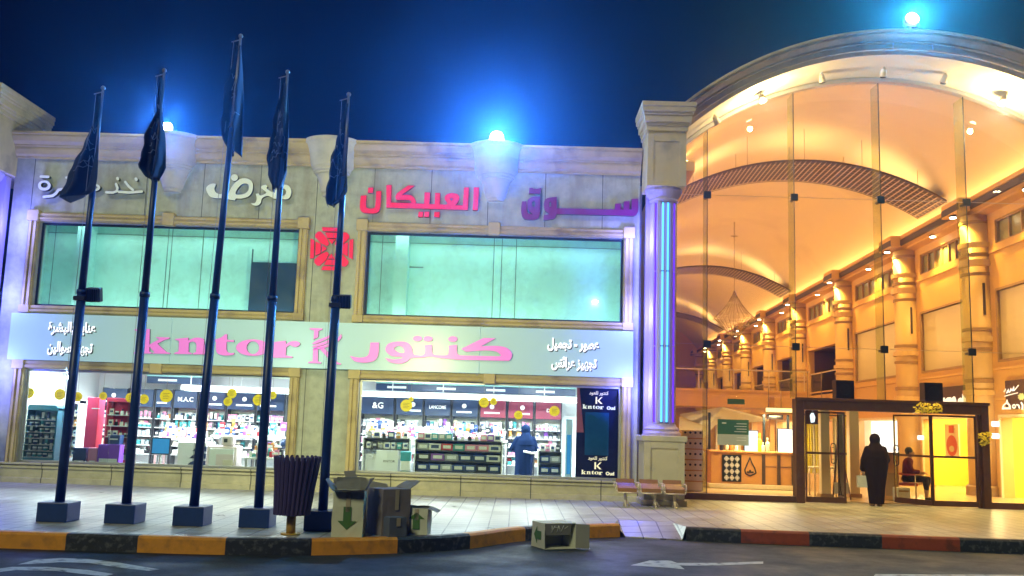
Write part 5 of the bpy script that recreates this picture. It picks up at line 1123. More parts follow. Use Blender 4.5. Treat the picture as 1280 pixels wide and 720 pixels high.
# products: shared meshes, one object each
PM = {}
def pmesh(kind, colr):
    if (kind, colr) in PM: return PM[(kind, colr)]
    m = MB()
    if kind == 'cosmetic_box': m.bbox(-.045, .045, -.03, .03, 0, .13, .004); m.box(-.03, .03, -.0325, -.0302, .05, .09, 1)
    elif kind == 'perfume_bottle': m.bbox(-.035, .035, -.02, .02, 0, .085, .008); m.cyl((0, 0, .085), (0, 0, .098), .010, n=8, mi=1); m.cyl((0, 0, .098), (0, 0, .13), .016, n=10, mi=1)
    elif kind == 'cream_jar': m.lathe(0, 0, [(.036, 0), (.04, .006), (.04, .045), (.036, .05)], 14); m.lathe(0, 0, [(.042, .05), (.042, .074), (.038, .078)], 14, mi=1)
    elif kind == 'lotion_tube': m.loft([[Vector((.03*cos(a), .02*sin(a), 0.03)) for a in [2*pi*k/10 for k in range(10)]], [Vector((.034*cos(a), .004*sin(a), .16)) for a in [2*pi*k/10 for k in range(10)]]]); m.cyl((0, 0, 0), (0, 0, .03), .022, n=10, mi=1)
    elif kind == 'gift_box': m.bbox(-.15, .15, -.06, .06, 0, .20, .006); m.box(-.10, .10, -.0625, -.0602, .05, .15, 1)
    acc = 'pack_white' if colr not in ('white', 'cream') else ('pack_navy' if kind != 'cream_jar' else 'pack_grey')
    o = m.build(kind, ['pack_'+colr, acc]); PM[(kind, colr)] = o.data; bpy.data.objects.remove(o); return PM[(kind, colr)]
PN = {'cosmetic_box': 'cosmetic box', 'perfume_bottle': 'perfume bottle', 'cream_jar': 'cream jar', 'lotion_tube': 'lotion tube', 'gift_box': 'gift box'}
def product(kind, colr, x, y, z, where, s=1.0, rz=0.0, sx=None):
    o = bpy.data.objects.new(kind, pmesh(kind, colr)); COL.objects.link(o); o.location = (x, y, z); o.scale = (sx or s, s, s); o.rotation_euler.z = rz
    tag(o, 'small %s %s on %s' % (colr, PN[kind], where) if kind != 'gift_box' else 'wide %s gift box on %s' % (colr, where), PN[kind], PN[kind]+'s on the shop shelves'); return o
SB = 25.6                                    # front of the back shelves
def shelf_unit(x0, x1, label, header, text=None, tsz=.10, rows=5, where='', kinds=None, cols=None, y=SB, zt=1.66, fill=True, step=.115):
    t = T('display_shelf', label, 'shelf', ((x0+x1)/2, y+.2, .4)); wd = x1-x0
    m = MB(); m.box(x0, x1, y+.34, y+.37, .03, 2.2); m.build('back_panel', 'shop_white', t)
    for xx in (x0, x1-.03): m = MB(); m.box(xx, xx+.03, y, y+.34, .03, 2.2); m.build('upright', 'shelf_black', t)
    m = MB(); m.bbox(x0+.03, x1-.03, y-.04, y+.33, 1.72, 2.18, .008); m.build('header', header, t)
    if text: m = MB(); text_into(m, text, ((x0+x1)/2, y-.045, 1.95), tsz, .006, .01, width=None if len(text) < 4 else wd*.62); m.build('header_lettering', 'white_text', t)
    elif random.random() < .8:
        m = MB(); cx = (x0+x1)/2+random.uniform(-.1, .1); m.add([(cx+.06*cos(2*pi*k/18), y-.044, 2.0+.06*sin(2*pi*k/18)) for k in range(18)], [list(range(18))]); m.box(cx-wd*.28, cx+wd*.28, y-.048, y-.041, 1.82, 1.86); m.build('header_mark', 'white_text', t)
    zs = [.50+k*(zt-.50)/rows for k in range(rows)]
    for z in zs: m = MB(); m.box(x0+.03, x1-.03, y+.0, y+.34, z-.018, z); m.build('shelf_board', 'shop_white', t)
    st = MB()
    for r, z in enumerate(zs):
        x = x0+.09; kd = random.choice(kinds or ['cosmetic_box', 'perfume_bottle', 'cream_jar', 'lotion_tube']); cc = cols or PROD
        c1 = random.choice(cc)
        while x < x1-.08:
            if random.random() < .22: kd = random.choice(kinds or ['cosmetic_box', 'perfume_bottle', 'cream_jar', 'lotion_tube'])
            if random.random() < .45: c1 = random.choice(cc)
            if random.random() < .94:
                if r >= 2 and fill: product(kd, c1, x, y+.08, z, where, random.uniform(1.0, 1.35), random.uniform(-.12, .12))
                else: st.box(x-.045, x+.045, y+.05, y+.12, z+.001, z+random.uniform(.07, .15), PROD.index(c1))
                if random.random() < .9: st.box(x-.052, x+.052, y+.17, y+.24, z+.001, z+random.uniform(.12, .205), PROD.index(random.choice(cc+PROD)))
            x += step
    o = st.build('stocked_goods', ['pack_'+c for c in PROD]); tag(o, 'mixed packets filling %s' % where, 'packets', kind='stuff')
    return t
bx = [at(px, 510, SB).x for px in (451, 494, 530, 564.5, 599, 634, 668, 703)]
info = [('header_navy', '&G', 'first shelf bay from the left in the right shop window, navy header reading &G'), ('header_navy', None, 'second shelf bay in the right window with navy header behind a yellow disc'), ('header_navy', 'LANCOME', 'third shelf bay in the right window with small capitals on navy header'),
        ('header_navy', None, 'fourth shelf bay in the right window, last of the navy headers'), ('header_maroon', None, 'fifth shelf bay in the right window, first with a maroon header'), ('header_maroon', None, 'sixth shelf bay in the right window behind the customer'), ('header_maroon', 'D', 'seventh shelf bay in the right window with script on maroon header')]
whr = ['the first navy bay', 'the second navy bay', 'the third navy bay', 'the fourth navy bay', 'the first maroon bay', 'the maroon bay behind the customer', 'the last maroon bay']
pal = [['white', 'rose', 'amber', 'white', 'navy', 'white'], ['white', 'black', 'white', 'navy', 'grey', 'white'], ['white', 'white', 'violet', 'black', 'white', 'grey'], ['white', 'white', 'teal', 'rose', 'black', 'white'], ['rose', 'white', 'red', 'white', 'cream', 'white'], ['white', 'amber', 'rose', 'grey', 'white', 'teal'], ['white', 'white', 'rose', 'black', 'cream', 'white']]
for k in range(7): shelf_unit(bx[k]+.01, bx[k+1]-.01, info[k][2], info[k][0], info[k][1], .16 if k == 0 else .09, where=whr[k], cols=pal[k], fill=True)
lx = [at(px, 510, SB).x for px in (126, 160, 193, 216, 248, 283, 320, 357)]
infl = [('header_navy', None, 'bay half hidden behind the red stand in the left window'), ('header_navy', None, 'bay between the red stand and the second flagpole in the left window'), ('header_navy', None, 'leftmost tall bay with navy header in the left shop window'), ('header_navy', 'M.A.C', 'bay with three spaced capitals on its header in the left window'), ('header_navy', None, 'bay behind the pink cash desk in the left window'), ('header_navy', None, 'bay right of the pink desk in the left window'), ('header_navy', None, 'last bay at the right end of the left window')]
whl = ['the bay behind the red stand', 'the bay right of the red stand', 'the leftmost navy bay', 'the bay with capitals', 'the bay behind the desk', 'the bay right of the desk', 'the last bay of the left window']
for k in range(7): shelf_unit(lx[k]+.01, lx[k+1]-.01, infl[k][2], infl[k][0], infl[k][1], .12, where=whl[k], cols=['white', 'white', 'black', 'white', 'grey', 'cream', 'rose', 'teal'], fill=True)
# pale blue wall panels at the left end of the shop
for k, (px0, px1) in enumerate(((30, 52), (54, 86), (88, 104))):
    a, b = at(px0, 555, 25.7), at(px1, 478, 25.7); t = T('wall_panel', ['pale cyan backlit wall panel at the far left end of the shop', 'wide blue wall panel behind the teal stand', 'narrow pale wall panel left of the shelves'][k], 'panel', ((a.x+b.x)/2, 25.7, .1))
    m = MB(); m.bbox(a.x, b.x, 25.7, 25.76, .1, 2.7, .01); m.build('panel', ['lightbox_blue', 'stand_blue', 'sign_face'][k], t); m = MB(); m.box(a.x+.1, b.x-.1, 25.69, 25.698, 1.9, 1.96); m.build('panel_mark', 'shop_white', t)
def display_table(px0, px1, Y, z, label, where, n, cols):
    x0, x1 = at(px0, 560, Y).x, at(px1, 560, Y).x; t = T('display_table', label, 'table', ((x0+x1)/2, Y, .02)); m = MB(); m.bbox(x0, x1, Y, Y+.7, z-.05, z, .008); m.build('tabletop', 'shop_white', t)
    for xx in (x0+.04, x1-.04):
        for yy in (Y+.05, Y+.65): m = MB(); m.box(xx-.025, xx+.025, yy-.025, yy+.025, .021, z-.05); m.build('leg', 'alu', t)
    m = MB(); m.bbox(x0+.1, x1-.1, Y+.34, Y+.66, z+.001, z+.14, .008); m.build('riser', 'shop_white', t)
    for k in range(n):
        x = x0+.12+(x1-x0-.24)*k/(n-1); product(random.choice(list(PN)[:4]), random.choice(cols), x, Y+.12, z, where, random.uniform(1.1, 1.6), random.uniform(-.3, .3))
        product(random.choice(list(PN)[:4]), random.choice(cols), x+.03, Y+.42, z+.141, where, random.uniform(1.1, 1.7), random.uniform(-.3, .3))
CC = ['white', 'black', 'rose', 'white', 'navy', 'amber', 'teal', 'cream', 'violet', 'red']
display_table(192, 252, 23.3, .98, 'white display table behind the blue screen in the left window', 'the table behind the screen', 13, CC)
display_table(262, 352, 23.6, 1.08, 'long white display table behind the pink desk in the left window', 'the table behind the desk', 19, CC)
display_table(452, 634, 23.5, 1.16, 'long white display table behind the low gondola in the right window', 'the table behind the gondola', 34, CC)
display_table(306, 356, FY+.6, .66, 'low white table at the right end of the left window', 'the low table at the window end', 11, CC)
x0, x1 = at(300, 560, FY+.7).x, at(330, 560, FY+.7).x
# upper navy display strip above the trough
for px0, px1, lab in ((183, 262, 'navy pelmet panel above the trough in the left window'), (470, 720, 'long dark pelmet panel above the trough in the right window')):
    a, b = at(px0, 480, 25.3).x, at(px1, 480, 25.3).x; t = T('pelmet', lab, 'panel', ((a+b)/2, 25.3, 2.45)); m = MB(); m.bbox(a, b, 25.3, 25.36, 2.34, 2.52, .01); m.build('panel', 'header_navy', t); m = MB(); m.bbox(a, b, 25.28, 25.36, 2.521, 2.775, .01); m.build('upper_panel', 'mint_board', t); m = MB()
    for k in range(int((b-a)/1.3)): m.box(a+.3+k*1.3, a+.3+k*1.3+.5, 25.29, 25.298, 2.40, 2.46)
    m.build('panel_mark', 'shop_white', t)
# front gondola with large sets
def gondola(px0, px1, Y, zs, label, where, items):
    x0, x1 = at(px0, 580, Y).x, at(px1, 580, Y).x; t = T('gondola', label, 'shelf', ((x0+x1)/2, Y+.2, .4))
    m = MB(); m.box(x0, x1, Y+.36, Y+.39, .03, zs[-1]+.05); m.build('back_panel', 'shop_white', t)
    for xx in (x0, x1-.03): m = MB(); m.box(xx, xx+.03, Y, Y+.36, .03, zs[-1]+.02); m.build('upright', 'shop_white', t)
    for z in zs: m = MB(); m.box(x0+.03, x1-.03, Y, Y+.36, z-.025, z); m.build('shelf_board', 'shelf_black', t)
    for z, row in zip(zs, items):
        n = len(row); wd = (x1-x0-.1)/n; h = .155
        for k, (kd, c) in enumerate(row):
            x = x0+.05+wd*(k+.5)
            if kd == 'gift_box': product(kd, c, x, Y+.14, z, where, .74, 0, sx=wd/.31)
            else: product(kd, c, x, Y+.12, z, where, 1.15)
G = 'gift_box'
gondola(517, 628, FY+1.0, [.47, .70, .93, 1.16], 'low white gondola with black shelves of gift sets in the right window', 'the low gondola',
        [[(G, 'navy'), (G, 'navy'), (G, 'grey'), (G, 'navy'), (G, 'navy'), (G, 'black'), (G, 'navy')], [(G, 'black'), (G, 'violet'), (G, 'grey'), (G, 'navy'), (G, 'navy'), (G, 'white')], [(G, 'grey'), (G, 'white'), (G, 'red'), (G, 'teal'), (G, 'rose'), (G, 'rose'), (G, 'white')], [(G, 'rose'), (G, 'white'), (G, 'teal'), (G, 'grey'), (G, 'teal'), ('perfume_bottle', 'black'), ('perfume_bottle', 'white'), ('perfume_bottle', 'black'), ('perfume_bottle', 'cream'), (G, 'rose'), (G, 'violet'), (G, 'white')]])
gondola(452, 512, FY+1.1, [.92, 1.16], 'short white gondola beside the white poster in the right window', 'the short gondola', [[('cosmetic_box', 'white'), ('cosmetic_box', 'black'), ('perfume_bottle', 'grey'), (G, 'white'), ('cosmetic_box', 'white'), ('cosmetic_box', 'teal'), ('cosmetic_box', 'white')], [('cosmetic_box', 'grey'), (G, 'white'), ('perfume_bottle', 'black'), (G, 'navy'), ('cosmetic_box', 'amber'), ('cosmetic_box', 'white')]])
gondola(672, 703, FY+1.2, [.47, .72, .97], 'narrow gondola right of the customer in the right window', 'the narrow gondola', [[(G, 'navy'), (G, 'navy')], [(G, 'navy'), (G, 'grey')], [('cosmetic_box', 'white'), ('cosmetic_box', 'rose'), ('cosmetic_box', 'white'), ('cosmetic_box', 'black')]])
x0, x1 = at(470, 580, FY+.7).x, at(497, 580, FY+.7).x; t = T('display_board', 'plain white board with tiny capitals low in the right window', 'board', ((x0+x1)/2, FY+.7, .4)); m = MB(); m.box(x0, x1, FY+.7, FY+.74, .03, .90); m.build('board', 'shop_white', t); m = MB(); text_into(m, 'KNTOR', ((x0+x1)/2+.05, FY+.699, .66), .05, .004, .005, width=.26); m.build('printed_line', 'ink', t)
for xx in (x0+.05, x1-.07): m = MB(); m.box(xx, xx+.02, FY+.74, FY+.9, .03, .43); m.build('foot', 'alu', t)
x0, x1 = at(500, 580, FY+.75).x, at(513, 580, FY+.75).x
for k in range(4):
    m = MB(); z = .03+k*.215; m.bbox(x0, x1, FY+.75, FY+.95, z, z+.21, .02); tag(m.build('carton', ['pack_white', 'pack_teal', 'lightbox_blue', 'pack_teal'][k] if k != 2 else 'pack_white'), ['bottom white carton of the small stack by the white board', 'lower teal carton of the small stack by the white board', 'upper white carton of the small stack by the white board', 'topmost teal carton of the small stack by the white board'][k], 'carton')
# left window: teal rack, pale cabinet, red stand, monitor, desk
def rack(px0, px1, py0, py1, Y, label, side, shelf, n, where, kinds, cols, arch=False, name='display_stand'):
    a, b = at(px0, py1, Y), at(px1, py0, Y); x0, x1, z1 = a.x, b.x, b.z; t = T(name, label, 'stand', ((x0+x1)/2, Y+.2, .4))
    m = MB(); m.box(x0, x1, Y+.36, Y+.40, .03, z1); m.bbox(x0, x1, Y, Y+.36, .03, .50, .01)
    m.build('body', side, t)
    for xx in (x0, x1-.03): m = MB(); m.box(xx, xx+.03, Y, Y+.36, .50, z1); m.build('side_panel', side, t)
    m = MB(); 
    if arch: m.plate([[(x0, z1-.06), (x1, z1-.06), (x1, z1), (x1-.06, z1+.06), (x0+.06, z1+.06), (x0, z1)]], Y-.01, Y+.36)
    else: m.bbox(x0, x1, Y-.01, Y+.36, z1-.09, z1, .008)
    m.build('top', side, t)
    for j in range(n):
        z = .52+j*(z1-.65)/n; m = MB(); m.box(x0+.03, x1-.03, Y, Y+.36, z-.015, z); m.build('shelf_board', shelf, t)
        x = x0+.09
        while x < x1-.06:
            product(random.choice(kinds), random.choice(cols), x, Y+.1, z, where, 1.05, random.uniform(-.2, .2)); x += .12
    return t
rack(27, 73, 510, 577, FY+.55, 'tall teal display stand at the left end of the left shop window', 'stand_teal', 'alu', 7, 'the teal stand', ['lotion_tube', 'cream_jar'], ['teal', 'navy', 'white', 'grey'], True)
rack(77, 100, 500, 577, FY+1.3, 'pale narrow cabinet between the teal and red stands', 'shop_white', 'cream', 5, 'the pale narrow cabinet', ['cosmetic_box'], ['cream', 'white', 'amber'])
t = rack(127, 165, 498, 577, FY+.75, 'bright red display stand with closed side in the left shop window', 'stand_red', 'shop_white', 5, 'the red stand', ['cosmetic_box', 'cream_jar', 'perfume_bottle'], ['white', 'rose', 'white', 'black'])
a, b = at(105, 570, FY+.85), at(127, 497, FY+.85); m = MB(); m.bbox(a.x, b.x-.01, FY+.76, FY+1.1, .03, b.z, .01); m.build('closed_side', 'stand_red', t); m = MB(); m.box((a.x+b.x)/2-.02, (a.x+b.x)/2+.16, FY+.748, FY+.757, b.z-.26, b.z-.24); m.build('printed_line', 'shop_white', t)
for k, (x0_, y0_, x1_, y1_, Y, mt, lab) in enumerate(((121, 556, 150, 577, FY+.45, 'violet', 'large violet carton in front of the red stand'), (109, 560, 122, 577, FY+.45, 'pack_rose', 'pink carton left of the violet carton'), (90, 560, 108, 577, FY+.5, 'pack_navy', 'navy carton left of the pink carton'), (134, 544, 150, 556, FY+.5, 'pack_navy', 'navy carton on top of the violet carton'))):
    a, b = at(x0_, y1_, Y), at(x1_, y0_, Y); z0_ = .03 if k < 3 else at(0, 0, 1).z*0+zv; m = MB(); m.bbox(a.x, b.x, Y, Y+.25, z0_, b.z, .012); m.box(a.x+.04, b.x-.04, Y-.003, Y-.0005, z0_+(b.z-z0_)*.5, z0_+(b.z-z0_)*.62, 1); tag(m.build('carton', [mt, 'pack_white']), lab, 'carton')
    if k == 0: zv = b.z+.001
a, b = at(188, 568, FY+.8), at(214, 547, FY+.8); t = T('monitor', 'black framed monitor with a blue screen behind the left shop window', 'monitor', ((a.x+b.x)/2, FY+.8, a.z)); m = MB(); m.bbox(a.x, b.x, FY+.8, FY+.84, a.z, b.z, .015); m.build('case', 'shelf_black', t); m = MB(); m.box(a.x+.03, b.x-.03, FY+.792, FY+.799, a.z+.03, b.z-.03); m.build('screen', 'screen_blue', t); m = MB(); m.cyl(((a.x+b.x)/2, FY+.83, .04), ((a.x+b.x)/2, FY+.83, a.z+.02), .03); m.bbox((a.x+b.x)/2-.14, (a.x+b.x)/2+.14, FY+.72, FY+.95, .022, .042, .005); m.build('stand', 'alu', t)
# pink nested desk with a white till, dark wave front
a, b = at(256, 583, FY+.6), at(296, 558, FY+.6); t = T('cash_desk', 'pale pink cash desk with nested step panels in the left shop window', 'desk', ((a.x+b.x)/2, FY+.6, .4))
m = MB(); m.bbox(a.x, b.x, FY+.62, FY+1.1, .03, b.z, .03); m.build('body', 'desk_pink', t)
for j in range(3):
    m = MB(); x0_ = a.x+.08+j*.16; z1_ = b.z-.06-j*.12; m.bbox(x0_, b.x-.05, FY+.60-j*.02-.02, FY+.619-j*.02, .03, z1_, .008); m.build('step_panel', ['shop_white', 'desk_pink', 'pack_cream'][j], t)
c = at(284, 556, FY+.75); m = MB(); m.bbox(c.x-.12, c.x+.16, FY+.65, FY+.9, b.z+.001, b.z+.24, .05); m.box(c.x-.05, c.x+.03, FY+.645, FY+.649, b.z+.08, b.z+.16, 1); tag(m.build('till', ['desk_pink', 'ink']), 'rounded white till with a dark square on the pink desk', 'till')
a, b = at(230, 583, FY+.9), at(258, 553, FY+.9); t = T('counter', 'white counter with dark blue wavy steps left of the pink desk', 'counter', ((a.x+b.x)/2, FY+.9, .4)); m = MB(); m.bbox(a.x-.2, b.x, FY+.95, FY+1.4, .03, b.z, .02); m.build('body', 'shop_white', t)
for j in range(3):
    m = MB(); z_ = .42+j*.16; m.plate([[(a.x+.05+j*.05, z_), (b.x, z_), (b.x, z_+.11), (a.x+.22+j*.05, z_+.11), (a.x+.12+j*.05, z_+.07)]], FY+.92, FY+.949); m.build('wave_step', 'header_navy', t)
# yellow round discs behind the glass
for px, py, r in ((36, 491, 7), (75, 493, 7), (97, 496, 6), (129, 495, 5), (163, 497, 6), (180, 499, 6), (208, 495, 8), (290, 492, 6), (285, 502, 5.5), (323, 500, 7), (341, 494, 5), (508, 507, 7.5), (514, 499, 3), (605, 503, 6.5), (617, 502, 4.5), (648, 519, 5.5), (693, 514, 6.5)):
    p = at(px, py, FY+.22); R1 = r*FY/FPX
    m = MB(); m.cyl((p.x, FY+.21, p.z), (p.x, FY+.216, p.z), R1, n=28, smooth=False)
    for j in range(4): m.box(p.x-R1*.5, p.x+R1*(.5-(j % 2)*.2), FY+.2055, FY+.2095, p.z+R1*(.35-j*.25), p.z+R1*(.42-j*.25), 1)
    m.cyl((p.x, FY+.213, p.z+R1*.98), (p.x, FY+.213, 2.77), .003, n=5, mi=1)
    tag(m.build('sale_disc', ['disc_yellow', 'disc_ink']), 'round yellow offer disc hung behind the shop window', 'disc', 'yellow offer discs in the shop windows')
# tall navy poster at the right end of the window
PY = FY+.30
a, b = at(719, 599, PY), at(776, 484, PY); t = T('poster', 'tall navy poster with white shop name at the right end of the window', 'poster', ((a.x+b.x)/2, PY, a.z)); W_, H_ = b.x-a.x, b.z-a.z
m = MB(); m.box(a.x, b.x+.15, PY, PY+.02, .03, b.z+.03); m.build('poster_board', 'poster_navy', t)
m = MB(); m.box(a.x+W_*.2, a.x+W_*.74, PY-.006, PY-.001, a.z+H_*.26, a.z+H_*.72); m.build('blue_field', 'poster_blue', t)
m = MB(); m.plate([[(a.x+.002, a.z+H_*.5), (a.x+W_*.17, a.z+H_*.5), (a.x+W_*.05, a.z+H_), (a.x+.002, a.z+H_)]], PY-.006, PY-.001); m.build('reflection_strip', 'rose_reflection', t)  # pinkish reflection painted as a flat strip on the poster
def knt(mb, cx, cz_, wd, hh):
    s = ''; xs0, xs1, ys0, ys1 = -15, 1051, 108, 293; k_ = wd*.66/(xs1-xs0); kz_ = hh/(ys1-ys0)*1.0
    for ch in 'kntor':
        P = [[(cx-wd/2+(p[0]-xs0)*k_, cz_+hh/2-(p[1]-ys0-(p[0]-xs0)*.026)*kz_) for p in q] for q in KNT[ch]]
        mb.plate(P, PY-.012, PY-.007)
    text_into(mb, 'Oud', (cx+wd*.38, PY-.007, cz_-hh*.08), hh*.72, .005, .05, width=wd*.26)
for zc_ in (.775, .075):
    m = MB(); cx = a.x+W_*.5; knt(m, cx, a.z+H_*zc_, W_*.74, .11); m.build('latin_lettering', 'gold_text' if zc_ < .5 else 'white_text', t)
    m = MB(); cz_ = a.z+H_*(zc_+.075); 
    for P in ([(-.07, -.075), (-.035, -.075), (-.035, .075), (-.07, .075)], [(-.03, -.01), (.05, .075), (.085, .075), (.01, 0), (.085, -.075), (.04, -.075), (-.03, .005)]): m.plate([[(cx+x, cz_+z) for x, z in P]], PY-.012, PY-.007)
    m.build('monogram', 'gold_text', t)
    m = MB(); text_into(m, shape_ar('كنتور للعود'), (cx, PY-.001, a.z+H_*(zc_+.15)), .10, .006, .02, width=W_*.44); m.build('arabic_lettering', 'gold_text', t)
a, b = at(706, 597, FY+.7), at(716, 524, FY+.7); m = MB(); m.bbox(a.x, b.x, FY+.7, FY+.75, .03, b.z, .01); m.box(a.x+.03, b.x-.03, FY+.695, FY+.6995, .5, b.z-.35, 1); tag(m.build('display_board', ['sign_face', 'screen_blue']), 'narrow pale blue upright board left of the navy poster', 'board')

# ================================================================== STREET THINGS
# ---- flagpoles with limp dark flags
PB = [(-6.473, 13.95), (-5.543, 14.01), (-4.57, 13.99), (-3.651, 14.03), (-2.705, 13.9)]
PTOP = [(129, 110), (205.5, 88), (301, 45), (359.5, 90), (436, 118)]
NTH = ['leftmost flagpole, with a floodlight on its shaft', 'second flagpole from the left, in front of the glowing lamp', 'tallest flagpole, in the middle of the row', 'flagpole standing behind the litter bin', 'rightmost flagpole, next to the cardboard boxes']
poles = []
for i, ((bx_, by_), tp) in enumerate(zip(PB, PTOP)):
    t = T('flagpole', 'dark blue steel '+NTH[i], 'flagpole', (bx_, by_, 0), 'flagpoles along the kerb'); top = at(*tp, by_); b0 = Vector((bx_, by_, 0))
    m = MB(); m.bbox(bx_-.215, bx_+.215, by_-.215, by_+.215, 0, .27, .012); m.build('base_block', 'pole_paint', t)
    P = lambda z, b0=b0, k_=(top.x-bx_)/top.z: b0+Vector((k_*z, 0, z))
    m = MB(); m.cyl(P(.27), P(3.25), .068, .064, 20); m.cyl(P(3.25), P(3.32), .074, .074, 20); m.cyl(P(3.32), P(top.z*.80), .054, .040, 18); m.build('shaft', 'pole_paint', t)
    m = MB(); m.cyl(P(top.z*.80), P(top.z-.04), .026, .018, 12); m.build('tip_rod', 'pole_bare', t)
    m = MB(); m.ball(P(top.z), .035); m.cyl(P(top.z-.10)+Vector((-.13, 0, 0)), P(top.z-.06), .008, n=6); m.build('finial', 'pole_bare', t)
    m = MB(); m.tube([P(.9)+Vector((-.075, -.02, 0)), P(3.3)+Vector((-.085, -.02, 0)), P(top.z-.1)+Vector((-.10, 0, 0))], .004, 5); m.build('halyard', 'pole_bare', t)
    poles.append((t, P, top.z))
FL = [[(121, 124, 127), (150, 119, 126), (172, 106, 126), (200, 93, 125), (225, 82, 124), (240, 77, 122), (246, 76, 112), (249, 77, 86)],
      [(98, 201, 204), (130, 198, 203), (152, 193, 205), (172, 184, 207), (195, 180, 207), (210, 179, 207), (218, 184, 203), (226, 187, 198)],
      [(58, 296, 302), (90, 290, 303), (115, 284, 303), (140, 281, 303), (165, 280, 303), (178, 282, 303), (186, 284, 302), (194, 285, 302)],
      [(105, 355, 358), (140, 347, 360), (155, 342, 361), (180, 337, 361), (205, 333, 361), (216, 332, 361), (226, 334, 357), (238, 342, 353)],
      [(130, 433, 436), (160, 424, 437), (180, 418, 437), (205, 412, 436), (225, 408, 436), (240, 407, 436), (250, 408, 430), (258, 412, 419)]]
FLAB = ['dark limp flag on the leftmost pole, spread widest to the left', 'short dark limp flag on the second pole, bulging like a bottle', 'dark limp flag on the tallest pole, hanging highest', 'dark limp flag on the fourth pole with a cut lower corner', 'dark limp flag on the rightmost pole beside the red letters']
def rowat(rows, y):
    for a, b in zip(rows, rows[1:]):
        if a[0] <= y <= b[0]: f = (y-a[0])/(b[0]-a[0]); return a[1]+(b[1]-a[1])*f, a[2]+(b[2]-a[2])*f
    return rows[-1][1:]
for i, rows in enumerate(FL):
    by_ = PB[i][1]; m = MB(); nu, nv_ = 18, 30; y0, y1 = rows[0][0], rows[-1][0]; front, back = [], []
    for j in range(nv_+1):
        y = y0+(y1-y0)*j/nv_; xl, xr = rowat(rows, y); xl += (1.3*sin(j*.55+i*2.1)+.8*sin(j*1.3+i))*min(1, j/10)
        for k in range(nu+1):
            u = k/nu; p = at(xl+(xr-xl)*u, y, by_); amp = .03+.09*(j/nv_); wv = amp*(sin(u*9+i*1.7+j*.09)+.6*sin(u*17+j*.16+i)); sag = .0
            if j == nv_: p.z += .02*sin(u*9+i)
            front.append(p+Vector((0, wv-.03, 0))); back.append(p+Vector((0, wv-.022, 0)))
    K = nu+1; N = len(front); fs = [(j*K+k, j*K+k+1, (j+1)*K+k+1, (j+1)*K+k) for j in range(nv_) for k in range(nu)]
    m.add(front+back, fs+[tuple(N+q for q in f[::-1]) for f in fs], 0, True)
    rim = [k for k in range(K)]+[j*K+nu for j in range(1, nv_+1)]+[nv_*K+k for k in range(nu-1, -1, -1)]+[j*K for j in range(nv_-1, 0, -1)]
    m.add(front+back, [(rim[q], rim[(q+1) % len(rim)], N+rim[(q+1) % len(rim)], N+rim[q]) for q in range(len(rim))], 0, True)
    pass                                # faint folded print: strokes of the script and the sword line
    rnd = random.Random(i)
    for q in range(9):
        j = int(nv_*(.30+.045*q)); k0 = rnd.randint(3, nu-8); pts = [front[min(j+rnd.randint(-1, 1), nv_)*K+k0+d]+Vector((0, -.010, 0)) for d in range(0, rnd.randint(3, 5))]; m.tube(pts, .006, 4, 1)
    j = int(nv_*.76); pts = [front[min(j-d//3, nv_)*K+4+d]+Vector((0, -.010, 0)) for d in range(nu-6)]; m.tube(pts, .007, 4, 1)
    tag(m.build('flag', ['flag_cloth', 'flag_print']), FLAB[i], 'flag', 'limp flags on the poles')
# ---- floodlights clamped to the first and last pole, aimed at the facade
def pole_flood(i, x0, y0, x1, y1, label, energy, col, aim):
    t_, P, zt = poles[i]; by_ = PB[i][1]; a, b = at(x0, y1, by_), at(x1, y0, by_); c = (a+b)/2; hw, hh = (b.x-a.x)/2, (b.z-a.z)/2
    t = T('floodlight', label, 'floodlight', (c.x, by_, c.z)); R3 = Matrix.Translation(c) @ Matrix.Rotation(radians(14), 4, 'X')
    m = MB(); m.bbox(-hw, hw, -.05, .07, -hh, hh, .012, T=R3)
    for k in range(6): m.box(-hw+.02+k*(2*hw-.04)/5-.004, -hw+.02+k*(2*hw-.04)/5+.004, -.075, -.05, -hh*.8, hh*.8, T=R3)
    m.build('housing', 'dark_metal', t)
    m = MB(); m.box(-hw*.9, hw*.9, .071, .075, -hh*.85, hh*.85, T=R3); m.build('lens', 'lamp_pole', t)
    m = MB(); pp = P(c.z-hh*.6); m.cyl(pp-Vector((.09, 0, 0)), Vector((c.x, by_, pp.z)), .018, n=8); m.box(pp.x-.085, pp.x+.085, by_-.08, by_+.08, pp.z-.03, pp.z+.03); m.build('bracket', 'dark_metal', t)
    lamp('SPOT', 'flood_beam', c+Vector((0, .22, .0)), energy, col, t, .12, angle=158, blend=.8, to=aim)
pole_flood(0, 108, 360, 127, 377, 'small floodlight clamped to the leftmost flagpole', 300, (.66, 1.0, .80), (-7.5, 21, 4.6))
pole_flood(4, 415, 369, 439, 385, 'small floodlight clamped to the rightmost flagpole', 800, (1.0, .98, .44), (-2.9, 21, 4.0))
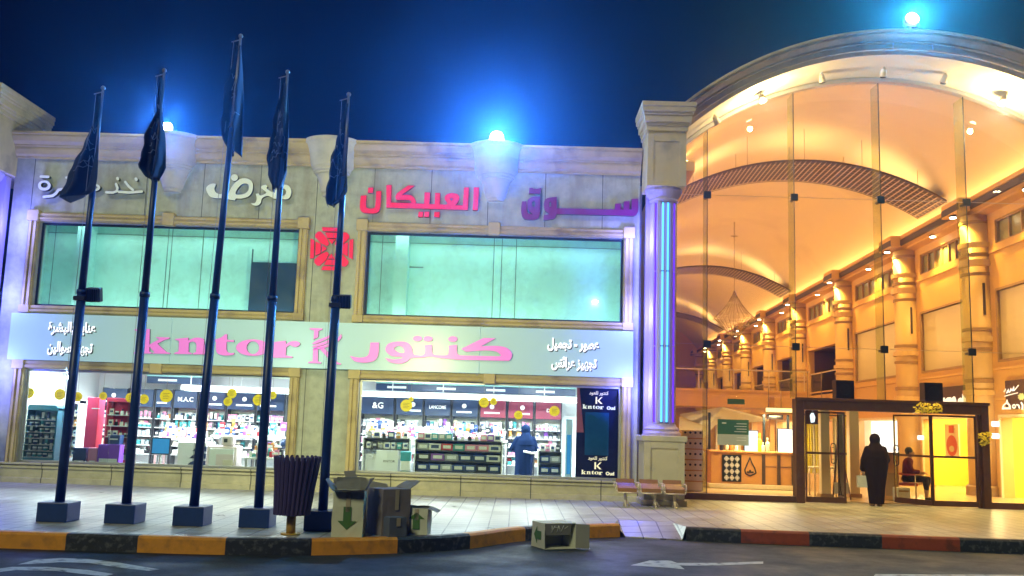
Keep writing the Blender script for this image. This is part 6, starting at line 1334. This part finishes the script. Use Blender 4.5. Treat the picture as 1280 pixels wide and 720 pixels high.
# ---- lamps on the parapet
def parapet_lamp(px, py, Y, z_base, label, energy, col, haze_up=True):
    p = at(px, py, Y); t = T('floodlight', label, 'floodlight', (p.x, Y, z_base)); R3 = Matrix.Translation(p) @ Matrix.Rotation(radians(-18), 4, 'X')
    m = MB(); m.bbox(p.x-.17, p.x+.17, Y-.13, Y+.25, z_base, z_base+.07, .01); m.cyl((p.x, Y+.12, z_base+.06), (p.x, Y+.12, p.z), .03, n=10); m.build('bracket', 'stone_pale', t)
    m = MB(R3); m.loft([[Vector((r*cos(2*pi*k/24), y, r*sin(2*pi*k/24))) for k in range(24)] for r, y in ((.155, -.03), (.165, .02), (.15, .10), (.09, .18), (.04, .2))]); m.build('housing', 'alu', t)
    m = MB(R3)
    for k in (-1, 1): m.cyl((k*.175, .05, 0), (k*.175, .05, -.18), .012, n=8)
    m.cyl((-.175, .05, -.18), (.175, .05, -.18), .012, n=8); m.build('yoke', 'dark_metal', t)
    m = MB(R3); m.cyl((0, -.040, 0), (0, -.0305, 0), .135, n=24); m.build('lens', 'lamp_blue_white', t)
    lamp('SPOT', 'flood_beam', p+Vector((0, -.10, .0)), energy, col, t, .10, angle=168, blend=.35, to=p+Vector((0, -2, -.25)))
    lamp('POINT', 'flood_glow', p+Vector((0, -.30, -.05)), energy*.03, (.45, .70, 1.0), t, .02)
parapet_lamp(208, 161, 20.65, PT+.012, 'glaring floodlight on the parapet behind the second flagpole', 1700, (.05, .32, 1.0))
parapet_lamp(621, 172, 20.65, PT+.012, 'glaring floodlight on the parapet above the urn-shaped bracket', 4800, (.05, .30, 1.0))
p3 = at(1140, 22, 20.6); zb = AZ+sqrt((RO+.03)**2-(p3.x-AX)**2)-.02
parapet_lamp(1140, 24, 20.65, zb, 'glaring greenish floodlight on the crown of the arch', 1900, (.08, .72, .95))
m = MB()
for dx in (-.45, .45): m.cyl((p3.x+dx, 20.6, zb-.35), (p3.x+dx*.9, 20.6, zb+.02), .012, n=6); m.cyl((p3.x+dx-.2, 20.45, zb-.06), (p3.x+dx+.2, 20.45, zb-.06), .010, n=6)
tag(m.build('lamp_bracket', 'alu'), 'thin metal struts on the arch crown beside the greenish lamp', 'bracket')

# ---- litter bin
bp = gr(363, 668); t = T('litter_bin', 'dark violet slatted litter bin on a yellow post by the kerb', 'litter bin', (bp.x, bp.y, 0))
tp_, bt = at(368, 570, bp.y), at(363, 643, bp.y); zt, zb_ = tp_.z, bt.z; r1 = .305; r0_ = .235
m = MB(); m.cyl((bp.x, bp.y, 0), (bp.x, bp.y, zb_+.02), .062, n=18); m.cyl((bp.x, bp.y, 0), (bp.x, bp.y, .02), .13, n=20); m.build('post', 'yellow_steel', t)
ns = 26; m = MB()
for k in range(ns):
    a0_, a1_ = 2*pi*(k+.08)/ns, 2*pi*(k+.92)/ns; am = (a0_+a1_)/2; rg = []
    for z, r, dx in ((zb_, r0_, 0), (zb_+(zt-zb_)*.5, (r0_+r1)/2-.005, .02), (zt-.05, r1, .035), (zt-.012, r1+.004, .036), (zt+random.uniform(0, .012), r1-.002, .036)):
        sh = .72 if z > zt-.03 else 1
        if z > zt-.005: sh = .34
        A_, B_ = am-(am-a0_)*sh, am+(a1_-am)*sh; cx = bp.x+dx
        rg.append([Vector((cx+(r+e)*cos(q), bp.y+(r+e)*sin(q), z)) for q, e in ((A_, 0), (am, .012), (B_, 0), (B_, -.018), (am, -.018), (A_, -.018))])
    m.loft(rg, smooth=False)
m.build('slats', 'bin_blue', t)
m = MB(); m.loft([[Vector((bp.x+dx+r*cos(2*pi*k/32), bp.y+r*sin(2*pi*k/32), z)) for k in range(32)] for z, r, dx in ((zb_+.005, r0_-.02, 0), (zb_+(zt-zb_)*.5, (r0_+r1)/2-.03, .02), (zt-.06, r1-.025, .035))]); m.build('liner', 'header_navy', t)
m = MB(); vp = gr(386, 661); m.lathe(vp.x, vp.y, [(.05, 0), (.065, .03), (.06, .07), (.03, .10), (.025, .12), (.045, .15), (.04, .15), (.0, .12)], 16); tag(m.build('jug', 'ink'), 'tiny black pot on the pavement between the bin and the last pole', 'pot')

# ---- cardboard boxes
def crumple(o, amp, cuts=5, seed=0):
    from mathutils import noise
    bm = bmesh.new(); bm.from_mesh(o.data); bmesh.ops.subdivide_edges(bm, edges=[e for e in bm.edges if e.calc_length() > .05], cuts=cuts, use_grid_fill=True)
    for q in bm.verts: p = q.co*7+Vector((seed*3.1, seed*1.7, 0)); q.co += Vector((noise.noise(p), noise.noise(p+Vector((9, 0, 0))), noise.noise(p+Vector((0, 9, 0)))*.5))*amp
    bm.to_mesh(o.data); bm.free(); o.data.update(); return o
def arrow(m, x0, x1, z0, z1, y, up=True, T_=None, mi=1):
    cx = (x0+x1)/2; w2 = (x1-x0)/2; P = [(cx-w2*.42, z0), (cx+w2*.42, z0), (cx+w2*.42, z0+(z1-z0)*.62), (x1, z0+(z1-z0)*.62), (cx, z1), (x0, z0+(z1-z0)*.62), (cx-w2*.42, z0+(z1-z0)*.62)]
    if not up: P = [(x, z0+z1-z) for x, z in P][::-1]
    m.plate([P], y-.003, y-.001, mi, T=T_)
def carton(name, label, loc, rz, wd, dp, h, flaps, mats, arrows=None, group=None, lean=0, closed=False):
    t = T(name, label, 'cardboard box', loc, group); X = Matrix.Translation(Vector(loc)) @ Matrix.Rotation(radians(rz), 4, 'Z') @ Matrix.Rotation(radians(lean), 4, 'X'); th = .006
    m = MB(X); m.box(-wd/2, wd/2, -dp/2, -dp/2+th, 0, h); m.box(-wd/2, wd/2, dp/2-th, dp/2, 0, h); m.box(-wd/2, -wd/2+th, -dp/2+th, dp/2-th, 0, h); m.box(wd/2-th, wd/2, -dp/2+th, dp/2-th, 0, h); m.box(-wd/2+th, wd/2-th, -dp/2+th, dp/2-th, 0.002, th)
    if closed: m.box(-wd/2+th, wd/2-th, -dp/2+th, dp/2-th, h-th, h-.001)
    m.box(-wd/2+.01, wd/2-.01, -dp/2-.0025, -dp/2-.0005, h*.72, h*.725, 0)
    crumple(m.build('body', mats[0], t), .012, 5, loc[0])
    m = MB(X); m.box(-.03, .03, -dp/2-.012, -dp/2-.009, h*.55, h-.01); m.build('tape', 'card_tape', t)
    if arrows:
        m = MB(X)
        for (x0, x1, z0, z1, up) in arrows: arrow(m, x0, x1, z0, z1, -dp/2-.009, up, mi=0)
        m.build('printed_arrow', mats[1], t)
    for side, ang in flaps:
        L = (dp*.48 if side in 'FB' else wd*.45)
        if side == 'F': H = Matrix.Translation((0, -dp/2, h)) @ Matrix.Rotation(radians(-ang), 4, 'X'); q = (-wd/2+.004, wd/2-.004, 0, .005, 0.003, L)
        elif side == 'B': H = Matrix.Translation((0, dp/2, h)) @ Matrix.Rotation(radians(ang), 4, 'X') ; q = (-wd/2+.004, wd/2-.004, -.005, 0, 0.003, L)
        elif side == 'L': H = Matrix.Translation((-wd/2, 0, h)) @ Matrix.Rotation(radians(-ang), 4, 'Y'); q = (0, .005, -dp/2+.004, dp/2-.004, .003, L)
        else: H = Matrix.Translation((wd/2, 0, h)) @ Matrix.Rotation(radians(ang), 4, 'Y'); q = (-.005, 0, -dp/2+.004, dp/2-.004, .003, L)
        m = MB(X); m.box(*q, T=H); crumple(m.build('flap', mats[2], t), .03, 4, ang)
    return t
cg = 'cardboard boxes dumped by the kerb'
b1 = gr(432, 672); carton('cardboard_box', 'pale open cardboard box with green arrow pointing down', (b1.x, b1.y+.19, .001), 3, .41, .36, .60, (('B', 8), ('L', 40), ('R', 25), ('F', -80)), ['card_white', 'print_green', 'card_grey'], [(-.13, .12, .10, .40, False)], cg)
b2 = gr(478, 671); carton('cardboard_box', 'big closed dark brown cardboard box between the two arrowed boxes', (b2.x+.02, b2.y+.36, .001), 38, .44, .42, .62, (('R', 60), ('B', 100)), ['card_brown', 'print_green', 'card_grey'], None, cg, closed=True)
b3 = gr(490, 670.5); carton('cardboard_box', 'low brown carton at the foot of the big dark box', (b3.x+.02, b3.y+.02, .001), 36, .26, .22, .26, (), ['card_slate', 'print_green', 'card_grey'], None, cg, closed=True)
b4 = gr(521, 668.5); carton('cardboard_box', 'small pale cardboard box with green arrow pointing up', (b4.x, b4.y+.16, .001), -6, .31, .29, .36, (('R', 112), ('L', 95), ('B', 78)), ['card_white', 'print_green', 'card_grey'], [(-.12, .12, .07, .30, True)], cg)
# flattened sheets leaning behind
def sheet(pts, Y0, Y1, label, mt):
    m = MB(); P = []
    for (x, y) in pts:
        f = (y-585)/(668-585); p = at(x, y, Y1+(Y0-Y1)*f); P.append(p)
    n = len(P); Q = [p+Vector((0, .012, 0)) for p in P]; m.add(P+Q, [list(range(n)), list(range(n, 2*n))[::-1]]+[(i, (i+1) % n, n+(i+1) % n, n+i) for i in range(n)]); tag(m.build('cardboard_sheet', mt), label, 'cardboard', cg)
sheet([(430, 589), (443, 588), (447, 597), (463, 601), (484, 605), (486, 612), (507, 606), (500, 614), (506, 622), (504, 668), (446, 668), (436, 620)], 13.95, 14.15, 'flattened dark cardboard leaning behind the boxes, ragged upper edge', 'card_grey')
sheet([(417, 598), (434, 597), (436, 612), (438, 640), (436, 668), (418, 668)], 13.72, 13.9, 'small flattened grey cardboard standing behind the pale open box', 'card_grey')
b5 = gr(690, 687, KZ); t = T('cardboard_box', 'pale cardboard box lying open on its side on the road', 'cardboard box', (b5.x, b5.y+.2, KZ), cg)
X = Matrix.Translation((b5.x+.03, b5.y+.28, KZ+.002)) @ Matrix.Rotation(radians(24), 4, 'Z'); th = .006; wd, dp, h = .50, .44, .36
m = MB(X); m.box(-wd/2, wd/2, -dp/2, dp/2, 0, th); m.box(-wd/2, wd/2, -dp/2, dp/2, h-th, h); m.box(-wd/2, -wd/2+th, -dp/2, dp/2, th, h-th); m.box(wd/2-th, wd/2, -dp/2, dp/2, th, h-th); m.box(-wd/2+th, wd/2-th, dp/2-th, dp/2, th, h-th); crumple(m.build('body', 'card_white', t), .012, 5, 4)
m = MB(X @ Matrix.Translation((-wd/2, 0, 0)) @ Matrix.Rotation(radians(-90), 4, 'Z')); P = [(-.12, .12), (.02, .12), (.02, .06), (.12, .18), (.02, .30), (.02, .24), (-.12, .24)]; m.plate([[(-x, z) for x, z in P][::-1]], -.012, -.009); m.build('printed_arrow', 'print_green', t)
H = Matrix.Translation((0, -dp/2, h)) @ Matrix.Rotation(radians(12), 4, 'X'); m = MB(X); m.box(-wd/2, wd/2*.7, -.006, 0, -.17, -.003, T=H); fl_ = m.build('flap', 'card_grey', t)
m = MB(X)
for a_, b_ in (((-.14, -.03), (-.12, -.13)), ((-.14, -.13), (-.09, -.03)), ((-.05, -.13), (-.03, -.03)), ((-.03, -.03), (.01, -.13)), ((.01, -.13), (.05, -.03)), ((.07, -.08), (.12, -.04)), ((-.10, -.05), (.0, -.07))):
    m.cyl(H @ Vector((a_[0], -.008, a_[1])), H @ Vector((b_[0], -.008, b_[1])), .004, n=4)
m.build('scribble', 'shop_white', fl_)
m = MB(X); H = Matrix.Translation((wd/2, -dp/2, 0)) @ Matrix.Rotation(radians(-35), 4, 'Z'); m.box(0, .2, -.006, 0, .01, h-.01, T=H); m.build('flap', 'card_grey', t)
m = MB(X); m.box(-wd/2, wd/2, -dp/2-.02, -dp/2, .001, .008); m.build('flap', 'card_white', t)

# ---- bench of three seats
a, b = gr(778, 630.5), gr(845, 633); by_ = 19.6; x0, x1 = at(768, 605, by_).x, at(857, 608, by_).x; t = T('bench', 'three-seat bench with red-brown seats and pale frames against the column foot', 'bench', ((x0+x1)/2, by_, 0))
zs_ = at(800, 606, by_).z; sw_ = (x1-x0)/3
for k in range(3):
    xa, xb = x0+sw_*k+.05, x0+sw_*(k+1)-.05; m = MB(); pf = [(-.20, zs_-.12), (-.19, zs_-.06), (-.14, zs_-.015), (0, zs_-.03), (.14, zs_-.03), (.20, zs_+.02), (.24, zs_+.10)]
    pf2 = [(y, z-.014) for y, z in pf]; q = [(by_+y, z) for y, z in pf]+[(by_+y, z) for y, z in pf2[::-1]]; m.prism(q, xa, xb); m.build('seat', 'bench_red', t)
    m = MB(); rr_ = [(xa-.03, by_-.20, zs_+.03), (xa-.03, by_-.21, zs_-.10), (xa+.0, by_-.21, zs_-.15), (xb-.0, by_-.21, zs_-.15), (xb+.03, by_-.21, zs_-.10), (xb+.03, by_-.20, zs_+.03)]; m.tube(rr_, .014, 8)
    for xx in (xa-.03, xb+.03): m.tube([(xx, by_-.20, zs_+.03), (xx, by_+.22, zs_+.03), (xx, by_+.22, zs_-.08)], .014, 8)
    m.build('armrest', 'bench_metal', t)
m = MB(); m.bbox(x0+.02, x1-.02, by_-.03, by_+.03, zs_-.11, zs_-.05, .008); m.build('beam', 'bench_metal', t)
for xx in (x0+.22, x0+(x1-x0)*.5+.1, x1-.22):
    m = MB(); m.cyl((xx, by_, zs_-.1), (xx, by_, .14), .03, n=12); m.tube([(xx, by_, .15), (xx, by_-.12, .04), (xx, by_-.20, .012)], .022, 8); m.tube([(xx, by_, .15), (xx, by_+.12, .04), (xx, by_+.20, .012)], .022, 8); m.tube([(xx, by_, .15), (xx+.08, by_-.05, .03)], .016, 6); m.build('leg', 'bench_metal', t)

# ================================================================== PEOPLE
def limb(m, pts):
    for (p, r), (q, s) in zip(pts, pts[1:]): m.cyl(p, q, r, s, 12)
    for p, r in pts: m.ball(p, r)
def hand(m, w_, d, n_, side):
    """palm and five curled fingers; w_ wrist, d pointing direction, n_ palm normal"""
    d, n_ = d.normalized(), n_.normalized(); s = d.cross(n_)*side; c = w_+d*.05
    m.ball(c, .04, .9, .55, 1.1)
    for k, L in enumerate((.065, .075, .070, .055)):
        b = c+d*.035+s*(.030-.020*k); e = b+d*L*.5+n_*.012; f = e+d*L*.3+n_*.03; limb(m, [(b, .010), (e, .0095), (f, .009)])
    b = c-d*.01+s*.035; limb(m, [(b, .012), (b+d*.03+s*.025, .011), (b+d*.05+s*.025+n_*.02, .010)])
def head(m, c, fwd, r=.098):
    fwd = fwd.normalized(); sd = fwd.cross(Vector((0, 0, 1)))
    m.ball(c, r, .86, .95, 1.15); m.ball(c+fwd*.035-Vector((0, 0, .05)), r*.72, .9, .95, 1.0)
    m.ball(c+fwd*.105-Vector((0, 0, .018)), .018, .8, 1, 1.3); m.ball(c+fwd*.09-Vector((0, 0, .062)), .022, 1.1, .6, .5)
    for q in (-1, 1): m.ball(c+fwd*.088+sd*q*.034+Vector((0, 0, .012)), .014); m.ball(c+sd*q*.088, .022, .4, .8, 1.2)
    m.cyl(c-Vector((0, 0, .06)), c-Vector((0, 0, .20)), .055, .062, 12)
def robe_rings(base, rows, rot=0, n=28, fold=.012):
    out = []
    for z, dx, dy, rx, ry in rows:
        ring = []
        for k in range(n*2):
            a = 2*pi*k/(n*2); f = 1+fold*sin(a*9+z*3)*(1.2 if z < .9 else .4)/max(rx, .1)*.6
            ring.append(base+Vector((dx+rx*f*cos(a)*cos(rot)-ry*f*sin(a)*sin(rot), dy+rx*f*cos(a)*sin(rot)+ry*f*sin(a)*cos(rot), z)))
        out.append(ring)
    return out
# woman in a black abaya at the doorway
wp = Vector((at(1096, 632, 21.95).x, 21.95, 0)); t = T('person', 'woman in a long black robe and headscarf standing in the open doorway', 'person', wp)
fw = Vector((-.25, 1, 0)).normalized(); m = MB(); S = 1.58/1.65
limb(m, [(wp+Vector((-.07, .03, .06)), .045), (wp+Vector((-.07, .0, .45)), .055), (wp+Vector((-.08, 0, .85)), .08)]); limb(m, [(wp+Vector((.08, -.02, .06)), .045), (wp+Vector((.08, 0, .45)), .055), (wp+Vector((.08, 0, .85)), .08)])
for q, o_ in ((-.07, .03), (.08, -.02)): limb(m, [(wp+Vector((q, o_-.03, .035)), .038), (wp+Vector((q-.02, o_+.13, .028)), .030)])
m.loft([[wp+Vector((r*cos(2*pi*k/16), r*.65*sin(2*pi*k/16), z)) for k in range(16)] for z, r in ((.8, .15), (1.0, .14), (1.2, .17), (1.3, .16), (1.36, .07))])
head(m, wp+Vector((-.01, .02, 1.47)), fw, .092)
limb(m, [(wp+Vector((-.17, 0, 1.27)), .05), (wp+Vector((-.25, .02, 1.0)), .042), (wp+Vector((-.27, .06, .78)), .032)]); hand(m, wp+Vector((-.27, .06, .77)), Vector((-.02, .02, -1)), Vector((1, .2, 0)), 1)
limb(m, [(wp+Vector((.17, 0, 1.27)), .05), (wp+Vector((.25, .08, 1.02)), .042), (wp+Vector((.13, .22, .95)), .032)]); hand(m, wp+Vector((.13, .22, .95)), Vector((-1, .5, .1)), Vector((0, 0, -1)), 1)
m.build('body', 'skin', t, remesh=.011)
m = MB(); m.loft(robe_rings(wp, [(.05, .0, 0, .155, .14), (.12, .0, 0, .165, .15), (.4, .0, 0, .19, .17), (.7, .0, 0, .235, .19), (.9, .01, 0, .262, .20), (1.05, .01, .0, .268, .20), (1.2, .01, 0, .245, .175), (1.30, .0, 0, .19, .14), (1.37, 0, .01, .10, .10)]))
limb(m, [(wp+Vector((-.17, 0, 1.25)), .085), (wp+Vector((-.25, .02, 1.0)), .085), (wp+Vector((-.27, .05, .82)), .075)]); limb(m, [(wp+Vector((.17, 0, 1.25)), .085), (wp+Vector((.26, .08, 1.02)), .09), (wp+Vector((.16, .2, .96)), .07)])
m.build('robe', 'cloth_black', t, remesh=.013)
m = MB(); c = wp+Vector((-.01, .015, 1.475)); m.ball(c-Vector((0, .012, 0)), .125, .95, 1.0, 1.12, nu=18, nv=12); m.loft(robe_rings(wp, [(1.08, .0, -.03, .245, .175), (1.22, 0, -.02, .225, .17), (1.31, -.005, -.01, .165, .14), (1.39, -.01, 0, .105, .11), (1.44, -.01, 0, .10, .11)]))
sc_o = m.build('headscarf', 'cloth_black', t, remesh=.013)
m = MB(); q = wp+Vector((-.28, .07, .40)); m.loft([[q+Vector((x, y, z)) for x, y in ((-.12, -.05), (.12, -.05), (.12, .05), (-.12, .05))] for z in (0, .26)], smooth=False); m.tube([q+Vector((-.06, 0, .26)), q+Vector((-.04, 0, .33)), q+Vector((.02, 0, .36)), q+Vector((.06, 0, .26))], .006, 6); tag(m.build('carrier_bag', 'bag_white'), "white carrier bag hanging from the robed woman's hand", 'bag')
# customer in the shop
cp = Vector((at(655, 590, 22.75).x, 22.75, .02)); t = T('person', 'customer in a navy robe and headscarf inside the right shop window', 'person', cp); fw = Vector((.35, 1, 0)).normalized(); m = MB()
for q in (-.08, .08): limb(m, [(cp+Vector((q, 0, .06)), .045), (cp+Vector((q, -.01, .45)), .055), (cp+Vector((q, 0, .85)), .08)]); limb(m, [(cp+Vector((q, -.03, .035)), .038), (cp+Vector((q+.03, .13, .028)), .030)])
m.loft([[cp+Vector((.02*(z-.8)+r*cos(2*pi*k/16), .1*(z-.8)+r*.65*sin(2*pi*k/16), z)) for k in range(16)] for z, r in ((.8, .15), (1.0, .14), (1.18, .17), (1.26, .15), (1.32, .07))])
head(m, cp+Vector((.02, .08, 1.41)), fw, .092)
limb(m, [(cp+Vector((-.16, .04, 1.22)), .05), (cp+Vector((-.27, .06, .98)), .042), (cp+Vector((-.15, .24, .92)), .032)]); hand(m, cp+Vector((-.15, .24, .92)), Vector((1, .4, .1)), Vector((0, 0, -1)), -1)
limb(m, [(cp+Vector((.18, .04, 1.22)), .05), (cp+Vector((.25, .08, .98)), .042), (cp+Vector((.33, .26, .94)), .032)]); hand(m, cp+Vector((.33, .26, .94)), Vector((.3, 1, .05)), Vector((0, 0, -1)), 1)
m.build('body', 'skin', t, remesh=.011)
m = MB(); m.loft(robe_rings(cp, [(.05, -.03, 0, .20, .17), (.4, -.02, 0, .20, .17), (.75, -.01, 0, .21, .18), (.95, .0, .02, .23, .18), (1.1, .01, .03, .235, .17), (1.22, .02, .04, .19, .14), (1.30, .02, .05, .10, .10)]))
limb(m, [(cp+Vector((-.16, .04, 1.20)), .08), (cp+Vector((-.28, .06, .98)), .08), (cp+Vector((-.17, .2, .93)), .065)]); limb(m, [(cp+Vector((.18, .04, 1.20)), .08), (cp+Vector((.25, .08, .98)), .08), (cp+Vector((.32, .22, .95)), .065)])
m.build('robe', 'cloth_navy', t, remesh=.013)
m = MB(); m.ball(cp+Vector((.015, .065, 1.415)), .122, .92, 1.0, 1.12, nu=18, nv=12); m.loft(robe_rings(cp, [(1.06, .01, .0, .225, .16), (1.18, .015, .015, .20, .15), (1.27, .02, .035, .14, .125), (1.34, .02, .05, .10, .105), (1.38, .02, .06, .09, .1)])); m.build('headscarf', 'cloth_navy', t, remesh=.013)
m = MB(); m.tube([cp+Vector((-.02, -.19, .93)), cp+Vector((.16, -.15, .89)), cp+Vector((.30, .02, .90))], .026, 8); m.build('white_cuff', 'bag_white', t)
# seated person in the hall
sp_ = Vector((at(1137, 632, 24.3).x, 24.3, .012)); t = T('person', 'person in dark maroon top seated just inside the doors', 'person', sp_); fw = Vector((.9, -.4, 0)).normalized(); sd = Vector((.4, .9, 0)).normalized(); m = MB(); hip = sp_+Vector((-.05, 0, .52)); up = Vector((0, 0, 1))
for q, e in ((-1, 0), (1, .06)):
    h0 = hip+sd*.09*q; kn = h0+fw*(.42+e)+up*.0; an = kn+fw*(.02-e)-up*.42; limb(m, [(h0, .085), (kn, .062), (an, .042)]); limb(m, [(an-up*.04, .038), (an+fw*.14-up*.055, .030)])
m.loft([[hip+fw*f+sd*r*cos(2*pi*k/16)+fw*r*.62*sin(2*pi*k/16)+up*z for k in range(16)] for z, r, f in ((-.06, .15, 0), (.1, .15, 0), (.3, .165, .02), (.42, .17, .04), (.48, .12, .05), (.51, .06, .05))])
head(m, hip+fw*.08+up*.64, fw, .092)
for q in (-1, 1):
    a_ = hip+fw*.04+sd*.19*q+up*.42; e_ = a_-up*.25+fw*.08+sd*.03*q; w_ = e_+fw*.22-sd*.08*q-up*.02; limb(m, [(a_, .05), (e_, .042), (w_, .032)]); hand(m, w_, fw, -up, q)
m.build('body', 'skin', t, remesh=.011)
m = MB(); m.loft([[hip+fw*f+sd*r*cos(2*pi*k/20)+fw*r*.66*sin(2*pi*k/20)+up*z for k in range(20)] for z, r, f in ((-.05, .17, 0), (.1, .168, 0), (.3, .182, .02), (.42, .187, .04), (.48, .135, .05), (.51, .075, .05))])
for q in (-1, 1): a_ = hip+fw*.04+sd*.19*q+up*.42; e_ = a_-up*.25+fw*.08+sd*.03*q; limb(m, [(a_, .064), (e_, .058), (e_+fw*.14-sd*.05*q, .05)])
m.build('shirt', 'cloth_maroon', t, remesh=.012)
m = MB()
for q, e in ((-1, 0), (1, .06)): h0 = hip+sd*.09*q; kn = h0+fw*(.42+e); an = kn+fw*(.02-e)-up*.22; limb(m, [(h0-fw*.03, .10), (kn, .074), (an, .062)])
m.build('trousers', 'cloth_dark', t, remesh=.012)
m = MB(); c = hip+fw*.08+up*.64; m.ball(c-fw*.02+up*.03, .100, .95, 1.0, 1.08, nu=16, nv=10); m.build('hair', 'ink', t)
m = MB()
for q, e in ((-1, 0), (1, .06)): an = hip+sd*.09*q+fw*(.44)-up*.42; limb(m, [(an-up*.045, .046), (an+fw*.15-up*.055, .036)])
m.build('shoes', 'ink', t, remesh=.01)
t = T('chair', 'red armchair with thin legs under the seated person', 'chair', (hip.x, hip.y, 0)); X = Matrix.Translation((hip.x, hip.y, 0)) @ Matrix.Rotation(atan2(fw.y, fw.x), 4, 'Z')
m = MB(X); m.bbox(-.22, .26, -.24, .24, .36, .425, .02); m.build('seat', 'chair_red', t); m = MB(X); m.bbox(-.27, -.225, -.24, .24, .42, .86, .015); m.build('backrest', 'chair_red', t)
for q in (-1, 1):
    m = MB(X); m.bbox(-.24, .2, q*.27-.02, q*.27+.02, .62, .66, .01); m.build('armrest', 'chair_red', t)
    for x in (-.2, .2): m = MB(X); m.cyl((x, q*.27, .012), (x, q*.27, .62), .014, n=8); m.build('leg', 'bench_metal', t)
a, b = at(1122, 633, 23.6), at(1138, 610, 23.6); m = MB(); m.bbox(a.x, b.x, 23.6, 23.9, .012, b.z, .02); m.box(a.x+.04, b.x-.04, 23.595, 23.599, b.z-.1, b.z-.06, 1); tag(m.build('waste_bin', ['shop_white', 'mall_band']), 'low white box on the floor before the seated person', 'box')
a, b = at(1106, 627, 23.9), at(1123, 568, 23.9); m = MB(); m.bbox(a.x, b.x, 23.9, 24.3, .012, b.z, .012); m.box(a.x+.03, b.x-.03, 23.893, 23.899, .12, b.z-.45, 1); m.box(a.x-.02, b.x+.02, 23.88, 24.32, b.z+.0005, b.z+.04, 1); tag(m.build('lectern', ['wood_orange', 'mall_band']), 'orange brown reception stand right of the robed woman', 'stand')

# ================================================================== HAZE (blue-tinted air added to give the lamps their halos)
hz = MB(); hz.box(-60, 60, -12, 100, KZ-1.0, 12.4); ho = hz.build('haze', 'ink'); ho.data.materials.clear()
hm = bpy.data.materials.new('haze'); hm.use_nodes = True; hn, hl = hm.node_tree.nodes, hm.node_tree.links; hn.remove(hn['Principled BSDF'])
pv = hn.new('ShaderNodeVolumePrincipled'); pv.inputs['Color'].default_value = (0.38, 0.60, 1.0, 1); pv.inputs['Density'].default_value = 0.0024; pv.inputs['Anisotropy'].default_value = 0.88
hl.new(pv.outputs[0], hn['Material Output'].inputs['Volume']); ho.data.materials.append(hm); tag(ho, kind='stuff')
